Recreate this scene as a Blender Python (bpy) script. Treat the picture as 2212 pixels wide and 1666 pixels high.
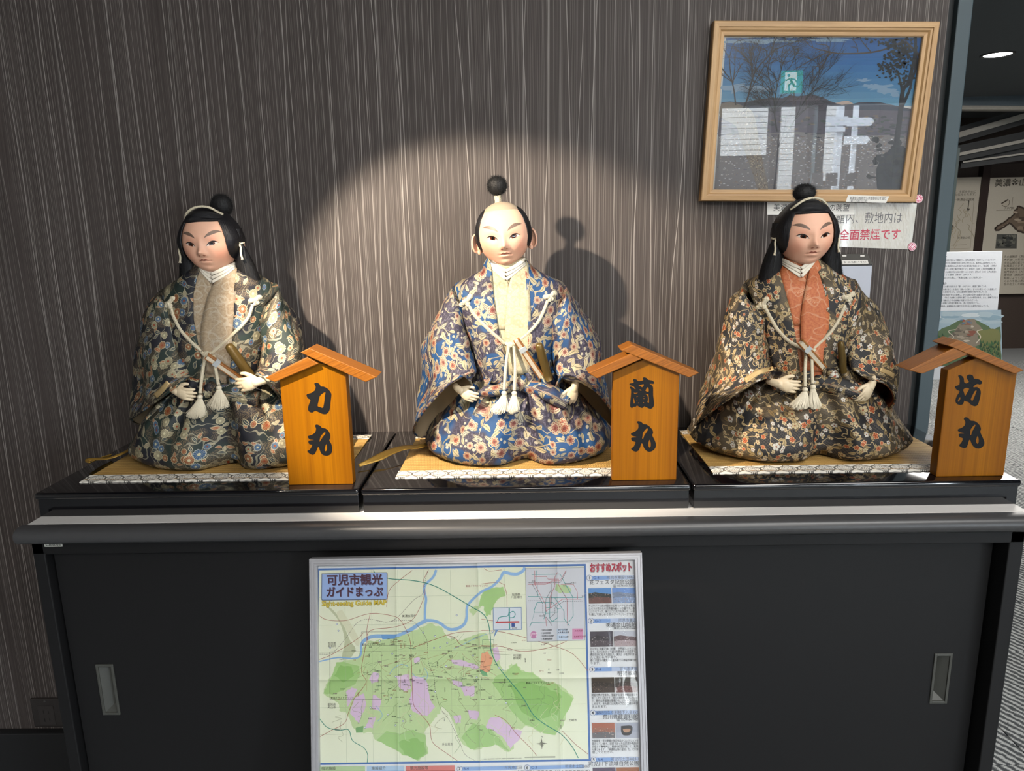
import bpy, bmesh, math, random
import numpy as np
from mathutils import Vector, Matrix, noise
from mathutils.bvhtree import BVHTree
from mathutils.geometry import tessellate_polygon

S = bpy.context.scene
COL = S.collection
for o in list(bpy.data.objects):
    bpy.data.objects.remove(o)

# ------------------------------------------------------------------ camera
W2, H2, FPX = 1106.0, 833.0, 1551.0
CAM = np.array([0.008, -1.581, 1.3665])
def _rot(p, r, y):
    cp, sp = math.cos(p), math.sin(p); cy, sy = math.cos(y), math.sin(y); cr, sr = math.cos(r), math.sin(r)
    fwd = np.array([sy*cp, cy*cp, -sp]); right = np.array([cy, -sy, 0.0]); down = np.cross(fwd, right)
    return np.array([cr*right+sr*down, -sr*right+cr*down, fwd])
RM = _rot(.2117, .0198, -.0178)
def at(x, y, Y=None, Z=None, X=None):
    """world point seen at photograph pixel (x, y) on the plane Y=.., Z=.. or X=.."""
    d = np.array([(x-W2)/FPX, (y-H2)/FPX, 1.0]) @ RM
    if Y is not None: t = (Y-CAM[1])/d[1]
    elif Z is not None: t = (Z-CAM[2])/d[2]
    else: t = (X-CAM[0])/d[0]
    return CAM+t*d
cd = bpy.data.cameras.new('camera'); cam = bpy.data.objects.new('camera', cd); COL.objects.link(cam)
cd.sensor_width = 36.0; cd.lens = 36.0*FPX/2212.0; cd.clip_start = .02; cd.clip_end = 100
m = Matrix(((RM[0][0], -RM[1][0], -RM[2][0], CAM[0]), (RM[0][1], -RM[1][1], -RM[2][1], CAM[1]), (RM[0][2], -RM[1][2], -RM[2][2], CAM[2]), (0, 0, 0, 1)))
cam.matrix_world = m
S.camera = cam

# ------------------------------------------------------------------ light and exposure
S.view_settings.view_transform = 'Standard'; S.view_settings.look = 'None'
S.view_settings.exposure = 0.0; S.view_settings.gamma = 1.0; S.view_settings.use_curve_mapping = False
w = bpy.data.worlds.new('sky'); S.world = w; w.use_nodes = True
bg = w.node_tree.nodes['Background']; bg.inputs[0].default_value = (.80, .90, 1.0, 1); bg.inputs[1].default_value = 32.0
def light(name, kind, loc, energy, color, to=None, **k):
    d = bpy.data.lights.new(name, kind); d.energy = energy; d.color = color
    for a, b in k.items(): setattr(d, a, b)
    o = bpy.data.objects.new(name, d); COL.objects.link(o); o.location = loc
    if to is not None:
        o.rotation_euler = (Vector(to)-Vector(loc)).to_track_quat('-Z', 'Y').to_euler()
    return o
# exhibition spotlight on the ceiling track, warm, from the upper left
SPOT = light('ceiling_spotlight', 'SPOT', (-.62, -.90, 1.77), 158, (1.0, .85, .68), to=(-.01, 0, 1.03), spot_size=math.radians(49), spot_blend=.35, shadow_soft_size=.014)
# unseen fill lamps without fixtures, added to brighten the display and the gallery
HALL = light('hall_fill_lamp', 'AREA', (1.35, -1.45, 2.66), 40, (1.0, .98, .95), to=(1.35, -1.45, 0), shape='RECTANGLE', size=1.2, size_y=.9)
LOBBY = light('lobby_fill_lamp', 'AREA', (.6, -3.3, 2.66), 118, (1.0, .96, .91), to=(.6, -3.3, 0), shape='RECTANGLE', size=1.3, size_y=1.8)  # added behind the viewer for more frontal light on dolls and map
GAL = light('gallery_fill_lamp', 'AREA', (3.6, 3.2, 2.40), 150, (1.0, .96, .9), to=(3.6, 3.2, 0), shape='RECTANGLE', size=2.2, size_y=2.2)  # unseen area lamp, added to lift the gallery and its board
# openings of the glazed front, so that the sky outside is sampled through them
for i, x in enumerate((1.235, 2.17, 3.085, 4.075)):
    p = light('window_portal', 'AREA', (x, -5.02, 1.2), 1, (1, 1, 1), to=(x, 0, 1.2), shape='RECTANGLE', size=.95, size_y=2.36); p.data.cycles.is_portal = True

# ------------------------------------------------------------------ colour and materials
def lin(c):
    if isinstance(c, str):
        c = c.lstrip('#'); c = [int(c[i:i+2], 16)/255 for i in (0, 2, 4)]
    else:
        c = [v/255 for v in c]
    return tuple((v/12.92 if v <= .04045 else ((v+.055)/1.055)**2.4) for v in c)
class Vv:
    """a shader value: lets node maths be written as plain expressions"""
    def __init__(s, g, sock): s.g, s.s = g, sock
    def __add__(s, o): return s.g.m('ADD', s, o)
    __radd__ = __add__
    def __sub__(s, o): return s.g.m('SUBTRACT', s, o)
    def __rsub__(s, o): return s.g.m('SUBTRACT', o, s)
    def __mul__(s, o): return s.g.m('MULTIPLY', s, o)
    __rmul__ = __mul__
    def __truediv__(s, o): return s.g.m('DIVIDE', s, o)
    def __lt__(s, o): return s.g.m('LESS_THAN', s, o)
    def __gt__(s, o): return s.g.m('GREATER_THAN', s, o)
    def abs(s): return s.g.m('ABSOLUTE', s)
    def sin(s): return s.g.m('SINE', s)
    def cos(s): return s.g.m('COSINE', s)
    def floor(s): return s.g.m('FLOOR', s)
    def fract(s): return s.g.m('FRACT', s)
    def sqrt(s): return s.g.m('SQRT', s)
    def pow(s, p): return s.g.m('POWER', s, p)
    def max(s, o): return s.g.m('MAXIMUM', s, o)
    def min(s, o): return s.g.m('MINIMUM', s, o)
class G:
    def __init__(s, name):
        s.mat = bpy.data.materials.new(name); s.mat.use_nodes = True; s.nt = s.mat.node_tree; s.nt.nodes.clear()
        s.out = s.nt.nodes.new('ShaderNodeOutputMaterial')
    def n(s, t): return s.nt.nodes.new(t)
    def put(s, sock, v):
        if isinstance(v, Vv): s.nt.links.new(v.s, sock)
        elif isinstance(v, (int, float)):
            try: sock.default_value = v
            except TypeError: sock.default_value = (v, v, v)
        else:
            v = tuple(v)
            if len(sock.default_value) == 4 and len(v) == 3: v = v+(1,)
            sock.default_value = v
    def m(s, op, a, b=0.0, clamp=False):
        n = s.n('ShaderNodeMath'); n.operation = op; n.use_clamp = clamp
        s.put(n.inputs[0], a); s.put(n.inputs[1], b); return Vv(s, n.outputs[0])
    def at2(s, y, x): return s.m('ARCTAN2', y, x)
    def ss(s, v, a, b):
        n = s.n('ShaderNodeMapRange'); n.interpolation_type = 'SMOOTHSTEP'
        s.put(n.inputs[0], v); s.put(n.inputs[1], a); s.put(n.inputs[2], b); return Vv(s, n.outputs[0])
    def coord(s, kind='UV'):
        n = s.n('ShaderNodeTexCoord'); return Vv(s, n.outputs[kind])
    def sep(s, v):
        n = s.n('ShaderNodeSeparateXYZ'); s.put(n.inputs[0], v); return [Vv(s, n.outputs[i]) for i in range(3)]
    def comb(s, x, y, z=0.0):
        n = s.n('ShaderNodeCombineXYZ'); s.put(n.inputs[0], x); s.put(n.inputs[1], y); s.put(n.inputs[2], z); return Vv(s, n.outputs[0])
    def vm(s, op, a, b=(0, 0, 0), sc=None):
        n = s.n('ShaderNodeVectorMath'); n.operation = op; s.put(n.inputs[0], a); s.put(n.inputs[1], b)
        if sc is not None: s.put(n.inputs['Scale'], sc)
        return Vv(s, n.outputs['Value' if op in ('LENGTH', 'DOT_PRODUCT', 'DISTANCE') else 'Vector'])
    def noise(s, v, scale, detail=2.0, rough=.5, dim='3D', col=False):
        n = s.n('ShaderNodeTexNoise'); n.noise_dimensions = dim; s.put(n.inputs['Vector'], v)
        s.put(n.inputs['Scale'], scale); s.put(n.inputs['Detail'], detail); s.put(n.inputs['Roughness'], rough)
        return Vv(s, n.outputs[1 if col else 0])
    def vor(s, v, scale, rnd=1.0, feat='F1', dim='2D'):
        n = s.n('ShaderNodeTexVoronoi'); n.voronoi_dimensions = dim; n.feature = feat
        s.put(n.inputs['Vector'], v); s.put(n.inputs['Scale'], scale); s.put(n.inputs['Randomness'], rnd)
        return {k: Vv(s, n.outputs[k]) for k in ('Distance', 'Color', 'Position') if k in n.outputs}
    def mix(s, f, a, b):
        n = s.n('ShaderNodeMix'); n.data_type = 'RGBA'; n.clamp_factor = True
        s.put(n.inputs[0], f); s.put(n.inputs[6], a); s.put(n.inputs[7], b); return Vv(s, n.outputs[2])
    def attr(s, name):
        n = s.n('ShaderNodeVertexColor'); n.layer_name = name; return Vv(s, n.outputs[0])
    def bump(s, h, strength=.3, dist=.002):
        n = s.n('ShaderNodeBump'); s.put(n.inputs['Height'], h); n.inputs['Strength'].default_value = strength
        n.inputs['Distance'].default_value = dist; return Vv(s, n.outputs[0])
    def bsdf(s, color, rough=.5, metal=0.0, normal=None, **k):
        n = s.n('ShaderNodeBsdfPrincipled'); s.put(n.inputs['Base Color'], color); s.put(n.inputs['Roughness'], rough); s.put(n.inputs['Metallic'], metal)
        if normal is not None: s.put(n.inputs['Normal'], normal)
        for a, b in k.items(): s.put(n.inputs[a.replace('_', ' ')], b)
        s.nt.links.new(n.outputs[0], s.out.inputs[0]); s.mat.diffuse_color = (.5, .5, .5, 1); return s.mat
def flat(name, color, rough=.5, metal=0.0, vary=.12, scale=60.0, bump=0.0, **k):
    """plain surface with a little procedural mottling and grain"""
    g = G(name); c = lin(color) if (isinstance(color, str) or max(color) > 1.0) else color
    v = g.noise(g.coord('Object'), scale, 3)
    col = g.mix(v, tuple(x*(1-vary) for x in c), tuple(min(1, x*(1+vary)) for x in c))
    nm = g.bump(v, bump, .001) if bump else None
    return g.bsdf(col, rough, metal, nm, **k)
def emit(name, color, strength):
    g = G(name); n = g.n('ShaderNodeEmission'); g.put(n.inputs[0], color); n.inputs[1].default_value = strength
    g.nt.links.new(n.outputs[0], g.out.inputs[0]); return g.mat

# ------------------------------------------------------------------ object helpers
def tag(o, label=None, cat=None, group=None, kind=None):
    if label: o['label'] = label
    if cat: o['category'] = cat
    if group: o['group'] = group
    if kind: o['kind'] = kind
    return o
def thing(name, loc, label, cat, group=None):
    o = bpy.data.objects.new(name, None); o.empty_display_size = .05; COL.objects.link(o); o.location = loc
    return tag(o, label, cat, group)
def origin(o):
    v = Vector((0, 0, 0))
    while o is not None: v += Vector(o.location); o = o.parent
    return v
def mo(name, verts, faces, mats, parent=None, smooth=False, uv=None, fm=None, cols=None, kind=None):
    """link one mesh object; verts in world coordinates, uv per vertex, cols per face"""
    me = bpy.data.meshes.new(name)
    v = np.asarray(verts, float).reshape(-1, 3)
    if parent is not None: v = v-np.array(origin(parent))
    me.from_pydata(v.tolist(), [], [tuple(int(i) for i in f) for f in faces])
    for mt in (mats if isinstance(mats, (list, tuple)) else [mats]): me.materials.append(mt)
    if fm is not None: me.polygons.foreach_set('material_index', np.asarray(fm, np.int32))
    if smooth: me.polygons.foreach_set('use_smooth', np.ones(len(me.polygons), bool))
    if uv is not None or cols is not None:
        li = np.empty(len(me.loops), np.int32); me.loops.foreach_get('vertex_index', li)
    if uv is not None:
        l = me.uv_layers.new(name='UVMap'); l.data.foreach_set('uv', np.asarray(uv, np.float32)[li].ravel())
    if cols is not None:
        a = me.color_attributes.new('Col', 'FLOAT_COLOR', 'CORNER'); cc = np.ones((len(me.loops), 4), np.float32)
        tot = np.empty(len(me.polygons), np.int32); me.polygons.foreach_get('loop_total', tot)
        cc[:, :3] = np.repeat(np.asarray(cols, np.float32), tot, axis=0); a.data.foreach_set('color', cc.ravel())
    me.validate(); me.update()
    o = bpy.data.objects.new(name, me); COL.objects.link(o)
    if parent is not None: o.parent = parent
    if kind: o['kind'] = kind
    return o
class MB:
    """mesh buffer: collects shapes for ONE object"""
    def __init__(s): s.v, s.f, s.m = [], [], []
    def add(s, v, f, mi=0):
        b = sum(len(x) for x in s.v); s.v.append(np.asarray(v, float).reshape(-1, 3))
        s.f += [tuple(i+b for i in q) for q in f]; s.m += [mi]*len(f); return s
    def box(s, lo, hi, bev=0.0, mi=0, seg=2, mat=None):
        bm = bmesh.new(); bmesh.ops.create_cube(bm, size=1)
        lo, hi = np.array(lo, float), np.array(hi, float)
        for q in bm.verts: q.co = Vector(((lo+hi)/2+np.array(q.co)*(hi-lo)))
        if bev: bmesh.ops.bevel(bm, geom=bm.edges[:], offset=bev, segments=seg, profile=.5, affect='EDGES')
        if mat is not None: bm.transform(mat)
        bm.verts.index_update()
        s.add([q.co[:] for q in bm.verts], [[q.index for q in f.verts] for f in bm.faces], mi); bm.free(); return s
    def prism(s, poly, y0, y1, mi=0):
        """polygon in (x, z) extruded from Y=y0 to y1"""
        n = len(poly); v = [(x, y0, z) for x, z in poly]+[(x, y1, z) for x, z in poly]
        f = [tuple(range(n))[::-1], tuple(range(n, 2*n))]+[(i, (i+1) % n, n+(i+1) % n, n+i) for i in range(n)]
        return s.add(v, f, mi)
    def tube(s, pts, r, n=10, mi=0, cap=True):
        v, f, _ = tube_grid(pts, r, n); 
        return s.add(v, f+([tuple(range(n))[::-1], tuple(range(len(v)-n, len(v)))] if cap else []), mi)
    def sphere(s, c, r, nu=16, nv=10, mi=0):
        r = np.array(r if hasattr(r, '__len__') else (r, r, r)); v = [];
        for j in range(nv+1):
            t = math.pi*j/nv
            for i in range(nu):
                a = 2*math.pi*i/nu; v.append(np.array(c)+r*np.array([math.sin(t)*math.cos(a), math.sin(t)*math.sin(a), math.cos(t)]))
        f = [(j*nu+i, (j+1)*nu+i, (j+1)*nu+(i+1) % nu, j*nu+(i+1) % nu) for j in range(nv) for i in range(nu)]
        return s.add(v, f, mi)
    def obj(s, name, mats, parent=None, smooth=False, kind=None):
        return mo(name, np.concatenate(s.v), s.f, mats, parent, smooth, fm=s.m, kind=kind)
def tube_grid(pts, r, n=10):
    pts = np.asarray(pts, float); k = len(pts); r = np.broadcast_to(np.asarray(r, float), (k,))
    t = np.gradient(pts, axis=0); t /= np.maximum(1e-9, np.linalg.norm(t, axis=1))[:, None]
    u = np.cross(t[0], (0, 0, 1.0)); 
    if np.linalg.norm(u) < .1: u = np.cross(t[0], (0, 1.0, 0))
    v = []; uv = []; acc = 0
    for i in range(k):
        u = u-t[i]*(u@t[i]); u /= np.linalg.norm(u); w_ = np.cross(t[i], u)
        if i: acc += np.linalg.norm(pts[i]-pts[i-1])
        for j in range(n):
            a = 2*math.pi*j/n; v.append(pts[i]+r[i]*(u*math.cos(a)+w_*math.sin(a))); uv.append((j/n*2*math.pi*r[i], acc))
    f = [(i*n+j, i*n+(j+1) % n, (i+1)*n+(j+1) % n, (i+1)*n+j) for i in range(k-1) for j in range(n)]
    return v, f, uv
def cr(P, n):
    """Catmull-Rom through control points P (k x d), n samples per span"""
    P = np.asarray(P, float); k = len(P); Q = np.concatenate([2*P[:1]-P[1:2], P, 2*P[-1:]-P[-2:-1]]); out = []
    for i in range(k-1):
        a, b, c, d = Q[i:i+4]
        for j in range(n):
            t = j/n; out.append(.5*((2*b)+(c-a)*t+(2*a-5*b+4*c-d)*t*t+(3*b-a-3*c+d)*t**3))
    out.append(P[-1]); return np.array(out)
def shade_smooth(o, ang=None):
    o.data.polygons.foreach_set('use_smooth', np.ones(len(o.data.polygons), bool))
    if ang: 
        md = o.modifiers.new('ws', 'EDGE_SPLIT'); md.split_angle = math.radians(ang)

# ------------------------------------------------------------------ text and flat print
_gl = {}
def glyphs(text, bold=0.0, res=3):
    key = (text, bold, res)
    if key not in _gl:
        c = bpy.data.curves.new('t', 'FONT'); c.body = text; c.size = 1.0; c.resolution_u = res; c.offset = bold; c.fill_mode = 'FRONT' if hasattr(c, 'fill_mode') else c.fill_mode
        o = bpy.data.objects.new('t', c); COL.objects.link(o)
        me = bpy.data.meshes.new_from_object(o.evaluated_get(bpy.context.evaluated_depsgraph_get()))
        v = np.empty(len(me.vertices)*3, np.float32); me.vertices.foreach_get('co', v); v = v.reshape(-1, 3)[:, :2].astype(float)
        f = [tuple(p.vertices) for p in me.polygons]
        bpy.data.objects.remove(o); bpy.data.curves.remove(c); bpy.data.meshes.remove(me)
        _gl[key] = (v, f)
    return _gl[key]
class Print:
    """flat print on a plane: polygons, strokes and lettering, in 2D (u right, v up), stacked in thin layers"""
    def __init__(s, o, u, v, n, to2d, step=.00012): s.o, s.u, s.vv, s.n, s.to2d, s.step = [np.array(q, float) for q in (o, u, v, n)]+[to2d, step]; s.v, s.f, s.c = [], [], []; s.nv = 0
    def raw(s, p, faces, col, layer):
        p = np.asarray(p, float).reshape(-1, 2)
        s.k = getattr(s, 'k', 0)+1; s.v.append(s.o+p[:, :1]*s.u+p[:, 1:2]*s.vv+s.n*((layer+(s.k % 17)/20)*s.step))
        s.f += [tuple(i+s.nv for i in q) for q in faces]; s.c += [lin(col)]*len(faces); s.nv += len(p)
    def P(s, pts): return np.array([s.to2d(*q) for q in pts])
    def poly(s, pts, col, layer, smooth=0, two=False):
        p = np.asarray(pts, float) if two else s.P(pts)
        if smooth: p = cr(np.concatenate([p, p[:1]]), smooth)[:-1]
        tr = tessellate_polygon([[Vector((a, b, 0)) for a, b in p]])
        fs = []
        for t in tr:
            a, b, c = [p[i] for i in t]
            fs.append(t if (b[0]-a[0])*(c[1]-a[1])-(b[1]-a[1])*(c[0]-a[0]) > 0 else t[::-1])
        s.raw(p, fs, col, layer)
    def rect(s, x0, y0, x1, y1, col, layer): s.poly([(x0, y1), (x1, y1), (x1, y0), (x0, y0)], col, layer)
    def line(s, pts, width, col, layer, smooth=0, two=False, dash=None, closed=False):
        """width in metres (or one per point)"""
        p = np.asarray(pts, float) if two else s.P(pts)
        wd = np.broadcast_to(np.asarray(width, float), (len(p),))
        if closed: p = np.concatenate([p, p[:1]]); wd = np.concatenate([wd, wd[:1]])
        if smooth: q = cr(np.column_stack([p, wd]), smooth); p, wd = q[:, :2], q[:, 2]
        if dash:
            d = np.concatenate([[0], np.cumsum(np.linalg.norm(np.diff(p, axis=0), axis=1))]); L = d[-1]; x = 0
            while x < L:
                e = np.array([x, min(L, x+dash[0])]); s.line(np.column_stack([np.interp(e, d, p[:, 0]), np.interp(e, d, p[:, 1])]), width if np.isscalar(width) else wd[0], col, layer, two=True); x += dash[0]+dash[1]
            return
        t = np.gradient(p, axis=0); t /= np.maximum(1e-9, np.linalg.norm(t, axis=1))[:, None]; nn = np.column_stack([-t[:, 1], t[:, 0]])*wd[:, None]/2
        k = len(p); s.raw(np.concatenate([p-nn, p+nn]), [(i, i+1, k+i+1, k+i) for i in range(k-1)], col, layer)
    def disc(s, x, y, r, col, layer, n=20):
        c = s.to2d(x, y); a = np.arange(n)*2*math.pi/n; s.raw(np.column_stack([c[0]+r*np.cos(a), c[1]+r*np.sin(a)]), [tuple(range(n))], col, layer)
    def text(s, txt, x, y, size, col, layer, align='l', bold=0.0, x2=None, res=2, sx=1.0, rot=0.0):
        """(x, y) = baseline anchor; size = em in metres; x2 = stretch to end there"""
        heavy = bold if bold > .014 else 0
        v, f = glyphs(txt, bold if not heavy else .010, res)
        if not f: return
        c = np.array(s.to2d(x, y)); wdt = v[:, 0].max()*size*sx
        if x2 is not None:
            e = np.array(s.to2d(*x2)); L = np.linalg.norm(e-c); sx *= L/wdt; d = (e-c)/L; wdt = L
        else: d = np.array([math.cos(rot), math.sin(rot)])
        q = np.array([-d[1], d[0]]); off = {'l': 0, 'r': -wdt, 'c': -wdt/2}[align]
        p = c+(v[:, :1]*size*sx+off)*d+v[:, 1:2]*size*q
        if not heavy: s.raw(p, f, col, layer)
        else:
            for i, (a, b) in enumerate(((-1, -1), (1, -1), (1, 1), (-1, 1))): s.raw(p+(a*d+b*q)*size*heavy*.75, f, col, layer+i*.2)
    def obj(s, name, mat, parent): return mo(name, np.concatenate(s.v), s.f, mat, parent, cols=s.c)
def print_mat(name, rough=.35, grain=.06, scale=400, gain=1.0, **k):
    g = G(name); c = g.attr('Col'); n = g.noise(g.coord('Object'), scale, 2)
    col = g.mix(n, g.vm('SCALE', c, sc=gain*(1-grain)), g.vm('SCALE', c, sc=gain*(1+grain)))
    return g.bsdf(col, rough, 0, None, **k)
PRINT = print_mat('printed_paper', .4)
INK = print_mat('printed_ink', .5, .03)

# ------------------------------------------------------------------ setting materials
def wallpaper():
    g = G('streaked_brown_wallpaper'); x, y, z = g.sep(g.coord('Object'))
    xs = x+(g.noise(g.comb(x*7.0, 0.0, z*.9), 1.0, 1)-.5)*.07
    fine = g.noise(g.comb(xs*1000.0, 3.0, z*5.0), 1.0, 2, .7); mid = g.noise(g.comb(xs*420.0, 9.0, z*3.0), 1.0, 1); wide = g.noise(g.comb(x*30.0, 5.0, z*.8), 1.0, 1)
    f = g.ss(fine*.62+mid*.38, .35, .65); base = g.mix(f, lin('#342e2b'), lin('#4a4340')); base = g.mix(g.ss(wide, .3, .7)*.25, base, lin('#332e2b'))
    def strands(cells, seed, wid, thr, amt):
        q = x*cells; i = q.floor(); f = q.fract()
        n = g.n('ShaderNodeTexWhiteNoise'); n.noise_dimensions = '1D'; g.put(n.inputs['W'], i+seed); r = Vv(g, n.outputs[0])
        wob = g.noise(g.comb(i*7.31, seed, z*1.25), 1.0, 1.5); seg = g.noise(g.comb(i*3.7, seed+9, z*2.4), 1.0, 1)
        d = (f-.5-(wob-.5)*1.5).abs()*(1.0/cells)
        return (1-g.ss(d, wid*.45, wid))*(r > thr)*(g.ss(seg, .25, .6)*.75+.25)*amt
    l1 = strands(22.0, 1.7, .0011, .05, .8).max(strands(27.0, 55.3, .0010, .1, .7)); l2 = strands(83.0, 31.1, .0007, .3, .45); l3 = strands(210.0, 77.7, .0005, .35, .25)
    lines = l1.max(l2).max(l3)
    col = g.mix(lines, base, lin('#938d88'))
    return g.bsdf(col, .62, 0, g.bump(fine+lines, .2, .0006), Specular_IOR_Level=.3)
WALLPAPER = wallpaper()
def carpet():
    g = G('grey_loop_carpet'); x, y, z = g.sep(g.coord('Object'))
    w1 = ((x+y*.6)*260.0+g.noise(g.comb(x, y, 0), 60, 2)*5.0).sin(); n = g.noise(g.comb(x*1.0, y*2.2, 0), 240, 3, .7)
    f = g.ss(w1*.22+n, .38, .72); col = g.mix(f, lin('#4a4d4f'), lin('#b4b6b4'))
    return g.bsdf(col, .95, 0, g.bump(n+w1*.3, .5, .004), Specular_IOR_Level=.1)
CARPET = carpet()
PAINT_DARK = flat('dark_ceiling_paint', '#4c4f50', .9, vary=.06)
STEEL_TEAL = flat('grey_teal_painted_steel', '#36444a', .5, vary=.05, scale=20)
STEEL_DARK = flat('dark_teal_painted_steel', '#2c3838', .5)
WALL_PLAIN = flat('warm_grey_plaster', '#8b8680', .85, vary=.05, scale=9)
WOOD_BROWN = flat('dark_brown_wall_board', '#40352f', .6, vary=.2)

# ------------------------------------------------------------------ the room
WE = .884          # right end of the papered wall
mb = MB().box((-3.2, 0, 0), (WE-.012, .14, 2.72)); tag(mb.obj('wall_back', WALLPAPER), kind='structure')
GAPM = flat('dark_shadow_gap', '#14191b', .7); tag(MB().box((WE-.012, .004, 0), (WE, .145, 2.72)).obj('trim_13', GAPM), kind='structure')
mb = MB().box((WE, -.012, 0), (.9135, .15, 2.72), .002)
tag(mb.obj('trim_1', [STEEL_TEAL]), 'grey teal steel edge profile closing the papered wall', kind='structure')
mb = MB().box((.88, .15, 0), (.9, .30, 2.72)); tag(mb.obj('trim_2', STEEL_DARK), kind='structure')
mb = MB().box((-3.2, -.022, 0), (-.9, 0, .158), .003); tag(mb.obj('baseboard_back', flat('black_rubber_base', '#121213', .6)), kind='structure')
mb = MB().box((-3.3, -5.3, -.1), (9.0, 6.5, 0)); FLOOR = tag(mb.obj('floor', flat('grey_carpet_underlay', '#7d7f80', .95)), kind='structure')
tile = None; rnd = random.Random(3)
for i in range(1, 14):
    for j in range(-4, 13):
        cx, cy = .55+.5*i, -.72+.5*j
        if cy > 6.2 or (i < 2 and cy > 1.5 and False): continue
        if tile is None:
            t = MB().box((cx-.2488, cy-.2488, -.001), (cx+.2488, cy+.2488, .006), .0012, seg=1).obj('carpet_tile', CARPET, FLOOR); tile = (t, cx, cy)
        else:
            t = tile[0].copy(); COL.objects.link(t); t.location = (cx-tile[1], cy-tile[2], rnd.uniform(-.0006, .0006))
mb = MB().box((-3.3, -5.3, 2.72), (9.0, 6.6, 2.85)); CEIL = tag(mb.obj('ceiling', PAINT_DARK), kind='structure')
mb = MB().box((-3.3, -5.3, 0), (-3.2, .14, 2.72)); tag(mb.obj('wall_left', WALL_PLAIN), kind='structure')
mb = MB().box((9.0, -5.3, 0), (9.1, 6.6, 2.72)); tag(mb.obj('wall_right', WALL_PLAIN), kind='structure')
mb = MB().box((-3.2, .14, 0), (-3.1, 6.5, 2.72)); tag(mb.obj('wall_side', WALL_PLAIN), kind='structure')
mb = MB().box((-3.3, 6.3, 0), (9.0, 6.5, 2.72)); tag(mb.obj('wall_far', WOOD_BROWN), kind='structure')
# glazed front behind the camera
FR = -5.0
mb = MB().box((-3.3, FR-.2, 0), (.75, FR, 2.72)).box((4.6, FR-.2, 0), (9.0, FR, 2.72)).box((.75, FR-.2, 2.42), (4.6, FR, 2.72))
tag(mb.obj('wall_front', WALL_PLAIN), kind='structure')
MULL = flat('teal_window_mullion', '#4d6063', .5)
k = 1
for a, b in ((.75, 1.72), (1.72, 2.62), (2.62, 3.55), (3.55, 4.6)):
    mb = MB().box((a, FR-.12, 0), (a+.035, FR-.04, 2.42)).box((b-.035, FR-.12, 0), (b, FR-.04, 2.42)).box((a, FR-.12, 0), (b, FR-.04, .05)).box((a, FR-.12, 2.38), (b, FR-.04, 2.42)).box((a, FR-.11, 1.42), (b, FR-.05, 1.46))
    tag(mb.obj('window_%d' % k, MULL), kind='structure'); k += 1
def _shape(s, loops, col, layer, smooth=3):
    """outline with holes"""
    L = []
    for l in loops:
        p = s.P(l)
        if smooth: p = cr(np.concatenate([p[-1:], p, p[:2]]), smooth)[smooth:-smooth-1]
        L.append(p)
    allp = np.concatenate(L); fs = []
    for t in tessellate_polygon([[Vector((a, b, 0)) for a, b in l] for l in L]):
        a, b, c = [allp[i] for i in t]
        fs.append(t if (b[0]-a[0])*(c[1]-a[1])-(b[1]-a[1])*(c[0]-a[0]) > 0 else t[::-1])
    s.raw(allp, fs, col, layer)
Print.shape = _shape

# ------------------------------------------------------------------ cabinet
BLACK_METAL = flat('black_powder_coated_steel', '#121213', .5, vary=.06, scale=300, bump=.02, Specular_IOR_Level=.3)
NOSE_METAL = flat('charcoal_table_edge', '#39393a', .35, vary=.05)
LAMINATE = flat('white_grey_laminate', '#bebcb9', .45, vary=.03)
HANDLE_GREY = flat('grey_pull_plastic', '#3d3e3a', .45)
CT = .88
cab = thing('storage_cabinet', (0, -.2, 0), 'low black steel cabinet with two sliding doors under the dolls', 'cabinet')
mb = MB().box((-.868, -.412, .02), (-.846, 0-.024, .85), .002).box((.843, -.412, .02), (.868, -.024, .85), .002)
mb.box((-.868, -.412, .822), (.868, -.36, .852), .002).box((-.868, -.412, .02), (.868, -.36, .07), .002).box((-.868, -.04, .02), (.868, -.024, .85)).box((-.86, -.40, .02), (.86, -.03, .05))
mb.obj('body', BLACK_METAL, cab)
mb = MB().box((-.868, -.413, .862), (.868, -.024, CT), .0012); mb.obj('worktop', LAMINATE, cab)
prof = [(-.418, .8798), (-.428, .8792), (-.436, .8765), (-.4405, .871), (-.4415, .864), (-.439, .857), (-.433, .852), (-.424, .8505), (-.40, .8505), (-.40, .8618), (-.4135, .8618), (-.4135, .8798)]
v = [(x, y, z) for x in (-.876, .876) for y, z in prof]; n = len(prof)
f = [tuple(range(n)), tuple(range(2*n-1, n-1, -1))]+[(i, n+i, n+(i+1) % n, (i+1) % n) for i in range(n)]
o = mo('edge_moulding', v, f, NOSE_METAL, cab); shade_smooth(o, 50)
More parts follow.
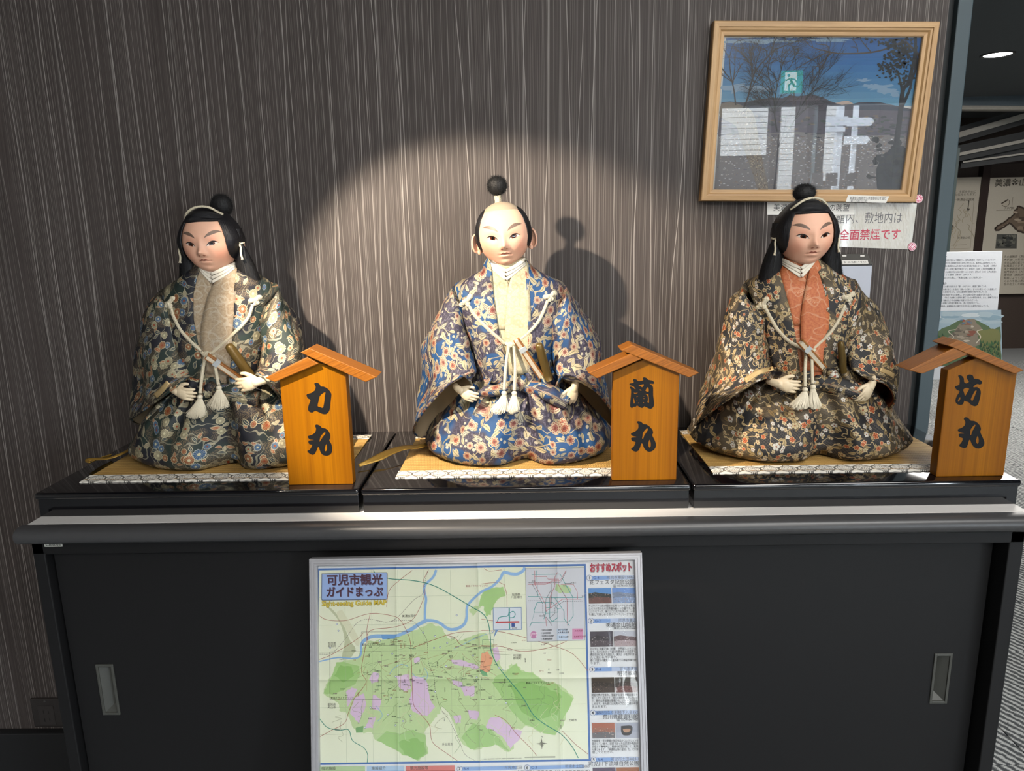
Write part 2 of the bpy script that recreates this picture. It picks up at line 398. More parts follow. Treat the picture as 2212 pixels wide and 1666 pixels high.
for nm, x0, x1, y in (('sliding_door', -.84, .03, -.398), ('sliding_door', -.03, .838, -.378)):
    hx = -.7795 if x0 < -.5 else .7735; hz0, hz1 = (.494, .592) if x0 < -.5 else (.489, .585); a_, b_ = hx-.0125, hx+.0125; y1 = y+.016
    d = MB().box((x0, y, .078), (a_, y1, .816)).box((b_, y, .078), (x1, y1, .816)).box((a_, y, .078), (b_, y1, hz0)).box((a_, y, hz1), (b_, y1, .816)).box((a_, y+.0145, hz0), (b_, y1, hz1)).obj(nm, BLACK_METAL, cab)
    mb = MB().box((hx-.0165, y-.0025, hz0-.004), (hx-.0118, y+.003, hz1+.004), .0009).box((hx+.0118, y-.0025, hz0-.004), (hx+.0165, y+.003, hz1+.004), .0009)
    mb.box((hx-.0125, y-.0025, hz1-.001), (hx+.0125, y+.003, hz1+.004), .0009).box((hx-.0125, y-.0025, hz0-.004), (hx+.0125, y+.003, hz0+.001), .0009)
    sx = 1 if x0 < -.5 else -1      # scooped finger well: one slanted wall and a deep side
    L_, R_ = hx-sx*.012, hx+sx*.012
    mb.add([(L_, y, hz0), (L_, y, hz1), (hx+sx*.003, y+.013, hz1-.004), (hx+sx*.003, y+.013, hz0+.014), (R_, y+.013, hz1-.004), (R_, y+.013, hz0+.014), (R_, y, hz1), (R_, y, hz0)],
           [(0, 1, 2, 3), (3, 2, 4, 5), (5, 4, 6, 7), (0, 3, 5, 7), (1, 6, 4, 2)])
    mb.obj('finger_pull', HANDLE_GREY, d)
pl = MB().box((-.8435, -.4135, .8375), (-.8115, -.412, .8465), .0004).obj('name_plate', flat('pale_plate', '#b9b9ae', .35), cab); pl['label'] = 'small pale maker plate on the cabinet rail'
pr = Print((-.8415, -.4136, .8392), (1, 0, 0), (0, 0, 1), (0, -1, 0), lambda x, y: (x, y))
pr.text('Chitose', .014, 0, .0085, '#222222', 1, 'c', .012); pr.obj('plate_lettering', INK, cab)
# wall outlet beside the cabinet
ot = thing('wall_outlet', (-1.215, 0, .2), 'dark double power outlet plate low on the wall left of the cabinet', 'outlet')
OM = flat('dark_brown_plastic', '#2e2a28', .35); OD = flat('black_slot', '#0c0c0c', .6)
mb = MB().box((-1.243, -.007, .165), (-1.168, 0, .246), .003); mb.obj('face_plate', OM, ot)
mb = MB().box((-1.2255, -.0085, .172), (-1.1855, -.006, .226), .001); sk = mb.obj('socket', flat('dark_socket_plastic', '#332f2d', .3), ot)
mb = MB()
for z in (.209, .187):
    mb.box((-1.2125, -.0088, z-.005), (-1.211, -.0083, z+.005)).box((-1.2, -.0088, z-.0045), (-1.1985, -.0083, z+.0045))
mb.obj('slot', OD, sk)
mb = MB().sphere((-1.2055, -.007, .2385), (.0028, .0012, .0028), 10, 6); mb.obj('screw', flat('steel_screw', '#6b6b68', .3, .8), ot)

# ------------------------------------------------------------------ lacquered platforms and tatami
LACQ = flat('black_lacquer', '#08080b', .09, vary=.1, scale=8, Coat_Weight=.6, Coat_Roughness=.05)
def tatami_mat():
    g = G('woven_straw_tatami'); x, y, z = g.sep(g.coord('Object'))
    row = y*92.0; fr = row.fract(); ri = row.floor()
    rib = ((x+ri*.0013)*2*math.pi*330.0).sin()
    n = g.noise(g.comb(x*40.0, y*900.0, ri), 1.0, 3); n2 = g.noise(g.comb(x*14.0, ri*3.1, 0), 1.0, 2)
    gap = g.ss((fr-.5).abs(), .38, .5)
    col = g.mix(g.ss(n*.5+n2*.5, .3, .7), lin('#a98445'), lin('#dcb871'))
    rt = g.n('ShaderNodeTexWhiteNoise'); rt.noise_dimensions = '1D'; g.put(rt.inputs['W'], ri+.3); col = g.mix(Vv(g, rt.outputs[0])*.45, col, lin('#a37a3c')); col = g.mix(gap*.8, col, lin('#5e4018')); col = g.mix((rib < -.55)*.35, col, lin('#7d5a28'))
    return g.bsdf(col, .55, 0, g.bump(rib*.35-gap+n*.4, .5, .0012))
TATAMI = tatami_mat()
def lace_mat():
    g = G('white_brocade_tatami_edging'); x, y, z = g.sep(g.coord('UV'))
    def ring(dx, dy, rx, ry):
        fu = (x*29.5+dx).fract()-.5; fv = y-dy
        return ((fu/rx).pow(2)+(fv/ry).pow(2)).sqrt()
    r0 = ring(0, .5, .48, .40); r1 = ring(.5, -.02, .36, .34); r2 = ring(.5, 1.02, .36, .34)
    sq = (g.comb(x*180.0, y*5.0, 0)); n = g.noise(sq, 1.6, 1)
    dark = (g.ss((r0-1.0).abs(), .10, .03)).max(g.ss((r0-.72).abs(), .05, .015)).max(g.ss((r1-1.0).abs(), .1, .03)).max(g.ss((r2-1.0).abs(), .1, .03))
    dark = dark.max((r0 < .66)*g.ss((n-.5).abs(), .05, .015))
    dots = g.vor(g.comb(x*29.5*9.0, y*8.0, 0), 1.0, .3)['Distance']; bgm = (r0 > 1.05)*(r1 > 1.05)*(r2 > 1.05)
    dark = dark.max(bgm*(dots < .34))
    col = g.mix(dark*.88, lin('#ddd9cf'), lin('#191816'))
    return g.bsdf(col, .7, 0, g.bump(dark*-1.0, .3, .0008))
LACE = lace_mat()
PT = CT+.0459
PLAT = [(-.8695, -.2885), (-.2845, .2975), (.3015, .871)]
MATX = [(-.818, -.334), (-.2315, .2645), (.349, .822)]
PN = ['left', 'middle', 'right']
for k, ((a, b), (c, d)) in enumerate(zip(PLAT, MATX)):
    p = thing('display_platform', ((a+b)/2, -.2, CT), ['black lacquered display stand carrying the doll in green brocade', 'black lacquered display stand carrying the doll in blue brocade', 'black lacquered display stand carrying the doll with orange collar'][k], 'display stand', 'black lacquer display stands on the cabinet')
    MB().box((a+.002, -.378, CT+.0002), (b-.002, -.006, CT+.034), .001).obj('body', LACQ, p)
    o = MB().box((a, -.3835, CT+.0335), (b, -.004, PT), .0045, seg=3).obj('top_board', LACQ, p); shade_smooth(o, 40)
    t = thing('tatami_mat', ((c+d)/2, -.19, PT), ['straw tatami mat under the doll in green brocade', 'straw tatami mat under the doll in blue brocade', 'straw tatami mat under the doll with orange collar'][k], 'mat', 'tatami mats under the dolls')
    y0, y1 = -.330, -.043
    mb = MB().box((c+.001, y0+.008, PT+.0002), (d-.001, y1-.008, PT+.0028), .0008); mb.obj('straw_weave', TATAMI, t)
    for ya, yb in ((y0, y0+.034), (y1, y1-.034)):
        nx = 260; v = []; f = []; uv = []
        for i in range(nx+1):
            u = i/nx; X = c+(d-c)*u; sc = .0022*abs(math.sin(X*29.5*math.pi*2)); s_ = 1 if yb > ya else -1
            for q, (yy, zz) in enumerate(((ya-s_*sc*.9, PT+.0004), (ya-s_*sc*.9, PT+.0024), (yb, PT+.0036), (yb, PT+.0028))):
                v.append((X, yy, zz)); uv.append((X, (0, 0, 1, 1)[q]))
        for i in range(nx):
            for q in range(3): f.append((i*4+q, i*4+4+q, i*4+5+q, i*4+1+q) if s_ > 0 else (i*4+q, i*4+1+q, i*4+5+q, i*4+4+q))
        mo('brocade_edging', v, f, LACE, t, uv=uv)

# ------------------------------------------------------------------ wooden name signs
def honey(name, a, b, seed):
    g = G(name); x, y, z = g.sep(g.coord('Object'))
    w1 = g.noise(g.comb(x*150.0+seed, y*40.0, z*2.2), 1.0, 3, .6); w2 = g.noise(g.comb(x*26.0+seed, y*9.0, z*.9), 1.0, 2)
    ln = g.ss((((x+w2*.012)*2*math.pi*260.0).sin())*g.ss(w2, .45, .6), .55, 1.0)
    col = g.mix(g.ss(w1*.5+w2*.5, .3, .7), lin(a), lin(b)); col = g.mix(ln*.35, col, lin('#6a4008'))
    return g.bsdf(col, .42, 0, g.bump(w1, .06, .0006), Specular_IOR_Level=.15)
def honey_along(name, a, b):
    g = G(name); x, y, z = g.sep(g.coord('UV'))
    w1 = g.noise(g.comb(x*9.0, y*420.0, 0), 1.0, 2, .5); col = g.mix(g.ss(w1, .3, .7), lin(a), lin(b))
    return g.bsdf(col, .42, 0, None, Specular_IOR_Level=.3)
HON = honey('honey_varnished_cedar', '#6a3d02', '#865402', 1.0)
HONR = honey_along('honey_varnished_roof_cedar', '#6d3f0c', '#885216')
def boardlike(poly, y0, y1):
    """prism of a 4-corner (x, z) strip with uv running along its long side"""
    v = [(x, y0, z) for x, z in poly]+[(x, y1, z) for x, z in poly]
    f = [(3, 2, 1, 0), (4, 5, 6, 7)]+[(i, (i+1) % 4, 4+(i+1) % 4, 4+i) for i in range(4)]
    p0, p1 = np.array(poly[0]), np.array(poly[1]); e = (p1-p0)/np.linalg.norm(p1-p0); q = np.array([-e[1], e[0]])
    uv = [(np.dot(np.array(p)-p0, e), np.dot(np.array(p)-p0, q)+(0 if i < 4 else .05)) for i, p in enumerate(poly*2)]
    return v, f, uv
def bevelled(o, wdt=.0012):
    md = o.modifiers.new('bevel', 'BEVEL'); md.width = wdt; md.segments = 2; md.limit_method = 'ANGLE'
INKB = flat('matte_black_lettering', '#0d0e10', .6, vary=.05, Specular_IOR_Level=.2)
SIGN = {
 1: dict(Y=-.357, bl=(624, 1046), br=(763, 1045), el=(628, 806), er=(763, 800), ap=(698, 778), off=(640, 810), sc=.11407,
   strokes=[[[(345,160),(400,150),(445,178),(465,220),(520,222),(590,258),(645,320),(665,380),(655,470),(645,580),(632,660),(595,720),(545,745),(480,732),(362,678),(320,708),(275,712),(232,680),(222,630),(240,560),(270,475),(225,450),(195,395),(205,365),(275,345),(345,300),(368,230),(350,190)],[(545,325),(500,350),(445,400),(420,500),(402,588),(450,610),(492,624),(515,600),(535,480),(540,400),(552,350)]],
            [[(355,965),(380,940),(440,955),(475,990),(500,1005),(560,1018),(620,1075),(645,1150),(640,1210),(625,1240),(665,1310),(682,1400),(665,1480),(610,1525),(540,1528),(480,1495),(445,1425),(430,1375),(408,1368),(385,1430),(345,1500),(300,1512),(245,1485),(208,1440),(255,1418),(290,1360),(300,1325),(250,1312),(228,1275),(245,1243),(325,1236),(325,1230),(260,1222),(222,1185),(228,1155),(290,1138),(350,1095),(375,1040),(370,1000)],[(535,1085),(500,1115),(460,1165),(445,1230),(440,1270),(470,1225),(510,1165),(550,1115),(550,1090)],[(570,1310),(545,1365),(538,1420),(555,1447),(578,1420),(582,1360)]]]),
 2: dict(Y=-.3575, bl=(1322, 1039), br=(1461, 1037), el=(1314, 808), er=(1457, 800), ap=(1384, 774), off=(1330, 800), sc=.11407,
   strokes=[[[(322,185),(345,165),(395,175),(425,205),(520,190),(510,150),(535,132),(590,150),(615,180),(690,195),(730,230),(710,258),(640,255),(690,290),(708,340),(708,470),(725,620),(715,690),(670,728),(620,720),(540,682),(515,710),(480,712),(440,690),(402,668),(380,690),(330,692),(315,716),(285,705),(270,660),(285,500),(290,370),(265,335),(280,308),(325,325),(360,355),(375,352),(340,310),(300,292),(260,275),(268,250),(330,242),(340,215)],
              [(430,290),(480,272),(530,265),(525,295),(500,320),(460,298)],[(600,325),(622,340),(622,408),(562,388)],[(345,415),(360,430),(415,422),(400,440),(350,445)],[(335,520),(350,560),(362,612),(340,630)],[(552,445),(600,455),(620,458),(630,610),(600,600),(612,560),(600,480)],[(450,365),(470,365),(488,388),(465,384)],[(392,500),(428,486),(415,500),(396,508)],[(425,610),(440,618),(428,630)],[(515,600),(538,612),(530,622)],[(525,488),(545,488),(540,498),(528,498)],[(525,534),(545,532),(542,542),(527,543)],[(392,562),(410,560),(408,570),(394,571)]],
            [[(398,985),(420,965),(480,975),(525,1022),(580,1025),(650,1075),(700,1140),(708,1195),(688,1225),(720,1290),(758,1380),(755,1460),(700,1525),(630,1545),(570,1515),(525,1450),(510,1395),(480,1390),(465,1450),(430,1520),(380,1543),(320,1520),(290,1485),(345,1440),(375,1360),(320,1345),(290,1305),(305,1275),(385,1270),(385,1258),(320,1245),(288,1215),(300,1185),(360,1165),(420,1110),(430,1050),(420,1010)],[(585,1102),(545,1145),(512,1190),(508,1240),(500,1290),(520,1292),(545,1225),(605,1140),(606,1108)],[(640,1315),(618,1380),(618,1430),(640,1465),(662,1440),(662,1370)]]]),
 3: dict(Y=-.3605, bl=(2022, 1030), br=(2168, 1029), el=(2018, 800), er=(2164, 800), ap=(2088, 766), off=(2030, 790), sc=.12004,
   strokes=[[[(328,185),(350,172),(400,185),(432,230),(438,295),(475,320),(525,290),(488,235),(490,180),(545,157),(600,185),(615,235),(690,240),(755,285),(755,325),(710,340),(670,330),(605,375),(615,392),(670,385),(725,430),(738,500),(715,610),(690,690),(655,728),(600,725),(545,690),(515,655),(470,645),(440,630),(420,690),(370,708),(310,690),(280,640),(300,560),(350,480),(348,455),(300,430),(272,385),(290,365),(352,340),(358,250),(345,215)],[(420,440),(440,415),(470,398),(530,415),(490,490),(455,545),(440,500)],[(365,565),(340,595),(325,640),(340,645),(368,600)],[(655,445),(630,460),(590,530),(557,605),(575,628),(598,622),(640,520),(662,460)]],
            [[(430,960),(450,930),(510,940),(555,990),(620,995),(690,1040),(735,1110),(738,1160),(725,1190),(760,1270),(802,1370),(790,1440),(730,1488),(680,1493),(620,1470),(570,1400),(550,1345),(528,1340),(510,1400),(480,1470),(440,1485),(380,1468),(345,1430),(385,1390),(415,1310),(360,1290),(335,1250),(355,1225),(430,1222),(430,1212),(350,1195),(322,1165),(335,1140),(390,1120),(450,1070),(460,1010),(445,980)],[(625,1065),(590,1100),(555,1150),(550,1200),(545,1248),(565,1245),(580,1190),(635,1090),(638,1068)],[(680,1265),(658,1320),(655,1380),(680,1408),(698,1380),(700,1320)]]]),
}
# roof outlines measured on each sign (photograph pixels): left board, right board
ROOF = {1: ([(572,817),(664,772),(688,786),(594,826)], [(648,762),(668,752),(814,815),(790,826)]),
        2: ([(1270,806),(1364,764),(1386,776),(1290,818)], [(1341,757),(1366,745),(1511,806),(1489,816)]),
        3: ([(1962,800),(2062,751),(2094,765),(1993,808)], [(2046,746),(2072,735),(2213,800),(2192,808)])}
SL = {1: 'wooden name sign with roof standing right of the doll in green brocade', 2: 'wooden name sign with roof standing right of the doll in blue brocade', 3: 'wooden name sign with roof at the right end of the row'}
for k, s in SIGN.items():
    Y = s['Y']; b = [at(*s[q], Y=Y) for q in ('bl', 'br', 'er', 'ap', 'el')]
    zb = PT+.0002; xl, xr = b[0][0], b[1][0]
    root = thing('name_sign', ((xl+xr)/2, Y+.011, PT), SL[k], 'sign', 'roofed wooden name signs')
    ze = (b[2][2]+b[4][2])/2; za = b[3][2]; xa = (xl+xr)/2
    o = MB().prism([(xl, zb), (xr, zb), (xr, ze), (xa, za), (xl, ze)], Y, Y+.022).obj('board', HON, root); bevelled(o)
    for q, yo in ((0, -.011), (1, -.0125)):
        P3 = [at(px_, py_, Y=Y+yo) for px_, py_ in ROOF[k][q]]; poly = [(p[0], p[2]) for p in P3]
        v, f, uv = boardlike([poly[3], poly[2], poly[1], poly[0]], Y+yo, Y+.036)
        o = mo('roof_board', v, f, HONR, root, uv=uv); bevelled(o)
    pr = Print((0, Y-.0002, 0), (1, 0, 0), (0, 0, 1), (0, -1, 0), (lambda s, Y: lambda x, y: (lambda p: (p[0], p[2]))(at(s['off'][0]+x*s['sc'], s['off'][1]+y*s['sc'], Y=Y)))(s, Y))
    for st in s['strokes']:
        pr2 = Print(pr.o, pr.u, pr.vv, pr.n, pr.to2d); pr2.shape(st, '#17191c', 1, 2); o = pr2.obj('painted_character', INKB, root)
# ------------------------------------------------------------------ brocade cloths
def flower(g, uv, scale, n, R0, seed, thr, rnd=.6, hole=.26, lob=.22):
    v = g.vor(g.vm('ADD', uv, (seed, seed*.37, 0)), scale, rnd)
    d = g.vm('SUBTRACT', g.vm('ADD', uv, (seed, seed*.37, 0)), v['Position']); dx, dy, _ = g.sep(d)
    cr_, cg, cb = g.sep(v['Color'])
    a = g.at2(dy, dx)+cr_*6.28; rr = v['Distance']
    size = cg*(R0*.4)+R0*.6; k = (a*(n/2)).cos().abs()
    rad = size*(k.pow(.7)*lob+(1-lob)); on = cb > thr; ins = (rr < rad)*on
    return dict(ins=ins, edge=ins*(rr > rad*.84), ray=ins*(k < .2)*(rr > size*hole), core=(rr < size*hole)*on, ring=ins*((rr/size-.62).abs() < .07), r=cr_, g=cg, b=cb)
def leaf(g, uv, scale, L, W, seed, thr, rnd=.8):
    v = g.vor(g.vm('ADD', uv, (seed, -seed*.6, 0)), scale, rnd)
    d = g.vm('SUBTRACT', g.vm('ADD', uv, (seed, -seed*.6, 0)), v['Position']); dx, dy, _ = g.sep(d)
    cr_, cg, cb = g.sep(v['Color']); a = cr_*6.28; c, s = a.cos(), a.sin()
    ax = (dx*c+dy*s)*scale; ay = ((dy*c-dx*s)*scale+ax*ax*.5).abs(); t = ax/L; wv = (1-t*t)*(1-t*.35)*W
    ins = (ay < wv)*(cb > thr); return dict(ins=ins, edge=ins*(ay > wv*.62), vein=ins*(ay < W*.1), r=cg, b=cb)
def vine(g, uv, scale, wdt, seed):
    n = g.noise(g.vm('ADD', uv, (seed, seed, seed)), scale, 0.6); return (n-.5).abs() < wdt
def brocade(name, build, k=1.0):
    g = G(name); uv = g.coord('UV'); x, y, _ = g.sep(uv); col, gold = build(g, uv, x, y); col = g.vm('SCALE', col, sc=k)
    weave = ((x*2*math.pi*1500.0).sin()*(y*2*math.pi*1500.0).sin())
    return g.bsdf(col, g.m('SUBTRACT', .62, gold*.22), gold*.35, g.bump(gold*1.0+weave*.25, .35, .0007))
def green_cloth(g, uv, x, y):
    big = g.noise(uv, 9, 1); base = g.mix(g.ss(big, .44, .56), lin('#24352f'), lin('#191a26'))
    cloud = g.ss(g.noise(g.vm('ADD', uv, (5, 5, 5)), 22, 1), .49, .54); dots = g.vor(uv, 520, .9)['Distance'] < .36
    gold = cloud*dots; col = g.mix(cloud*.25, base, lin('#4b3f3c')); col = g.mix(gold*.8, col, lin('#8d7b5e'))
    v = vine(g, uv, 30, .012, 3.3); col = g.mix(v*.8, col, lin('#a8a28a')); gold = gold.max(v)
    for sc, seed, thr in ((56, 2.2, .55), (44, 7.7, .62)):
        l = leaf(g, uv, sc, .42, .19, seed, thr); lc = g.mix(l['r'] > .66, g.mix(l['r'] > .36, lin('#2e4149'), lin('#a99f84')), lin('#b4663a'))
        col = g.mix(l['ins'], col, lc); e = l['edge'].max(l['vein']); col = g.mix(e, col, lin('#c9bf9d')); gold = gold.max(e)
    for sc, seed, n, R, thr in ((46, 1.1, 12, .40, .52), (33, 4.6, 14, .40, .58)):
        f = flower(g, uv, sc, n, R, seed, thr)
        fc = g.mix(f['r'] > .30, lin('#3a6186'), g.mix(f['r'] > .72, lin('#a1987a'), lin('#99572a')))
        col = g.mix(f['ins'], col, fc); e = f['edge'].max(f['ray']); col = g.mix(e, col, g.mix(f['r'] > .3, lin('#b9bcb4'), lin('#d2c8a4')))
        col = g.mix(f['core'], col, g.mix(f['g'] > .5, lin('#a34a28'), lin('#d8cfa8'))); gold = gold.max(e)
    return col, gold
def blue_cloth(g, uv, x, y):
    big = g.noise(uv, 13, 1.5); base = g.mix(g.ss(big, .47, .53), lin('#125088'), lin('#352f45'))
    cx = (g.ss(big, .5, .55))*(g.noise(g.comb(x*700, y*90, 0), 1, 1) > .60).max((g.noise(g.comb(x*90, y*700, 4), 1, 1) > .64)); col = g.mix(cx*.5, base, lin('#9c96a8'))
    v = vine(g, uv, 24, .010, 1.3); col = g.mix(v, col, lin('#c3b694')); gold = v
    for sc, seed, thr in ((42, 2.9, .42), (54, 8.7, .48), (36, 13.1, .52)):
        l = leaf(g, uv, sc, .44, .17, seed, thr); lc = g.mix(l['r'] > .55, lin('#cdbf98'), lin('#b8b3a0'))
        col = g.mix(l['ins'], col, lc); e = l['vein'].max(l['edge']*(l['r'] > .6)*.8); col = g.mix(e, col, lin('#5c5348')); gold = gold.max(l['ins']*.5)
    f = flower(g, uv, 95, 3, .34, 6.1, .78, lob=.1); col = g.mix(f['ins'], col, lin('#c3bda8'))
    for sc, seed, n, R, thr in ((36, 1.9, 9, .40, .62), (29, 5.6, 11, .38, .66)):
        f = flower(g, uv, sc, n, R, seed, thr)
        fc = g.mix(f['r'] > .35, lin('#a2533c'), g.mix(f['r'] > .75, lin('#ab7d6f'), lin('#8e4a45')))
        col = g.mix(f['ins'], col, fc); e = f['edge'].max(f['ray']).max(f['ring']); col = g.mix(e, col, lin('#d0bfa0')); col = g.mix(f['core'], col, lin('#7a3a30')); gold = gold.max(e)
    return col, gold
def dark_cloth(g, uv, x, y):
    big = g.noise(uv, 11, 1); base = g.mix(g.ss(big, .45, .55), lin('#16171b'), lin('#221e1e'))
    s = 95.0; X = x*s; yy = y*s; j = (yy*4).floor()
    def d(k):
        r = j-k; fx = (X+(r*.5).fract()).fract()-.5; fy = yy-r*.25; return (fx*fx+fy*fy).sqrt()
    d1, d0 = d(1), d(0); dd = (d1 < .5)*d1+(1-(d1 < .5))*d0
    rings = ((dd*7.0).fract() < .45)*g.ss(big, .52, .55); col = g.mix(rings*.8, base, lin('#7f6e50')); gold = rings
    latt = (((x+y)*170.0).fract() < .3).max((((x-y)*170.0+((x+y)*85.0).floor()*.5).fract() < .22))*g.ss(big, .46, .42); col = g.mix(latt*.75, col, lin('#4e4640'))
    edge = ((g.noise(uv, 34, 2)-.47).abs() < .012); col = g.mix(edge, col, lin('#c8b083')); gold = gold.max(edge)
    for sc, seed, thr in ((50, 2.9, .6), (66, 9.7, .6)):
        l = leaf(g, uv, sc, .44, .17, seed, thr); col = g.mix(l['ins'], col, g.mix(l['r'] > .4, lin('#8a744d'), lin('#b49c6c'))); col = g.mix(l['vein'], col, lin('#3a3330')); gold = gold.max(l['ins'])
    for sc, seed, n, R, thr in ((78, 1.2, 5, .42, .6), (62, 4.9, 5, .42, .64), (48, 8.3, 5, .42, .74)):
        f = flower(g, uv, sc, n, R, seed, thr, lob=.4, hole=.2)
        fc = g.mix(f['r'] > .22, lin('#ad4f20'), g.mix(f['r'] > .7, lin('#c3b189'), lin('#cfcabd')))
        col = g.mix(f['ins'], col, fc); e = f['edge'].max(f['ray']*.7); col = g.mix(e, col, g.mix(f['r'] > .22, lin('#e8c79a'), lin('#5a4a3a'))); col = g.mix(f['core'], col, lin('#8a3d18')); gold = gold.max(f['ins']*.7)
    return col, gold
def soft_cloth(a, b, c, sc=38):
    def build(g, uv, x, y):
        n = g.noise(uv, 260, 4, .7); col = g.mix(g.ss(n, .38, .62), lin(a), lin(b)); gold = 0.0
        f = flower(g, uv, sc, 22, .46, 3.1, .1, lob=.35); e = f['ray'].max(f['edge']).max(f['ring'])
        m_ = g.ss(g.noise(uv, 16, 1), .42, .55); col = g.mix(e*m_*.8, col, lin(c)); gold = e*m_
        v = vine(g, uv, 44, .02, 2.0); col = g.mix(v*.5, col, lin(c)); return col, gold
    return build
CLOTH = {1: brocade('dark_green_floral_brocade', green_cloth, .66), 2: brocade('blue_purple_floral_brocade', blue_cloth, .56), 3: brocade('black_gold_blossom_brocade', dark_cloth, .74)}
INNER = {1: brocade('beige_silk_brocade', soft_cloth('#b59c7d', '#cdb797', '#e0d3bd'), .62), 2: brocade('cream_silk_brocade', soft_cloth('#cdc19c', '#ddd2b0', '#b9aa84', 60), .62), 3: brocade('orange_silk_brocade', soft_cloth('#bd6238', '#cf7a48', '#dca983', 26), .72)}
LINING = flat('beige_sleeve_lining', '#b3a48a', .8, vary=.05, scale=40)
LINING3 = flat('russet_sleeve_lining', '#8a4522', .7, vary=.1, scale=40)
WHITE_SILK = flat('white_collar_silk', '#d9d0bf', .6, vary=.03)
CORD = None
def cord_mat():
    g = G('cream_braided_cord'); x, y, _ = g.sep(g.coord('UV'))
    h = ((y*560.0+x*420.0)*2*math.pi*.5).sin()*((y*560.0-x*420.0)*2*math.pi*.5).sin()
    col = g.mix(g.ss(h, -.6, .6), lin('#b5a98c'), lin('#ddd3bb')); return g.bsdf(col, .7, 0, g.bump(h, .6, .001))
CORD = cord_mat()
TASSEL = flat('cream_silk_floss', '#cfc5ad', .6, vary=.2, scale=500)
GOLDBRAID = flat('gold_thread_braid', '#b08a3e', .38, .55, vary=.35, scale=700, bump=.4)
GOLD_FADE = flat('faded_gold_cuff_braid', '#b59b6c', .45, .3, vary=.25, scale=900, bump=.3)
SKIN = None
def skin():
    g = G('painted_porcelain_skin'); c = g.attr('Col'); n = g.noise(g.coord('Object'), 90, 2)
    col = g.mix(n, g.vm('SCALE', c, sc=.97), g.vm('SCALE', c, sc=1.03))
    return g.bsdf(col, .58, 0, None, Subsurface_Weight=.12, Subsurface_Radius=(.006, .003, .002), Subsurface_Scale=.5)
SKIN = skin(); HAND = flat('ivory_hand_porcelain', '#cdbb9c', .42, vary=.03)
def hair_mat():
    g = G('black_silk_hair'); x, y, _ = g.sep(g.coord('UV')); n = g.noise(g.comb(x*900.0, y*25.0, 0), 1, 3, .6)
    col = g.mix(n, lin('#050506'), lin('#15151a')); return g.bsdf(col, .42, 0, g.bump(n, .8, .0012), Specular_IOR_Level=.35)
HAIR = hair_mat(); FUZZ = flat('black_hair_tuft', '#0a0a0b', .7, vary=.3)
BROWN_LAC = flat('brown_gilt_lacquer', '#5d4a22', .34, .3, vary=.1, scale=40)
FANWOOD = flat('bamboo_fan_rib', '#8c5a2a', .4, vary=.15, scale=90); FANPAPER = flat('folded_fan_paper', '#cfc4ae', .7, vary=.08, scale=200); FANBAND = flat('grey_paper_band', '#a9adae', .5)
FEAT = {k: flat('painted_'+k, c, r, vary=.04) for k, (c, r) in dict(brow=('#6a5548', .5), lash=('#1d1210', .4), white=('#cdbfb2', .25), iris=('#4a2414', .12), pupil=('#0c0706', .1), lip=('#8a4f40', .55), lowlip=('#d9a68c', .55), nostril=('#9a5f49', .6)).items()}
PATE = flat('shaved_crown_tint', '#9c8d79', .5, vary=.04)

# ------------------------------------------------------------------ doll modelling tools
def ring(A, B, F, K, n=40, e=.85):
    """closed ring: A/B ends of its long axis, F mid front, K mid back, each (px, py, Y); starts at the back"""
    A, B, F, K = [at(p[0], p[1], Y=p[2]) for p in (A, B, F, K)]; c = (A+B)/2; out = []
    for i in range(n):
        t = -math.pi/2+2*math.pi*i/n; ct, st = math.cos(t), math.sin(t); q = lambda v: math.copysign(abs(v)**e, v)
        out.append(c+(A-c)*q(ct)+((F-c)*q(st) if st > 0 else (K-c)*q(-st)))
    return np.array(out)
def loft(rings, span=8, closed=True, cap=(False, False)):
    R = np.array(rings); k, n, _ = R.shape; L = cr(R.reshape(k, n*3), span).reshape(-1, n, 3); M = len(L)
    dv = np.concatenate([[0], np.cumsum(np.linalg.norm(np.diff(L, axis=0), axis=2).mean(1))])
    nn = n+1 if closed else n
    V = np.concatenate([L, L[:, :1]], axis=1) if closed else L
    du = np.concatenate([np.zeros((M, 1)), np.cumsum(np.linalg.norm(np.diff(V, axis=1), axis=2), axis=1)], axis=1)
    um = du[:, -1].max()/du[:, -1:]; du = du*(1+(um-1)*.5) if closed else du
    uv = np.stack([du, np.broadcast_to(dv[:, None], du.shape)], 2).reshape(-1, 2)
    f = [(i*nn+j, i*nn+j+1, (i+1)*nn+j+1, (i+1)*nn+j) for i in range(M-1) for j in range(nn-1)]
    v = V.reshape(-1, 3)
    if cap[0]: f.append(tuple(range(nn-1)))
    if cap[1]: f.append(tuple(range((M-1)*nn, (M-1)*nn+nn-1))[::-1])
    return v, f, uv
def wrinkle(v, f, amp, freq, seed, stretch=(1, 1, 1), keep=None):
    """push a cloth surface in and out along its normals with folded noise"""
    v = np.array(v, float); N = np.zeros_like(v); fa = np.array([q[:4] for q in f if len(q) == 4])
    nn = np.cross(v[fa[:, 2]]-v[fa[:, 0]], v[fa[:, 3]]-v[fa[:, 1]]); 
    for c in range(4): np.add.at(N, fa[:, c], nn)
    # weld coincident seam vertices
    key = np.round(v*1e5).astype(np.int64); _, inv = np.unique(key, axis=0, return_inverse=True); inv = inv.ravel()
    W = np.zeros((inv.max()+1, 3)); np.add.at(W, inv, N); N = W[inv]; N /= np.maximum(1e-12, np.linalg.norm(N, axis=1))[:, None]
    st = np.array(stretch); d = np.array([noise.noise(Vector(p*st*freq+seed))-.55*abs(noise.noise(Vector(p*st*freq*2.3+seed*1.7))) for p in v])*amp
    if keep is not None: d = d*keep
    return v+N*d[:, None]
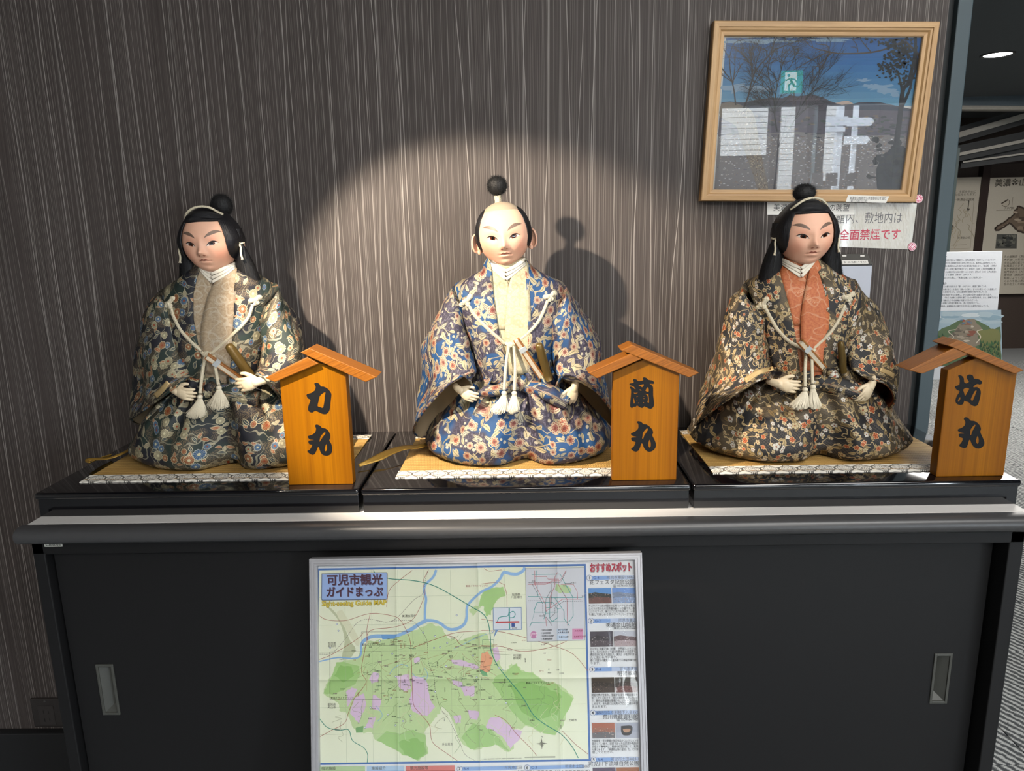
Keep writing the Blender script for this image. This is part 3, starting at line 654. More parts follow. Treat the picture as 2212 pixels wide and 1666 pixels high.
def bvh(*meshes):
    V = []; Fs = []; b = 0
    for v, f in meshes:
        V += [Vector(p) for p in v]; Fs += [tuple(i+b for i in q) for q in f]; b += len(v)
    return BVHTree.FromPolygons(V, Fs)
def hit(tree, x, y, off=0.0, dflt=-.24):
    """point where the sight line of pixel (x, y) meets a surface, lifted off it"""
    d = Vector(at(x, y, Y=0)-CAM).normalized(); loc, nrm, _, _ = tree.ray_cast(Vector(CAM), d)
    if loc is None: return at(x, y, Y=dflt)
    if nrm.dot(d) > 0: nrm = -nrm
    return np.array(loc+nrm*off)
def patch(tree, top, bot, off, n, m, span=6):
    """cloth strip laid on a surface between two pixel polylines"""
    a, b = cr(top, span), cr(bot, span); k = len(a)
    P = np.array([[hit(tree, *(a[i]*(1-j/m)+b[i]*j/m), off) for j in range(m+1)] for i in range(k)])
    du = np.concatenate([[0], np.cumsum(np.linalg.norm(np.diff(P.mean(1), axis=0), axis=1))]); dv = np.linalg.norm(P[:, -1]-P[:, 0], axis=1).mean()
    uv = [(du[i], dv*j/m) for i in range(k) for j in range(m+1)]
    f = [(i*(m+1)+j, (i+1)*(m+1)+j, (i+1)*(m+1)+j+1, i*(m+1)+j+1) for i in range(k-1) for j in range(m)]
    return P.reshape(-1, 3), f, uv
def solid(o, t, off=1.0):
    md = o.modifiers.new('solid', 'SOLIDIFY'); md.thickness = t; md.offset = off; return o
rg = np.random.default_rng(7)
def tuft(c, r, n, wdt, squash=(1, 1, 1), up=.0, seed=1):
    """ball of short hair: thin tapering strands"""
    q = np.random.default_rng(seed); v = []; f = []
    for i in range(n):
        d = q.normal(size=3); d /= np.linalg.norm(d); d[2] += up; d /= np.linalg.norm(d); ln = r*q.uniform(.82, 1.08); t = np.cross(d, q.normal(size=3)); t /= np.linalg.norm(t)
        tip = d*ln+q.normal(size=3)*r*.07; b = d*r*.35
        for p in (b-t*wdt, b+t*wdt, (b+tip)/2+t*wdt, tip, (b+tip)/2-t*wdt): v.append(np.array(c)+p*np.array(squash))
        k = 5*i; f += [(k, k+1, k+2, k+4), (k+4, k+2, k+3)]
    return v, f
HAND_MESH = None
def hand_mesh(curl):
    """right-angled doll hand: wrist at 0, fingers along +x, thumb towards +z, back of the hand facing -y; one continuous surface"""
    mb = MB()
    def chain(pts, rad, n=12):
        P = cr(pts, 4); r = np.interp(np.linspace(0, 1, len(P)), np.linspace(0, 1, len(rad)), rad); mb.tube(P, r, n); mb.sphere(P[0], r[0], 10, 8); mb.sphere(P[-1], r[-1], 10, 8)
    mb.sphere((.013, .0, .0), (.0125, .0062, .0105), 20, 14); mb.sphere((.017, .0005, -.001), (.011, .0058, .0108), 20, 14)
    chain([(-.012, .005, 0), (-.005, .001, 0), (.006, 0, 0)], [.0060, .0066, .0078], 16)
    for i, (z, L, dz) in enumerate(((.0078, .0165, .10), (.0026, .0188, .03), (-.0028, .0176, -.04), (-.0080, .0142, -.12))):
        a = curl*(1+.08*i); p = np.array([.0225-.0012*abs(i-1.2), 0, z]); pts = [p-np.array([.008, 0, z*.1]), p]; d = 0
        for s in (.42, .32, .26):
            d += a*s*1.3; p = p+np.array([math.cos(d)*L*s, math.sin(d)*L*s, dz*L*s]); pts.append(p)
        chain(pts, [.0034, .0032, .0029, .0027, .0022])
    chain([(.006, .001, .006), (.0125, .0015, .0125), (.0185, .0022, .0162), (.0238, .004, .0172)], [.0044, .0036, .0031, .0025])
    return np.concatenate(mb.v), mb.f
def place_hand(root, px_, py_, Y, ang, size, mirror=False, curl=.7, yaw=0.0, roll=0.0):
    v, f = hand_mesh(curl); v = v*np.array([1, 1, -1 if mirror else 1])*size/.042
    R = Matrix.Rotation(yaw, 3, 'Z') @ Matrix.Rotation(-ang, 3, 'Y') @ Matrix.Rotation(roll, 3, 'X')
    v = v @ np.array(R).T+at(px_, py_, Y=Y)
    o = mo('hand', v, f, HAND, root, smooth=True)
    md = o.modifiers.new('merge', 'REMESH'); md.mode = 'VOXEL'; md.voxel_size = .00075; md.use_smooth_shade = True
    md = o.modifiers.new('soften', 'SMOOTH'); md.factor = .5; md.iterations = 4
    return o
# ------------------------------------------------------------------ head
def face_pt(sx, sy, sz):
    """ellipsoid direction -> sculpted doll head, local metres (x right, -y front, z up)"""
    x, y, z = sx*.0495, sy*.054, sz*.0555
    if z < -.008:
        t = min(1, (-z-.008)/.047); x *= 1-.17*t**1.4; y = y*(1-.10*t) if y < 0 else y*(1-.30*t)
    if y < 0: y = -(abs(y)/.054)**.86*.0525*(1-.07*max(0, z)/.055)
    if y < 0:
        gs = lambda cx, cz, ax, az: math.exp(-((abs(x)-cx)/ax)**2-((z-cz)/az)**2) if cx else math.exp(-(x/ax)**2-((z-cz)/az)**2)
        d = .0088*gs(0, -.0195, .0058, .0062)+.0030*gs(.0062, -.0215, .0034, .0034)
        if -.02 < z < .012: d += (.0052*(.012-z)/.032)*math.exp(-(x/.0048)**2)
        d -= .0028*gs(.0195, -.0045, .0115, .0062); d += .0030*gs(.026, -.023, .015, .012)
        d += .0022*gs(0, -.0308, .0095, .0021)-.0012*gs(0, -.0332, .011, .0009)+.0026*gs(0, -.0362, .0075, .0024)-.0016*gs(0, -.0412, .010, .003)+.0034*gs(0, -.0485, .012, .0062)
        d -= .0012*gs(.0105, -.0325, .0022, .0022)
        y -= d
    return (x, y, z)
def head_grid(nu, nv):
    v = []
    for j in range(nv+1):
        t = math.pi*j/nv
        for i in range(nu):
            a = 2*math.pi*i/nu+math.pi/2
            v.append(face_pt(math.sin(t)*math.cos(a), math.sin(t)*math.sin(a), math.cos(t)))
    f = [(j*nu+i, (j+1)*nu+i, (j+1)*nu+(i+1) % nu, j*nu+(i+1) % nu) for j in range(nv) for i in range(nu)]
    return np.array(v), f
HV, HF = head_grid(176, 140)
HT = BVHTree.FromPolygons([Vector(p) for p in HV], HF)
HV2, HF2 = head_grid(300, 240)
def hface(x, z, off):
    loc, n, _, _ = HT.ray_cast(Vector((x, -.2, z)), Vector((0, 1, 0)))
    if loc is None: return np.array((x, 0, z))
    return np.array(loc)+np.array((0, -off, 0))
def fpatch(up, lo, off, m=5, span=5):
    """painted feature between an upper and a lower curve given as (x, z) points"""
    a, b = cr(up, span), cr(lo, span); k = len(a)
    P = [hface(*(a[i]*(1-j/m)+b[i]*j/m), off) for i in range(k) for j in range(m+1)]
    f = [(i*(m+1)+j, (i+1)*(m+1)+j, (i+1)*(m+1)+j+1, i*(m+1)+j+1) for i in range(k-1) for j in range(m)]
    return P, f
def smooth_edge(v, q, it=10):
    """even out the stepped rim of a shell"""
    e = np.concatenate([q[:, [i, (i+1) % 4]] for i in range(4)]); es = np.sort(e, axis=1); es = es[es[:, 0] != es[:, 1]]
    u, c = np.unique(es, axis=0, return_counts=True); b = u[c == 1]; n = len(v); v = v.copy()
    cnt = np.bincount(b.ravel(), minlength=n)
    for _ in range(it):
        s = np.zeros_like(v); np.add.at(s, b[:, 0], v[b[:, 1]]); np.add.at(s, b[:, 1], v[b[:, 0]])
        m_ = cnt == 2; v[m_] = .5*v[m_]+.25*s[m_]
    return v
def build_head(root, hc, roll, style, sc=1.0, yaw=0.0):
    Rm = np.array(Matrix.Rotation(roll, 3, 'Y') @ Matrix.Rotation(yaw, 3, 'Z'))
    T = lambda v: (np.asarray(v, float)*np.array((sc, sc, sc*1.055))) @ Rm.T+hc
    # the head with its neck: one surface each ring, blush painted in the porcelain
    c0, c1 = np.array(lin('#d6a68c')), np.array(lin('#c9846a'))
    cen = HV[np.array(HF)].mean(1); ch = np.exp(-((np.abs(cen[:, 0])-.030)/.012)**2-((cen[:, 2]+.022)/.014)**2)+.8*np.exp(-((np.abs(cen[:, 0])-.02)/.012)**2-((cen[:, 2]-.003)/.006)**2)
    ch = np.clip(ch*(cen[:, 1] < 0), 0, 1)[:, None]; cols = c0*(1-.6*ch)+c1*.6*ch
    hd = mo('head', T(HV), HF, SKIN, root, smooth=True, cols=cols)
    mb = MB().tube(T([(0, .014, -.035), (0, .012, -.055), (0, .014, -.075)]), [.024, .0215, .022], 28)
    nk = mb.obj('neck', SKIN, hd, smooth=True)
    a = nk.data.color_attributes.new('Col', 'FLOAT_COLOR', 'CORNER'); a.data.foreach_set('color', np.tile(np.append(c0*.95, 1), len(nk.data.loops)).astype(np.float32))
    for s in (-1, 1):
        E_ = lambda pts: [(s*x, z) for x, z in pts]
        v, f = fpatch(E_([(.0078, .0052), (.013, .0118), (.021, .0166), (.029, .0172), (.0355, .0148)]), E_([(.0078, .0050), (.0135, .0078), (.021, .0105), (.029, .0132), (.0355, .0147)]), .0003); mo('eyebrow', T(v), f, FEAT['brow'], hd)
        up = [(.0100, -.0080), (.0130, -.0046), (.0185, -.0011), (.0240, -.0009), (.0288, -.0030)]; lo = [(.0100, -.0080), (.0130, -.0079), (.0185, -.0071), (.0240, -.0057), (.0288, -.0033)]
        v, f = fpatch(E_(up), E_(lo), .0004); mo('eye', T(v), f, FEAT['white'], hd)
        zu = lambda x: np.interp(x, [p[0] for p in up], [p[1] for p in up]); zl = lambda x: np.interp(x, [p[0] for p in lo], [p[1] for p in lo])
        def irisp(cx, cz, r):
            xs = np.linspace(cx-r, cx+r, 9); U = []; L = []
            for x in xs:
                h = math.sqrt(max(0, r*r-(x-cx)**2)); U.append((x, min(cz+h, zu(x)))); L.append((x, max(min(cz+h, zu(x))-1e-5 if cz-h > zu(x) else cz-h, zl(x))))
            return U, L
        U, L = irisp(.0190, -.0041, .0052); v, f = fpatch(E_(U), E_(L), .0006, span=2); mo('iris', T(v), f, FEAT['iris'], hd)
        U, L = irisp(.0190, -.0041, .0024); v, f = fpatch(E_(U), E_(L), .0008, span=2); mo('pupil', T(v), f, FEAT['pupil'], hd)
        v, f = fpatch(E_([(.0096, -.0085), (.0128, -.0036), (.0185, -.0001), (.0242, .0003), (.0306, -.0024)]), E_([(.0100, -.0085), (.0133, -.0053), (.0185, -.0018), (.0240, -.0016), (.0305, -.0030)]), .0007); mo('lash_line', T(v), f, FEAT['lash'], hd)
        # ear: shell with a folded rim
        mb = MB(); c = np.array((s*.0515, .004, -.012)) if style == 'shaved' else np.array((s*.0475, .014, -.008)); ax = Vector((s*.80, -.60, 0)).normalized(); ax2 = Vector((0, 0, 1)); nn = ax.cross(ax2)
        rim = []; 
        for q in range(17):
            t = -2.2+4.75*q/16; rr = .0165*(1-.16*max(0, -math.sin(t)))
            rim.append(c+np.array(ax)*(math.cos(t)*.0088+.001)+np.array(ax2)*math.sin(t)*rr)
        mb.tube(cr(rim, 3), .0019, 8)
        nu, nv = 20, 5; V = [c+np.array(nn)*0]
        for j in range(1, nv+1):
            for i in range(nu):
                t = 2*math.pi*i/nu; r_ = j/nv; dep = .0022*(1-r_**2)*(1 if True else 0)
                V.append(c+np.array(ax)*math.cos(t)*.0088*r_+np.array(ax2)*math.sin(t)*.0160*r_+np.array([0, dep, 0]))
        F_ = [(0, 1+i, 1+(i+1) % nu) for i in range(nu)]+[(1+(j-1)*nu+i, 1+j*nu+i, 1+j*nu+(i+1) % nu, 1+(j-1)*nu+(i+1) % nu) for j in range(1, nv) for i in range(nu)]
        mb.add(V, F_); mb.sphere(c+np.array((-s*.003, -.001, -.0145)), (.0034, .0026, .0042), 10, 8); mb.sphere(c+np.array((-s*.006, .004, 0)), (.007, .006, .016), 12, 10)
        ve = np.concatenate(mb.v); o = mo('ear', T(ve), mb.f, SKIN, hd, smooth=True, cols=np.tile(c0*.98, (len(mb.f), 1)))
        v, f = fpatch(E_([(.0022, -.0236), (.0042, -.0226), (.0066, -.0236)]), E_([(.0022, -.0242), (.0042, -.0248), (.0066, -.0242)]), .0004, 3); mo('nostril', T(v), f, FEAT['nostril'], hd)
    v, f = fpatch([(-.0118, -.0329), (-.0075, -.0320), (-.0036, -.0292), (0, -.0302), (.0036, -.0292), (.0075, -.0320), (.0118, -.0329)], [(-.0118, -.0333), (-.0075, -.0328), (-.0036, -.0323), (0, -.0329), (.0036, -.0323), (.0075, -.0328), (.0118, -.0333)], .0004); mo('upper_lip', T(v), f, FEAT['lip'], hd)
    v, f = fpatch([(-.0082, -.0340), (-.004, -.0336), (0, -.0342), (.004, -.0336), (.0082, -.0340)], [(-.0082, -.0343), (-.005, -.0378), (0, -.0390), (.005, -.0378), (.0082, -.0343)], .0003); mo('lower_lip', T(v), f, FEAT['lowlip'], hd)
    # hair
    nrm = HV2/np.linalg.norm(HV2, axis=1)[:, None]; x, y, z = HV2.T; fa = np.array(HF2)
    def shell(mask, off, name, mat, par):
        keep = mask[fa].all(1); idx = np.unique(fa[keep]); mp = -np.ones(len(HV2), int); mp[idx] = np.arange(len(idx)); v = (HV2+nrm*off[:, None])[idx]; v = smooth_edge(v, mp[fa[keep]])
        uv = np.column_stack([np.arctan2(HV2[idx, 1], HV2[idx, 0])*.05, HV2[idx, 2]])
        o = mo(name, T(v), mp[fa[keep]], mat, par, smooth=True, uv=uv); return solid(o, .0022*sc, -1)
    if style == 'shaved':
        xb = np.interp(z, [-.036, -.022, -.006, .010, .026, .040, .050, .056], [.0465, .0405, .0435, .0425, .0375, .0300, .0265, .024])
        side = (np.abs(x) > xb)*(z > -.030+np.where(y < 0, .004, -.012))*(y > -.041); back = (y > .036)*(z > -.042)
        edge = np.clip((np.abs(x)-xb)/.006, 0, 1); off = np.where(back, .0025, .0008+.0022*edge)
        hr = shell(((side+back) > 0), off, 'hair', HAIR, root)
        crown = (z > .0405-.05*(y-(-.03)).clip(0, 1))*(np.abs(x) <= xb+.002)*(y < .040)*(z > .02); shell(crown > 0, np.full(len(x), .0006), 'shaved_crown', PATE, hd)
        base = np.array((-.004, .020, .050)); tip = np.array((-.004, .016, .0685)); puff = tip+np.array((.001, 0, .0155)); R, sq, up = .0205, (1, 1, .92), .12
    else:
        xb = np.interp(z, [-.05, -.03, -.012, .004, .018, .031, .036], [.038, .0385, .0385, .0375, .0345, .029, .0])
        m_ = ((np.abs(x) > xb)+(z > .033)+(y > .012)) > 0; m_ = m_*(z > -.045)
        off = .0035+.0075*np.clip((np.abs(x)-.02)/.03, 0, 1)*np.clip((.04-np.abs(z))/.05, 0, 1)*np.clip((np.abs(x)-xb)/.006, .25, 1)
        hr = shell(m_ > 0, off, 'hair', HAIR, root)
        # forelock rolled across the brow
        V = []; n = 22; k = 26; UV = []
        for i in range(k+1):
            u = -1+2*i/k; xx = u*.0345; rz = .0115*(1-.45*abs(u)**3); ry = .0105*(1-.45*abs(u)**3); p = hface(xx*.96, .0395-.004*u*u, .001); p[1] += .004; p[0] = xx
            for j in range(n): a = 2*math.pi*j/n; V.append(p+np.array((0, -ry*math.cos(a), rz*math.sin(a)))); UV.append((xx, a*.01))
        F_ = [(i*n+j, i*n+(j+1) % n, (i+1)*n+(j+1) % n, (i+1)*n+j) for i in range(k) for j in range(n)]+[tuple(range(n)), tuple(range(k*n, k*n+n))]
        mo('forelock', T(V), F_, HAIR, hr, smooth=True, uv=[(b*3, a) for a, b in UV])
        arc = [(-.0335, -.022, .0405), (-.026, -.030, .0480), (-.013, -.032, .0555), (.002, -.031, .0580), (.016, -.029, .0555), (.027, -.024, .0485), (.033, -.016, .0440)]
        v, f, uv = tube_grid(T(cr(arc, 5)), .0022*sc, 10); mo('hair_cord', v, f, CORD, hr, smooth=True, uv=uv)
        for s in (-1, 1):
            # lock of hair bound in front of the ear and flaring to the shoulder
            prof = [(.047, .0, .020, .010, .016), (.0505, -.004, .004, .0085, .012), (.051, -.004, -.006, .0070, .0085), (.0515, -.001, -.016, .0100, .011), (.0525, .006, -.036, .0150, .015), (.0545, .010, -.058, .0190, .016), (.0565, .011, -.082, .0225, .0150)]
            R_ = []
            for cx, cy, cz, rx, ry in prof:
                R_.append([(s*cx+rx*math.cos(t), cy+ry*math.sin(t), cz) for t in np.arange(36)*2*math.pi/36])
            v, f, uv = loft(R_, 6, True, (True, True)); v = np.array(v)
            d = np.array([noise.noise(Vector((math.atan2(p[1]-.008, p[0]-s*.053)*9, p[2]*12, s*3.0))) for p in v]); v = v+np.column_stack([np.sign(v[:, 0]-s*.053)*d*.0016, d*-.0016, d*0])
            lk = mo('side_lock', T(v), f, HAIR, hr, smooth=True, uv=np.array(uv))
            q = np.random.default_rng(5+s); vs = []; fs = []
            for i in range(420):
                t = q.uniform(0, 2*math.pi); z0 = q.uniform(-.07, -.02); z1 = q.uniform(-.092, -.078); rr = lambda z: (np.interp(-z, [.016, .036, .058, .082], [.0104, .0153, .0193, .0228]), np.interp(-z, [.016, .036, .058, .082], [.0114, .0153, .0163, .0153]))
                P = []
                for k_ in range(4):
                    zz = z0+(z1-z0)*k_/3; cx = np.interp(-zz, [.016, .036, .058, .082], [.0515, .0525, .0545, .0565]); cy = np.interp(-zz, [.016, .036, .058, .082], [-.001, .006, .010, .011]); a, b = rr(zz); j_ = 1+.03*k_*q.normal()
                    P.append(np.array((s*cx+a*math.cos(t)*j_, cy+b*math.sin(t)*j_, zz)))
                b0 = len(vs); w_ = .00028; tt = np.array((-math.sin(t), math.cos(t), 0))*w_
                for k_, p in enumerate(P): vs += [p-tt*(1-k_*.2), p+tt*(1-k_*.2)]
                fs += [(b0+2*k_, b0+2*k_+1, b0+2*k_+3, b0+2*k_+2) for k_ in range(3)]
            mo('loose_strand', T(vs), fs, FUZZ, hr, kind='stuff')
            mb = MB(); t = np.arange(13)*2*math.pi/12
            loop = [(s*.051+.0088*math.cos(a), -.004+.0100*math.sin(a), -.006+.001*math.sin(a)) for a in t]
            mb.tube(T(loop), .0018*sc, 8); mb.tube(T(cr([(s*.0545, -.0135, -.006), (s*.0575, -.0145, -.013), (s*.0565, -.0145, -.024), (s*.0585, -.0150, -.0345)], 4)), np.append(np.full(12, .0018), .0030)*sc, 8); mb.sphere(T([(s*.0545, -.0135, -.0055)])[0], .0030*sc, 10, 8)
            mb.obj('lock_tie', CORD, hr, smooth=True)
        base = np.array((.003, .040, .040)); tip = np.array((.004, .048, .052)); puff = tip+np.array((.001, .004, .010)); R, sq, up = .0235, (1, .9, .98), 0.0
        if style == 'fan': base = np.array((-.002, .020, .050)); tip = np.array((.003, .024, .064)); puff = tip+np.array((.004, 0, .004)); R, sq, up = .0215, (1.08, .8, .80), .45
    v, f = tuft(puff, R, 7000, .00022, sq, up, seed=3); mb = MB().sphere(puff, (R*.86*sq[0], R*.86*sq[1], R*.86*sq[2]), 20, 14); mb.add(v, f)
    tk = mo('topknot', T(np.concatenate(mb.v)), mb.f, FUZZ, hr)
    v, f, uv = tube_grid(T([base, base*.5+tip*.5, tip]), np.array([.0072, .0062, .0066])*sc, 16); mo('topknot_binding', v, f, CORD, hr, smooth=True, uv=uv)
    return hd
# ------------------------------------------------------------------ the three dolls
DOLL = {
 1: dict(x=-.575, bx=-.580, by=-.150, label='kneeling samurai doll in dark green floral brocade with long tied hair', style='puff', hp=(458, 521), hY=-.205, roll=-.030,
   torso=[(566, 428, 512, -.184, .036), (578, 424, 522, -.184, .042), (590, 408, 545, -.180, .046), (608, 378, 575, -.175, .050), (628, 358, 590, -.168, .056), (655, 356, 592, -.168, .062), (705, 372, 580, -.17, .066), (760, 386, 573, -.174, .066), (815, 396, 563, -.178, .062)],
   gap=[(566, 436, 504), (598, 424, 506), (630, 418, 504), (680, 418, 502), (728, 425, 499), (780, 438, 495), (815, 446, 490)],
   vneck=[(459, 586), (458, 623)],
   sl=[((352, 624, -.17), (388, 668, -.17), (352, 650, -.215), (392, 640, -.13)), ((318, 672, -.165), (388, 706, -.175), (352, 690, -.225), (352, 690, -.115)), ((291, 748, -.165), (392, 768, -.19), (345, 762, -.235), (340, 758, -.115)), ((287, 815, -.155), (398, 806, -.21), (352, 822, -.245), (330, 810, -.12)), ((283, 905, -.120), (402, 820, -.235), (330, 872, -.246), (366, 898, -.155))],
   sr=[((592, 612, -.17), (556, 664, -.17), (592, 640, -.215), (560, 630, -.13)), ((622, 668, -.168), (562, 712, -.178), (592, 690, -.228), (600, 690, -.118)), ((655, 722, -.18), (566, 766, -.195), (612, 752, -.24), (610, 745, -.13)), ((655, 785, -.19), (560, 795, -.225), (610, 800, -.262), (610, 790, -.15)), ((628, 905, -.16), (552, 812, -.262), (600, 852, -.262), (575, 885, -.19))],
   hands=[(379, 844, -.264, -.18, .046, False, .6, -.42), (560, 824, -.285, 3.32, .050, True, .55, .1)],
   knotL=(369, 655), knotR=(552, 648), cl=[(372, 664), (380, 690), (400, 723), (438, 760)], cr=[(546, 658), (533, 690), (499, 727), (460, 762)], ck=(449, 764),
   hang=[[(444, 768), (438, 800), (432, 850)], [(461, 768), (466, 800), (472, 832)]], tas=[((432, 858), (424, 905), .021), ((473, 838), (472, 886), .022)],
   roll_l=[(418, 854), (436, 852), (455, 842)], roll_r=[(458, 842), (500, 850), (560, 862)], knot=(456, 842),
   fan=((446, 769), (522, 822)), sword=((492, 744), (541, 812), .0102), ribbon=[(292, 962), (268, 978), (235, 990), (205, 992), (190, 994), (193, 1000), (212, 992), (240, 984)], rw=.009),
 2: dict(x=-.010, bx=-.006, by=-.150, label='kneeling samurai doll in blue floral brocade with shaved crown', style='shaved', hp=(1088, 507), hY=-.200, roll=-.085,
   torso=[(557, 1054, 1134, -.184, .036), (568, 1048, 1142, -.184, .041), (583, 1042, 1154, -.180, .045), (600, 1010, 1185, -.175, .049), (618, 984, 1216, -.168, .055), (645, 983, 1220, -.168, .062), (700, 1000, 1212, -.17, .066), (760, 1022, 1198, -.174, .066), (815, 1036, 1188, -.178, .062)],
   gap=[(557, 1060, 1128), (600, 1063, 1136), (640, 1067, 1138), (700, 1076, 1141), (760, 1093, 1140), (815, 1100, 1138)],
   vneck=[(1093, 580), (1098, 612)],
   sl=[((984, 616, -.17), (1014, 664, -.17), (984, 645, -.215), (1016, 630, -.13)), ((950, 664, -.165), (1016, 706, -.175), (980, 690, -.225), (985, 690, -.115)), ((914, 745, -.165), (1024, 766, -.19), (968, 762, -.235), (965, 758, -.115)), ((915, 815, -.160), (1022, 800, -.215), (972, 824, -.250), (955, 810, -.125)), ((897, 938, -.105), (1010, 818, -.245), (938, 862, -.258), (978, 905, -.160))],
   sr=[((1217, 614, -.17), (1188, 664, -.17), (1217, 645, -.215), (1186, 630, -.13)), ((1256, 668, -.165), (1190, 706, -.175), (1224, 690, -.225), (1220, 690, -.115)), ((1299, 748, -.165), (1194, 766, -.19), (1245, 762, -.235), (1250, 758, -.115)), ((1300, 800, -.160), (1198, 798, -.215), (1250, 820, -.250), (1258, 808, -.125)), ((1322, 932, -.105), (1208, 822, -.245), (1290, 848, -.258), (1245, 905, -.160))],
   hands=[(992, 842, -.257, -.46, .042, False, .6, -.42), (1241, 836, -.258, 4.42, .041, True, .6, .15)],
   knotL=(1010, 650), knotR=(1188, 640), cl=[(1014, 660), (1030, 685), (1060, 715), (1090, 742)], cr=[(1182, 650), (1165, 690), (1140, 720), (1112, 742)], ck=(1103, 744),
   hang=[[(1099, 748), (1093, 790), (1089, 842)], [(1110, 748), (1113, 790), (1111, 844)]], tas=[((1089, 850), (1078, 895), .018), ((1111, 850), (1108, 894), .013)],
   roll_l=[(1032, 848), (1075, 842), (1120, 832)], roll_r=[(1132, 832), (1180, 848), (1226, 868)], knot=(1128, 828),
   fan=((1115, 734), (1164, 806)), sword=((1163, 742), (1182, 808), .0090), ribbon=[(925, 958), (905, 965), (870, 968), (840, 978), (815, 990), (775, 1006)], rw=.017),
 3: dict(x=.545, bx=.560, by=-.150, label='kneeling samurai doll in black and gold brocade with orange collar', style='fan', hp=(1737, 504), hY=-.205, roll=-.030,
   torso=[(552, 1684, 1758, -.184, .036), (564, 1680, 1768, -.184, .041), (579, 1668, 1790, -.180, .045), (596, 1640, 1815, -.175, .049), (612, 1612, 1842, -.168, .055), (640, 1610, 1850, -.168, .062), (700, 1626, 1838, -.17, .066), (755, 1642, 1826, -.174, .066), (808, 1656, 1814, -.178, .062)],
   gap=[(552, 1690, 1752), (596, 1690, 1772), (630, 1700, 1782), (671, 1711, 1783), (715, 1720, 1781), (795, 1731, 1777), (808, 1733, 1776)],
   vneck=[(1729, 574), (1740, 603)],
   sl=[((1612, 610, -.17), (1644, 660, -.17), (1612, 640, -.215), (1645, 625, -.13)), ((1582, 655, -.165), (1648, 702, -.175), (1612, 684, -.225), (1618, 684, -.115)), ((1551, 738, -.160), (1658, 765, -.19), (1602, 756, -.235), (1600, 752, -.115)), ((1530, 820, -.145), (1662, 798, -.215), (1592, 826, -.250), (1590, 812, -.12)), ((1493, 936, -.070), (1664, 820, -.245), (1568, 866, -.258), (1606, 905, -.170))],
   sr=[((1844, 603, -.17), (1816, 655, -.17), (1844, 632, -.215), (1814, 622, -.13)), ((1884, 658, -.165), (1818, 700, -.175), (1850, 682, -.225), (1846, 682, -.115)), ((1923, 736, -.165), (1822, 762, -.19), (1872, 756, -.235), (1874, 750, -.115)), ((1932, 800, -.175), (1838, 796, -.215), (1890, 816, -.255), (1890, 806, -.14)), ((1898, 892, -.215), (1860, 816, -.235), (1928, 842, -.258), (1872, 878, -.190))],
   hands=[(1677, 828, -.258, -.16, .046, False, .5, -.40), (1883, 830, -.259, 4.12, .044, True, .6, .35)],
   knotL=(1650, 655), knotR=(1831, 641), cl=[(1655, 666), (1678, 708), (1705, 737), (1738, 756)], cr=[(1823, 660), (1810, 690), (1790, 720), (1757, 752)], ck=(1747, 757),
   hang=[[(1741, 760), (1739, 800), (1739, 836)], [(1753, 760), (1754, 800), (1755, 830)]], tas=[((1739, 842), (1726, 886), .020), ((1756, 836), (1760, 885), .013)],
   roll_l=[(1684, 846), (1725, 838), (1765, 830)], roll_r=[(1770, 828), (1815, 836), (1860, 850)], knot=(1768, 828),
   fan=((1729, 738), (1779, 795)), sword=((1816, 738), (1822, 806), .0072), ribbon=None),
}
FL = {1: 'closed folding fan tucked into the sash of the doll in green brocade', 2: 'closed folding fan tucked into the sash of the doll in blue brocade', 3: 'closed folding fan tucked before the orange collar of the doll'}
KL = {1: 'brown short sword hilt tucked into the sash of the doll in green brocade', 2: 'brown short sword hilt tucked into the sash of the doll in blue brocade', 3: 'brown short sword hilt tucked into the sash of the doll with orange collar'}
TA = PT+.0034
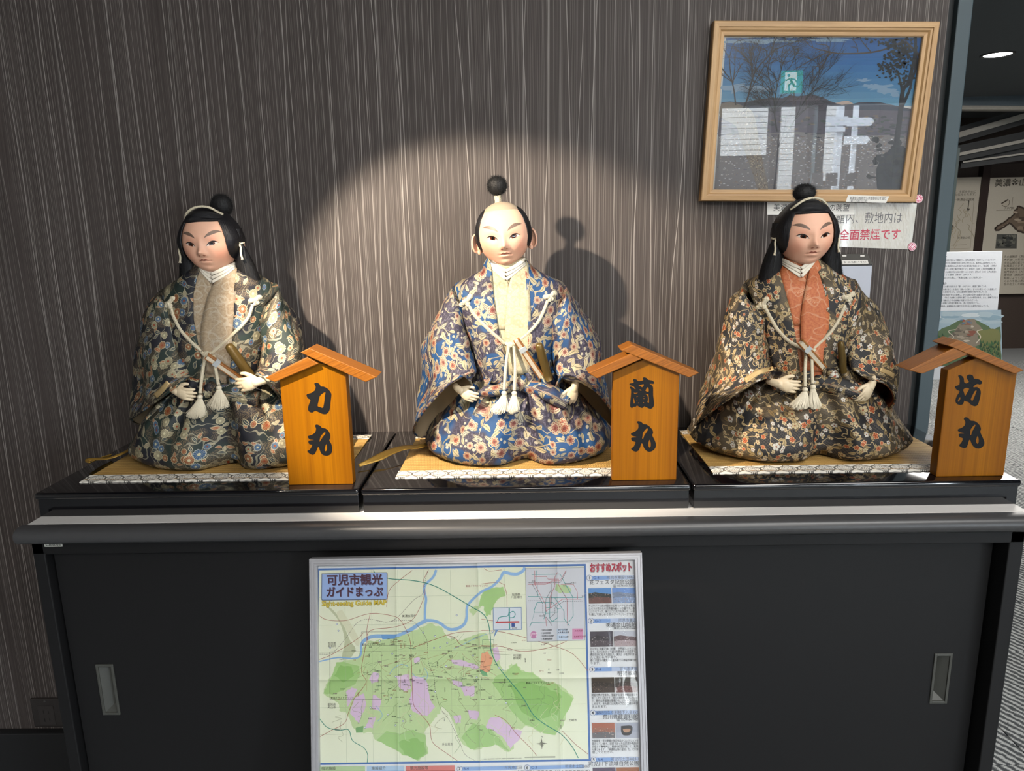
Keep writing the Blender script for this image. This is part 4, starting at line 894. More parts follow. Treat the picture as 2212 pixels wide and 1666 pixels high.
def hakama(D, k):
    """kneeling trousers: pillow-shaped skirt with two knees, valley between them and pleats from the waist"""
    cx, cy = D['bx'], D['by']; n = 200
    # height above mat, half width, front, back (metres from the doll axis)
    if k == 1: P = [(.0, .150, -.105, .085), (.004, .176, -.122, .092), (.018, .198, -.136, .100), (.036, .200, -.139, .100), (.062, .182, -.133, .097), (.090, .160, -.122, .090), (.120, .134, -.108, .080), (.150, .103, -.094, .062), (.172, .083, -.084, .045)]
    elif k == 2: P = [(.0, .150, -.105, .085), (.004, .172, -.120, .092), (.018, .192, -.133, .100), (.036, .194, -.137, .100), (.062, .177, -.131, .097), (.090, .152, -.120, .090), (.120, .124, -.106, .080), (.150, .096, -.092, .062), (.172, .081, -.084, .045)]
    else: P = [(.0, .165, -.105, .085), (.004, .190, -.122, .092), (.018, .215, -.136, .100), (.036, .212, -.139, .100), (.062, .190, -.133, .097), (.090, .165, -.122, .090), (.120, .137, -.107, .080), (.150, .103, -.092, .062), (.172, .083, -.084, .045)]
    P = [(z, hw*(1.07 if k == 1 else 1), yf*1.07-(.004 if z < .1 else 0), yb) for z, hw, yf, yb in P]; R_ = cr(P, 9); V = []; UV = []; M = len(R_); acc = 0
    pl = {1: (-1.05, -.42, .10, .62, 1.15), 2: (-1.1, -.52, .06, .52, 1.1), 3: (-1.0, -.35, .10, .55, 1.0)}[k]
    for i, (z, hw, yf, yb) in enumerate(R_):
        t = min(1, z/.172)
        if i: acc += math.hypot(z-R_[i-1][0], (yf-R_[i-1][2]+hw-R_[i-1][1])*.7)
        for j in range(n+1):
            a = -math.pi+2*math.pi*j/n      # 0 = front, positive = right
            e = .78; sx = math.copysign(abs(math.sin(a))**e, math.sin(a)); sy = math.copysign(abs(math.cos(a))**e, math.cos(a))
            x = hw*sx; y = yf*sy if sy > 0 else yb*-sy
            fr = max(0, math.cos(a))
            low = math.exp(-((t-.18)/.30)**2)
            # knees and the valley between
            val = math.exp(-((a-.05)/.10)**2); y += fr*(.030*val*low+.010*val)
            y -= fr*.010*low*(math.exp(-((abs(a)-.55)/.35)**2))
            z2 = z-.0
            if t < .3: z2 = z+.010*val*fr*(1-t/.3)*(1 if z > .001 else .3)
            # pleats opening downward from the waist
            up = max(0, min(1, (t-.28)/.5))
            for q, pa in enumerate(pl):
                ax = a-pa*(1-.28*t); w_ = .04+.05*(1-t)
                y += (.3+.7*fr)*up*.0150*math.exp(-(ax/w_)**2)*(1 if q != 2 else .7); y -= (.3+.7*fr)*up*.0085*math.exp(-((ax-math.copysign(.15, pa+.01))/.10)**2)
            V.append((cx+x, cy+y, TA+max(0, z2))); UV.append((x*1.05+(.6*(y-yf) if True else 0)*math.copysign(1, x)*.5*(abs(x)/.2)+k*.31, acc))
    f = [(i*(n+1)+j, i*(n+1)+j+1, (i+1)*(n+1)+j+1, (i+1)*(n+1)+j) for i in range(M-1) for j in range(n)]
    V = np.array(V); kp = np.clip((V[:, 2]-TA)/.03, 0, 1); V = wrinkle(V, f, .0120, 14, Vector((k*3.1, 1.7, .3)), (1, 1, .5), kp)
    f += [tuple(range(n)), tuple(range((M-1)*(n+1), (M-1)*(n+1)+n))]
    return V, f, UV
def robe(D, k, grow, open_):
    V = []; UV = []; n = 88; rows = cr([(q[0],)+q[1:] for q in D['torso']], 9); gy = np.array(D['gap'], float); vv = 0; zprev = None
    for (py, xl, xr, Yc, hd) in rows:
        a, b = at(xl, py, Y=Yc), at(xr, py, Y=Yc); c = (a+b)/2; hw = np.linalg.norm(b-a)/2+grow; h = hd+grow; e = .72
        if zprev is not None: vv += math.hypot(c[2]-zprev[0], hw-zprev[1])
        zprev = (c[2], hw)
        if open_:
            g0 = np.interp(py, gy[:, 0], gy[:, 1]); g1 = np.interp(py, gy[:, 0], gy[:, 2]); A = []
            for gx in (g0, g1):
                X = at(gx, py, Y=Yc-h)[0]-c[0]; s = max(-.95, min(.95, X/hw)); A.append(math.asin(math.copysign(abs(s)**(1/e), s)))
            ang = np.linspace(A[1], A[0]+2*math.pi, n+1)
        else: ang = np.linspace(-math.pi, math.pi, n+1)
        acc = 0; pp = None
        for t in ang:
            s, co = math.sin(t), math.cos(t); p = (c[0]+hw*math.copysign(abs(s)**e, s), Yc-h*math.copysign(abs(co)**.86, co), c[2]); 
            if pp is not None: acc += math.dist(p, pp)
            pp = p; V.append(p); UV.append((p[0]+math.copysign(1, s)*(p[1]+.2)*.7+k*.17, p[2]*1.1-p[1]*.35))
    M = len(rows); f = [(i*(n+1)+j, (i+1)*(n+1)+j, (i+1)*(n+1)+j+1, i*(n+1)+j+1) for i in range(M-1) for j in range(n)]
    return np.array(V), f, UV
def build_doll(k):
    D = DOLL[k]; root = thing('samurai_doll', (D['x'], -.16, TA), D['label'], 'doll', 'kneeling samurai dolls on the stands')
    C1, C2 = CLOTH[k], INNER[k]
    hv, hf, huv = hakama(D, k); mo('hakama', hv, hf, C1, root, smooth=True, uv=huv)
    iv, if_, iuv = robe(D, k, -.0035, False); mo('inner_kimono', iv, if_, C2, root, smooth=True, uv=iuv); it = bvh((iv, if_))
    ov, of, ouv = robe(D, k, 0.0, True); ov = wrinkle(ov, of, .0040, 22, Vector((k*1.3, 4, 2)), (1, 1, .5))
    solid(mo('robe', ov, of, C1, root, smooth=True, uv=ouv), .0022, 1)
    # sleeves with their linings
    sv = []
    for side in ('sl', 'sr'):
        R_ = [ring(*q, n=56) for q in D[side]]
        if side == 'sr': R_ = [r[::-1] for r in R_]
        v, f, uv = loft(R_, 12, True, (True, False)); uv = np.array(uv)+np.array((k*.23+(.4 if side == 'sr' else 0), .11*k))
        nvr = 57; lay = np.arange(len(v))//nvr; M = lay.max(); kp = np.clip(lay/10, 0, 1)*np.clip((M-lay)/6, .15, 1)
        v = wrinkle(v, f, .0125, 13, Vector((k*2.7, 8 if side == 'sl' else 3, 1)), (1, 1, .8), kp); v[:, 2] = np.maximum(v[:, 2], TA+.004); sv.append((v, f))
        o = mo('sleeve', v, f, C1, root, smooth=True, uv=uv)
        # lining: the same cloth inset, seen through the opening
        L = v.reshape(-1, nvr, 3)[-30:]; cen = L[:, :-1].mean(1, keepdims=True); d = L-cen; ln = np.linalg.norm(d, axis=2, keepdims=True); L2 = cen+d*np.maximum(.2, 1-.0024/np.maximum(ln, 1e-6)); L2[-1] = L[-1]
        m_ = len(L2); ff = [(i*nvr+j, (i+1)*nvr+j, (i+1)*nvr+j+1, i*nvr+j+1) for i in range(m_-1) for j in range(nvr-1)]
        ff.append(tuple(range(nvr-1)))
        mo('sleeve_lining', L2.reshape(-1, 3), ff, LINING3 if k == 3 else LINING, o, smooth=True)
        edge = L[-1][:, :]; e_, ef, euv = tube_grid(edge[:-1], .0022, 8); e_ = np.array(e_); e_[:, 2] = np.maximum(e_[:, 2], TA+.0015)
        mo('sleeve_hem', e_, ef, C1, o, smooth=True, uv=np.array(euv)+k)
    all_t = bvh((iv, if_), (ov, of), *sv); body_t = bvh((iv, if_), (ov, of)); sl_t = bvh(*sv); hk_t = bvh((hv, hf))
    # collars: white under-collars and the overlapping silk collar
    (vx, vy), (wx, wy) = D['vneck']; g = D['gap']; tl, tr = (g[0][1]-1, g[0][0]+3), (g[0][2]+2, g[0][0]+3)
    def band(a, b, wid, off, mat, name, t=.0012):
        a, b = np.array(a, float), np.array(b, float); d = (b-a)/np.linalg.norm(b-a); q = np.array([d[1], -d[0]]); 
        if q[1] > 0: q = -q
        mid = (a+b)/2-q*1.0; v, f, uv = patch(it, [a, mid, b], [a-q*wid, mid-q*wid, b-q*wid], off, 12, 4); solid(mo(name, v, f, mat, root, smooth=True, uv=uv), t, 1)
    bot = np.array((wx, wy)); top = np.array((vx, vy))
    gi = lambda py, c: float(np.interp(py, [q[0] for q in g], [q[c] for q in g]))
    # silk collar: left panel under, right panel crossing over to the wearer's right
    yb_ = g[-1][0]-2
    for nm, edge_, off in (('under_collar_panel', [tl, tuple(bot), (wx+9, wy+40), (wx+4, wy+100)], .0016), ('over_collar_panel', [tr, tuple(bot+np.array((4, -8))), (gi(wy+60, 1)+22, wy+60), (gi(wy+115, 1)+8, wy+118), (gi(yb_, 1)+3, yb_-6)], .0034)):
        other = [(gi(q[1], 1)-6, q[1]) for q in edge_] if nm == 'under_collar_panel' else [(gi(q[1], 2)+6, q[1]+2) for q in edge_]
        v, f, uv = patch(it, edge_, other, off, 12, 6); solid(mo(nm, v, f, C2, root, smooth=True, uv=np.array(uv)+k), .0014, 1)
    for q in range(3):
        o_ = q*4.2; band(np.array(tl)+np.array((1.5, 1+o_*.9)), top+np.array((2-q*.0, 2+o_*2.2)), 6.5, .0052-.0009*q, WHITE_SILK, 'white_under_collar'); band(np.array(tr)+np.array((-1.5, 1+o_*.9)), top+np.array((-2, 2+o_*2.2)), 6.5, .0058-.0009*q, WHITE_SILK, 'white_under_collar')
    # waistband, rolled sash ends and knot
    zt, zb_ = at(D['knot'][0], D['knot'][1]-30, Y=-.24)[2], at(D['knot'][0], D['knot'][1]+8, Y=-.25)[2]
    rows = []; 
    for z, gr in ((zb_, .001), (zb_+.004, .004), ((zt+zb_)/2, .005), (zt-.004, .0042), (zt, .001)):
        hw, yf, yb2 = .083+gr, -.080-gr, .046+gr; rows.append([(D['bx']+hw*math.copysign(abs(math.sin(a))**.8, math.sin(a)), D['by']+(yf*math.cos(a)**.8 if math.cos(a) > 0 else yb2*(-math.cos(a))), z) for a in np.linspace(-math.pi, math.pi, 72, endpoint=False)])
    v, f, uv = loft(rows, 4, True); mo('waistband', wrinkle(v, f, .003, 30, Vector((k, 0, 0))), f, C1, root, smooth=True, uv=np.array(uv)+np.array((k*.4, .05)))
    def roll(pts, r, name, y0=-.245):
        P = np.array([at(p[0], p[1], Y=y0-.006*min(i, 1)) for i, p in enumerate(pts)]); P = cr(P, 10); m_ = len(P); t = np.linspace(0, 1, m_)
        v, f, uv = tube_grid(P, r*(.72+.45*np.sin(t*math.pi*.62+.25)), 18); v = wrinkle(v, f, .004, 45, Vector((k, 5, 9)))
        f = f+[tuple(range(18)), tuple(range(len(v)-18, len(v)))]; mo(name, v, f, C1, root, smooth=True, uv=np.array(uv)+np.array((k*.2, .33)))
    roll(D['roll_l'], .0105, 'sash_end'); roll(D['roll_r'], .0150, 'sash_end')
    mb = MB().sphere(at(*D['knot'], Y=-.252), (.013, .011, .015), 20, 14); v = wrinkle(np.concatenate(mb.v), mb.f, .006, 60, Vector((k, 2, 2)))
    mo('sash_knot', v, mb.f, C1, root, smooth=True, uv=v[:, [0, 2]])
    # chest cords, knots and tassels
    for pts in (D['cl'], D['cr']):
        P = np.array([hit(all_t, *p, off=.0028) for p in cr(pts, 8)]); v, f, uv = tube_grid(P, .0032, 10); mo('chest_cord', v, f, CORD, root, smooth=True, uv=uv)
    for s, (kx, ky) in ((-1, D['knotL']), (1, D['knotR'])):
        mb = MB()
        for dx, dy, r in ((-10, 5-3*s, .0048), (-3, 2, .0055), (7, -7+2*s, .0050), (2, 6, .0046)): mb.sphere(hit(all_t, kx+dx, ky+dy, .0028), (r*1.25, r*.8, r), 12, 8)
        a, b, c_ = hit(all_t, kx-12, ky+6-3*s, .003), hit(all_t, kx, ky, .004), hit(all_t, kx+9, ky-9+2*s, .003)
        mb.tube(cr([a, b, c_], 5), .0042, 10); mb.tube(cr([b, hit(all_t, kx+3*-s, ky+12, .003)], 4), .0040, 10)
        v = np.concatenate(mb.v); mo('cord_knot', v, mb.f, CORD, root, smooth=True, uv=v[:, [0, 2]])
    kn = hit(all_t, *D['ck'], off=.006); mb = MB().sphere(kn, (.0085, .005, .0055), 14, 10); mb.tube(cr([kn+np.array((-.009, 0, .003)), kn+np.array((0, -.005, -.002)), kn+np.array((.009, 0, .002))], 5), .0034, 10)
    v = np.concatenate(mb.v); mo('cord_knot', v, mb.f, CORD, root, smooth=True, uv=v[:, [0, 2]])
    for i, (pts, ((tx, ty), (ex, ey), wd)) in enumerate(zip(D['hang'], D['tas'])):
        Y0 = kn[1]-.004; Ye = -.276; q = cr(pts, 8); P = np.array([at(p[0], p[1], Y=Y0+(Ye-Y0)*j/(len(q)-1)) for j, p in enumerate(q)])
        v, f, uv = tube_grid(P, .0031, 10); mo('hanging_cord', v, f, CORD, root, smooth=True, uv=uv)
        T0 = at(tx, ty, Y=Ye); mb = MB().sphere(T0, (.0052, .0052, .0050), 14, 10); tv, tf = mb.v[0], mb.f
        E0 = at(ex, ey, Y=Ye-.006); qg = np.random.default_rng(11*k+i); vs = list(tv); fs = list(tf); base = T0-np.array((0, 0, .003))
        for s in range(430):
            a = qg.uniform(0, 2*math.pi); r0 = .0042*math.sqrt(qg.uniform()); r1 = wd*math.sqrt(qg.uniform(.02, 1)); L = qg.uniform(.86, 1.04)
            e = base+(E0-base)*L+np.array((math.cos(a)*r1, math.sin(a)*r1*.55, (r1/wd)**2*.008)); m_ = base+(E0-base)*.42+np.array((math.cos(a)*r1*.55+math.cos(a)*.002, math.sin(a)*r1*.4, 0)); b = base+np.array((math.cos(a)*r0, math.sin(a)*r0, 0))
            t_ = np.array((-math.sin(a), math.cos(a)*.4, 0))*.00035+np.array((.0002, 0, 0)); kk = len(vs); vs += [b-t_, b+t_, m_+t_, e+t_*.8, e-t_*.8, m_-t_]; fs += [(kk, kk+1, kk+2, kk+5), (kk+5, kk+2, kk+3, kk+4)]
        mo('tassel', vs, fs, TASSEL, root)
    for (hx, hy, hY, ang, sz, mir, cu, yw) in D['hands']: place_hand(root, hx, hy, hY, ang, sz, mir, cu, yw)
    # gold braid stitched across each cuff
    for strip in {1: [([(331, 852), (346, 838), (360, 822)], [(339, 861), (354, 847), (367, 829)])], 2: [([(938, 852), (960, 838), (990, 826)], [(944, 862), (966, 848), (996, 832)]), ([(1256, 826), (1268, 829), (1280, 834)], [(1252, 836), (1264, 840), (1278, 845)])], 3: [([(1606, 818), (1635, 800), (1668, 792)], [(1612, 828), (1640, 810), (1672, 800)]), ([(1902, 794), (1918, 800), (1932, 808)], [(1900, 803), (1915, 809), (1930, 818)])]}[k]:
        v, f, uv = patch(sl_t, strip[0], strip[1], .0008, 8, 4); solid(mo('cuff_braid', v, f, GOLD_FADE, root, smooth=True, uv=uv), .0008, 1)
    if D['ribbon']:
        q = cr(D['ribbon'], 8); n = len(q); P = []; zz = PT+.004
        for j, p in enumerate(q):
            t = j/(n-1); lift = .010*math.exp(-((t-.12)/.16)**2)+(.004+.010*math.sin(t*math.pi))*(1 if k == 2 else .6); P.append(at(p[0], p[1], Z=zz+lift))
        P = np.array(P); t_ = np.gradient(P, axis=0); t_ /= np.linalg.norm(t_, axis=1)[:, None]; sd = np.cross(t_, (0, 0, 1.0)); w_ = D['rw']/2*np.interp(np.arange(n)/(n-1), [0, .12, .3, .75, 1], [.35, .6, 1, 1, .35 if k == 2 else .9])
        tw = np.interp(np.arange(n)/(n-1), [0, .3, .7, 1], [.6, .15, .5, .9]); up = np.cross(sd, t_); side = sd*np.cos(tw)[:, None]+up*np.sin(tw)[:, None]
        m_ = 4; V = np.array([P[j]+side[j]*w_[j]*(2*c/m_-1) for j in range(n) for c in range(m_+1)]); V[:, 2] = np.maximum(V[:, 2], PT+.0012)
        f = [(j*(m_+1)+c, (j+1)*(m_+1)+c, (j+1)*(m_+1)+c+1, j*(m_+1)+c+1) for j in range(n-1) for c in range(m_)]; solid(mo('gold_ribbon', V, f, GOLDBRAID, root, smooth=True), .0010, 0)['label'] = 'gold braided ribbon trailing onto the black stand'
    build_head(root, at(*D['hp'], Y=D['hY']), D['roll'], D['style'], sc=1.02)
    # fan and short sword pushed into the sash: things of their own
    (a, b), (c_, d_) = D['fan']; A, B = at(a, b, Y=-.268), at(c_, d_, Y=-.238); ft = thing('folding_fan', B, FL[k], 'fan', 'folding fans in the sashes'); ax = (A-B)/np.linalg.norm(A-B); L = np.linalg.norm(A-B); sd = np.cross(ax, (0, 1.0, 0)); sd /= np.linalg.norm(sd); dp = np.cross(sd, ax)
    M4 = Matrix((( sd[0], ax[0], dp[0], B[0]), (sd[1], ax[1], dp[1], B[1]), (sd[2], ax[2], dp[2], B[2]), (0, 0, 0, 1)))
    MB().box((-.0062, -.012, -.0040), (-.0026, L, .0040), .0008, mat=M4).obj('guard_stick', FANWOOD, ft); MB().box((.0040, -.012, -.0040), (.0062, L, .0040), .0008, mat=M4).obj('guard_stick', FANWOOD, ft)
    mb = MB()
    for q in range(7): mb.box((-.0026+q*.00094, -.010, -.0036+.0006*(q % 2)), (-.0026+q*.00094+.00080, L-.0015, .0034+.0006*(q % 2)), 0, mat=M4)
    mb.obj('paper_leaf', FANPAPER, ft); MB().box((-.0068, L*.66, -.0046), (.0068, L*.78, .0046), .0006, mat=M4).obj('paper_band', FANBAND, ft)
    (a, b), (c_, d_), r = D['sword']; A, B = at(a, b, Y=-.262), at(c_, d_, Y=-.236); kt = thing('short_sword', B, KL[k], 'sword', 'short swords in the sashes'); ax = A-B; ex = B-ax*.18
    P = [ex, B, B+ax*.5, B+ax*.86, B+ax*.96, A]; v, f, uv = tube_grid(P, np.array([.88, .92, .92, .88, .74, .3])*r, 20); f = f+[tuple(range(20)), tuple(range(len(v)-20, len(v)))]
    c0 = np.array(P).mean(0); v = np.array(v); 
    sh = mo('sheath', v, f, BROWN_LAC, kt, smooth=True)
for k in (1, 2, 3): build_doll(k)
# ------------------------------------------------------------------ framed things: plane, frame bars
class Plane:
    def __init__(s, o, u, v): s.o, s.u, s.v = [np.array(q, float) for q in (o, u, v)]; s.u /= np.linalg.norm(s.u); s.v -= s.u*(s.u@s.v); s.v /= np.linalg.norm(s.v); s.n = np.cross(s.u, s.v)
    def hit(s, x, y, h=0.0):
        d = np.array([(x-W2)/FPX, (y-H2)/FPX, 1.0]) @ RM; o = s.o+s.n*h; return CAM+d*((o-CAM)@s.n)/(d@s.n)
    def uv(s, x, y, h=0.0): p = s.hit(x, y, h)-s.o; return (p@s.u, p@s.v)
    def pt(s, a, b, h=0.0): return s.o+s.u*a+s.v*b+s.n*h
def bars(pl, outer, inner, prof, mat, root, name='frame_bar'):
    """four mitred frame bars; outer/inner = 4 (u, v) corners; prof = [(t, height)] from outer back to inner back; uv along the bar"""
    for k in range(4):
        k2 = (k+1) % 4; V = []; UV = []
        for t, h in prof:
            for q in (k, k2):
                a = np.array(outer[q])*(1-t)+np.array(inner[q])*t; V.append(pl.pt(a[0], a[1], h))
        L = math.dist(outer[k], outer[k2]); UV = [(0 if i % 2 == 0 else L, (i//2)*.006+k) for i in range(len(V))]
        n = len(prof); F_ = [(2*i, 2*i+1, 2*((i+1) % n)+1, 2*((i+1) % n)) for i in range(n)]+[tuple(range(0, 2*n, 2)), tuple(range(1, 2*n, 2))[::-1]]
        mo(name, V, F_, mat, root, uv=UV)
def quadbox(pl, c, h0, h1, mat, root, name, bev=0):
    """sheet over the quad c (u, v corners) between heights h0 and h1"""
    V = [pl.pt(*q, h0) for q in c]+[pl.pt(*q, h1) for q in c]
    o = mo(name, V, [(3, 2, 1, 0), (4, 5, 6, 7)]+[(i, (i+1) % 4, 4+(i+1) % 4, 4+i) for i in range(4)], mat, root)
    if bev: bevelled(o, bev)
    return o
def glass_mat(name, bump=0.0, lo=.045, rough=.0):
    """thin clear sheet: see-through with mirror reflections that grow at grazing angles"""
    g = G(name); t = g.n('ShaderNodeBsdfTransparent'); gl = g.n('ShaderNodeBsdfGlossy'); gl.inputs['Roughness'].default_value = rough
    f = g.n('ShaderNodeFresnel'); f.inputs[0].default_value = 1.5; mx = g.n('ShaderNodeMixShader'); fac = Vv(g, f.outputs[0])*1.1
    if bump:
        x, y, z = g.sep(g.coord('Object')); nz = g.noise(g.comb(x*26.0, y, z*9.0), 1.0, 2); nn = g.bump(nz, 1.0, bump); g.put(gl.inputs['Normal'], nn)
    g.put(mx.inputs[0], fac); g.nt.links.new(t.outputs[0], mx.inputs[1]); g.nt.links.new(gl.outputs[0], mx.inputs[2]); g.nt.links.new(mx.outputs[0], g.out.inputs[0]); return g.mat
GLASS = glass_mat('picture_glass'); FILM = glass_mat('poster_cover_film', .0016, rough=.03)
def oak():
    g = G('light_oak_frame_wood'); x, y, _ = g.sep(g.coord('UV')); n = g.noise(g.comb(x*7.0, y*420.0, 0), 1.0, 3, .6); n2 = g.noise(g.comb(x*2.0, y*90.0, 3), 1.0, 2)
    col = g.mix(g.ss(n*.6+n2*.4, .3, .7), lin('#9b7850'), lin('#bb9768')); return g.bsdf(col, .5, 0, g.bump(n, .15, .0005))
OAK = oak(); ALU = flat('brushed_aluminium', '#b4b4b8', .38, .55, vary=.05, scale=120)
PAPER = flat('white_paper', '#d6d4ce', .6, vary=.03, scale=30)
BACKING = flat('grey_backing_board', '#77736c', .9)

# ------------------------------------------------------------------ landscape picture on the wall
PP = Plane((0, -.021, 0), (1, 0, 0), (0, 0, 1))
oc = [PP.uv(*q) for q in ((1514, 434), (1980, 437), (2032, 46), (1543, 44))]; ic = [PP.uv(*q) for q in ((1543, 409), (1952, 409.5), (2000, 76), (1568, 74.5))]
pic = thing('framed_picture', PP.pt(*((np.array(oc[0])+np.array(oc[2]))/2)), 'large oak framed photograph of mountains behind bare trees, hung on the wall', 'picture')
bars(PP, oc, ic, [(0, -.0205), (0, -.002), (.06, 0), (.42, 0), (.46, -.0025), (.60, -.0035), (.72, -.0075), (.96, -.0085), (1, -.0105), (1, -.0165), (.5, -.0205)], OAK, pic)
quadbox(PP, oc if False else [tuple(np.array(a)*.6+np.array(b)*.4) for a, b in zip(oc, ic)], -.0204, -.0172, BACKING, pic, 'backing_board')
quadbox(PP, [tuple(np.array(a)*.12+np.array(b)*.88) for a, b in zip(oc, ic)], -.0116, -.0106, GLASS, pic, 'glass_pane')
HP = -.0168
def czoom(ox, oy, sc): return lambda x, y: (ox+x*sc, oy+y*sc)
def plane_print(pl, h, zoom, step=.00012): return Print(pl.o+pl.n*h, pl.u, pl.v, pl.n, lambda x, y: pl.uv(*zoom(x, y), h), step)
ph = plane_print(PP, HP, czoom(1500, 30, .31818), .00006)
ph.poly([(200, 120), (1600, 125), (1440, 1215), (110, 1215)], '#d9d8d2', 0)
SK = ['#21599a', '#245f9f', '#2866a4', '#2e6da8', '#3574ab', '#3d7bad', '#4682af', '#4f89b1', '#5a91b4', '#669ab8']
xl = lambda y: 215+(135-215)*(y-165)/(1192-165); xr = lambda y: 1566+(1412-1566)*(y-165)/(1192-165)
for i in range(10):
    y0, y1 = 163+i*46, 163+(i+1)*46+2; ph.poly([(xl(y0), y0), (xr(y0), y0), (xr(y1), y1), (xl(y1), y1)], SK[i], 1)
rp = random.Random(5)
def blob(pr, x, y, rx, ry, col, layer, rough=.35, n=16):
    q = [1+rp.uniform(-rough, rough) for _ in range(n)]; pr.poly([(x+rx*math.cos(2*math.pi*i/n)*q[i], y+ry*math.sin(2*math.pi*i/n)*q[i]) for i in range(n)], col, layer)
for (x, y, rx, ry) in ((1200, 490, 50, 14), (1260, 500, 80, 22), (1320, 520, 60, 22), (1150, 450, 50, 10), (300, 505, 90, 30), (420, 510, 110, 26), (480, 185, 200, 16), (900, 178, 160, 10), (270, 190, 60, 14), (1360, 550, 30, 12)): blob(ph, x, y, rx, ry, '#88a5bd', 2, .45)
ph.poly([(183, 600), (240, 595), (330, 602), (420, 582), (520, 570), (600, 572), (650, 552), (700, 560), (800, 548), (870, 566), (920, 592), (980, 612), (1075, 612), (1120, 600), (1180, 598), (1260, 600), (1350, 620), (1482, 648), (1465, 800), (165, 800)], '#4a4752', 3)
ph.poly([(955, 606), (1000, 594), (1040, 590), (1062, 598), (1080, 612), (1000, 618)], '#c9b3a6', 4)
ph.poly([(640, 575), (760, 556), (840, 575), (900, 620), (850, 690), (700, 690)], '#57505a', 4); ph.poly([(1080, 612), (1200, 603), (1330, 625), (1475, 655), (1470, 690), (1100, 660)], '#3a4152', 4)
ph.poly([(170, 690), (600, 665), (1100, 650), (1470, 660), (1412, 1192), (135, 1192)], '#5b5660', 4)
ph.poly([(160, 830), (700, 800), (1000, 830), (1440, 820), (1412, 1192), (135, 1192)], '#7d7878', 5)
for i in range(1500):
    y = rp.uniform(830, 1185) if i % 3 else rp.uniform(840, 960); x = rp.uniform(xl(y)+5, xr(y)-25); w_ = rp.uniform(4, 15); h = rp.uniform(2.5, 6)
    c = rp.choice(['#c8c4be', '#b3aca6', '#9e8c80', '#d9d7d4', '#6a6a72', '#87715f', '#5b5e68', '#a3a3aa', '#947d6c', '#dcdce0'])
    ph.poly([(x, y), (x+w_, y), (x+w_, y+h), (x, y+h)], c, 6+i % 2)
for i in range(240):
    y = rp.uniform(690, 840); x = rp.uniform(xl(y)+5, xr(y)-30); blob(ph, x, y, rp.uniform(8, 26), rp.uniform(4, 9), rp.choice(['#4d4a50', '#66626a', '#3e3f47', '#6f6258', '#47504c']), 6, .4, 9)
ph.poly([(180, 610), (250, 600), (330, 625), (380, 650), (410, 700), (425, 780), (445, 900), (470, 1030), (500, 1192), (430, 1192), (400, 1100), (350, 960), (310, 850), (280, 760), (175, 700)], '#7f7466', 8, 3)
for i in range(500):
    t = rp.random(); y = 640+550*t; x0 = np.interp(y, [640, 760, 850, 960, 1100, 1192], [200, 300, 318, 355, 405, 435]); x1 = np.interp(y, [640, 700, 780, 900, 1030, 1192], [370, 405, 420, 440, 465, 495]); x = x0+(x1-x0)*rp.random()**.8
    blob(ph, x, y, rp.uniform(2, 5), rp.uniform(2, 6), rp.choice(['#a8977f', '#c0b098', '#8d8170', '#5f574e', '#6d5638']), 9, .4, 6)
U0, V0 = ph.to2d(215, 165)[0], ph.to2d(215, 167)[1]; UL, UR, VB = ph.to2d(150, 600)[0], ph.to2d(1440, 800)[0], ph.to2d(300, 1188)[1]
def limb(pr, pts, w0, w1, col, layer, kids=0, depth=0, spread=.7):
    p = pr.P(pts); q = cr(p, 4); pr.line(q, np.linspace(w0, w1, len(q)), col, layer, two=True)
    if depth <= 0: return
    for i in range(kids):
        t = rp.uniform(.25, 1); a = q[int(t*(len(q)-1))]; d = q[-1]-q[0]; ang = math.atan2(d[1], d[0])+rp.uniform(-spread, spread)*1.3; L = np.linalg.norm(d)*rp.uniform(.35, .65)
        m1 = a+np.array((math.cos(ang), math.sin(ang)))*L*.5+np.array((rp.uniform(-.1, .1), rp.uniform(-.1, .1)))*L; e = a+np.array((math.cos(ang+rp.uniform(-.4, .4)), math.sin(ang+.1)))*L
        e[1] = max(min(e[1], V0), VB); e[0] = min(max(e[0], UL), UR); m1[1] = max(min(m1[1], V0), VB); m1[0] = min(max(m1[0], UL), UR)
        pr2 = pr.to2d; pr.to2d = lambda x, y: (x, y); limb(pr, [tuple(a), tuple(m1), tuple(e)], w0*.55, w1*.5, col, layer, kids-1 if kids > 3 else kids, depth-1, spread); pr.to2d = pr2
BK = '#2b2a2c'
limb(ph, [(335, 640), (365, 560), (385, 470), (420, 380), (500, 290), (560, 230)], .0036, .0016, '#2b2421', 10, 7, 3)
limb(ph, [(400, 385), (360, 310), (310, 250)], .0018, .0009, '#3a3432', 10, 6, 2); limb(ph, [(490, 290), (480, 240), (400, 230), (310, 240)], .0018, .0007, BK, 10, 6, 2)
limb(ph, [(280, 620), (268, 520), (245, 400), (235, 270)], .0030, .0018, '#3d3833', 10, 5, 2); limb(ph, [(262, 470), (275, 350), (268, 270)], .0020, .0012, '#454038', 10, 3, 1); limb(ph, [(240, 430), (205, 400), (200, 360)], .0014, .0008, BK, 10, 3, 1)
limb(ph, [(560, 800), (545, 700), (540, 600), (520, 500), (490, 340)], .0032, .0012, BK, 10, 8, 3); limb(ph, [(545, 600), (560, 500), (600, 340), (650, 220)], .0022, .0008, '#2c2926', 10, 8, 3); limb(ph, [(560, 640), (640, 560), (690, 430), (680, 250)], .0014, .0006, BK, 10, 6, 2)
limb(ph, [(620, 830), (680, 720), (740, 600), (830, 470), (905, 360)], .0020, .0006, BK, 10, 9, 3, .6); limb(ph, [(760, 560), (860, 500), (980, 470)], .0013, .0005, BK, 10, 7, 2); limb(ph, [(540, 1190), (560, 1000), (570, 820)], .0034, .0024, '#38343a', 10, 2, 1)
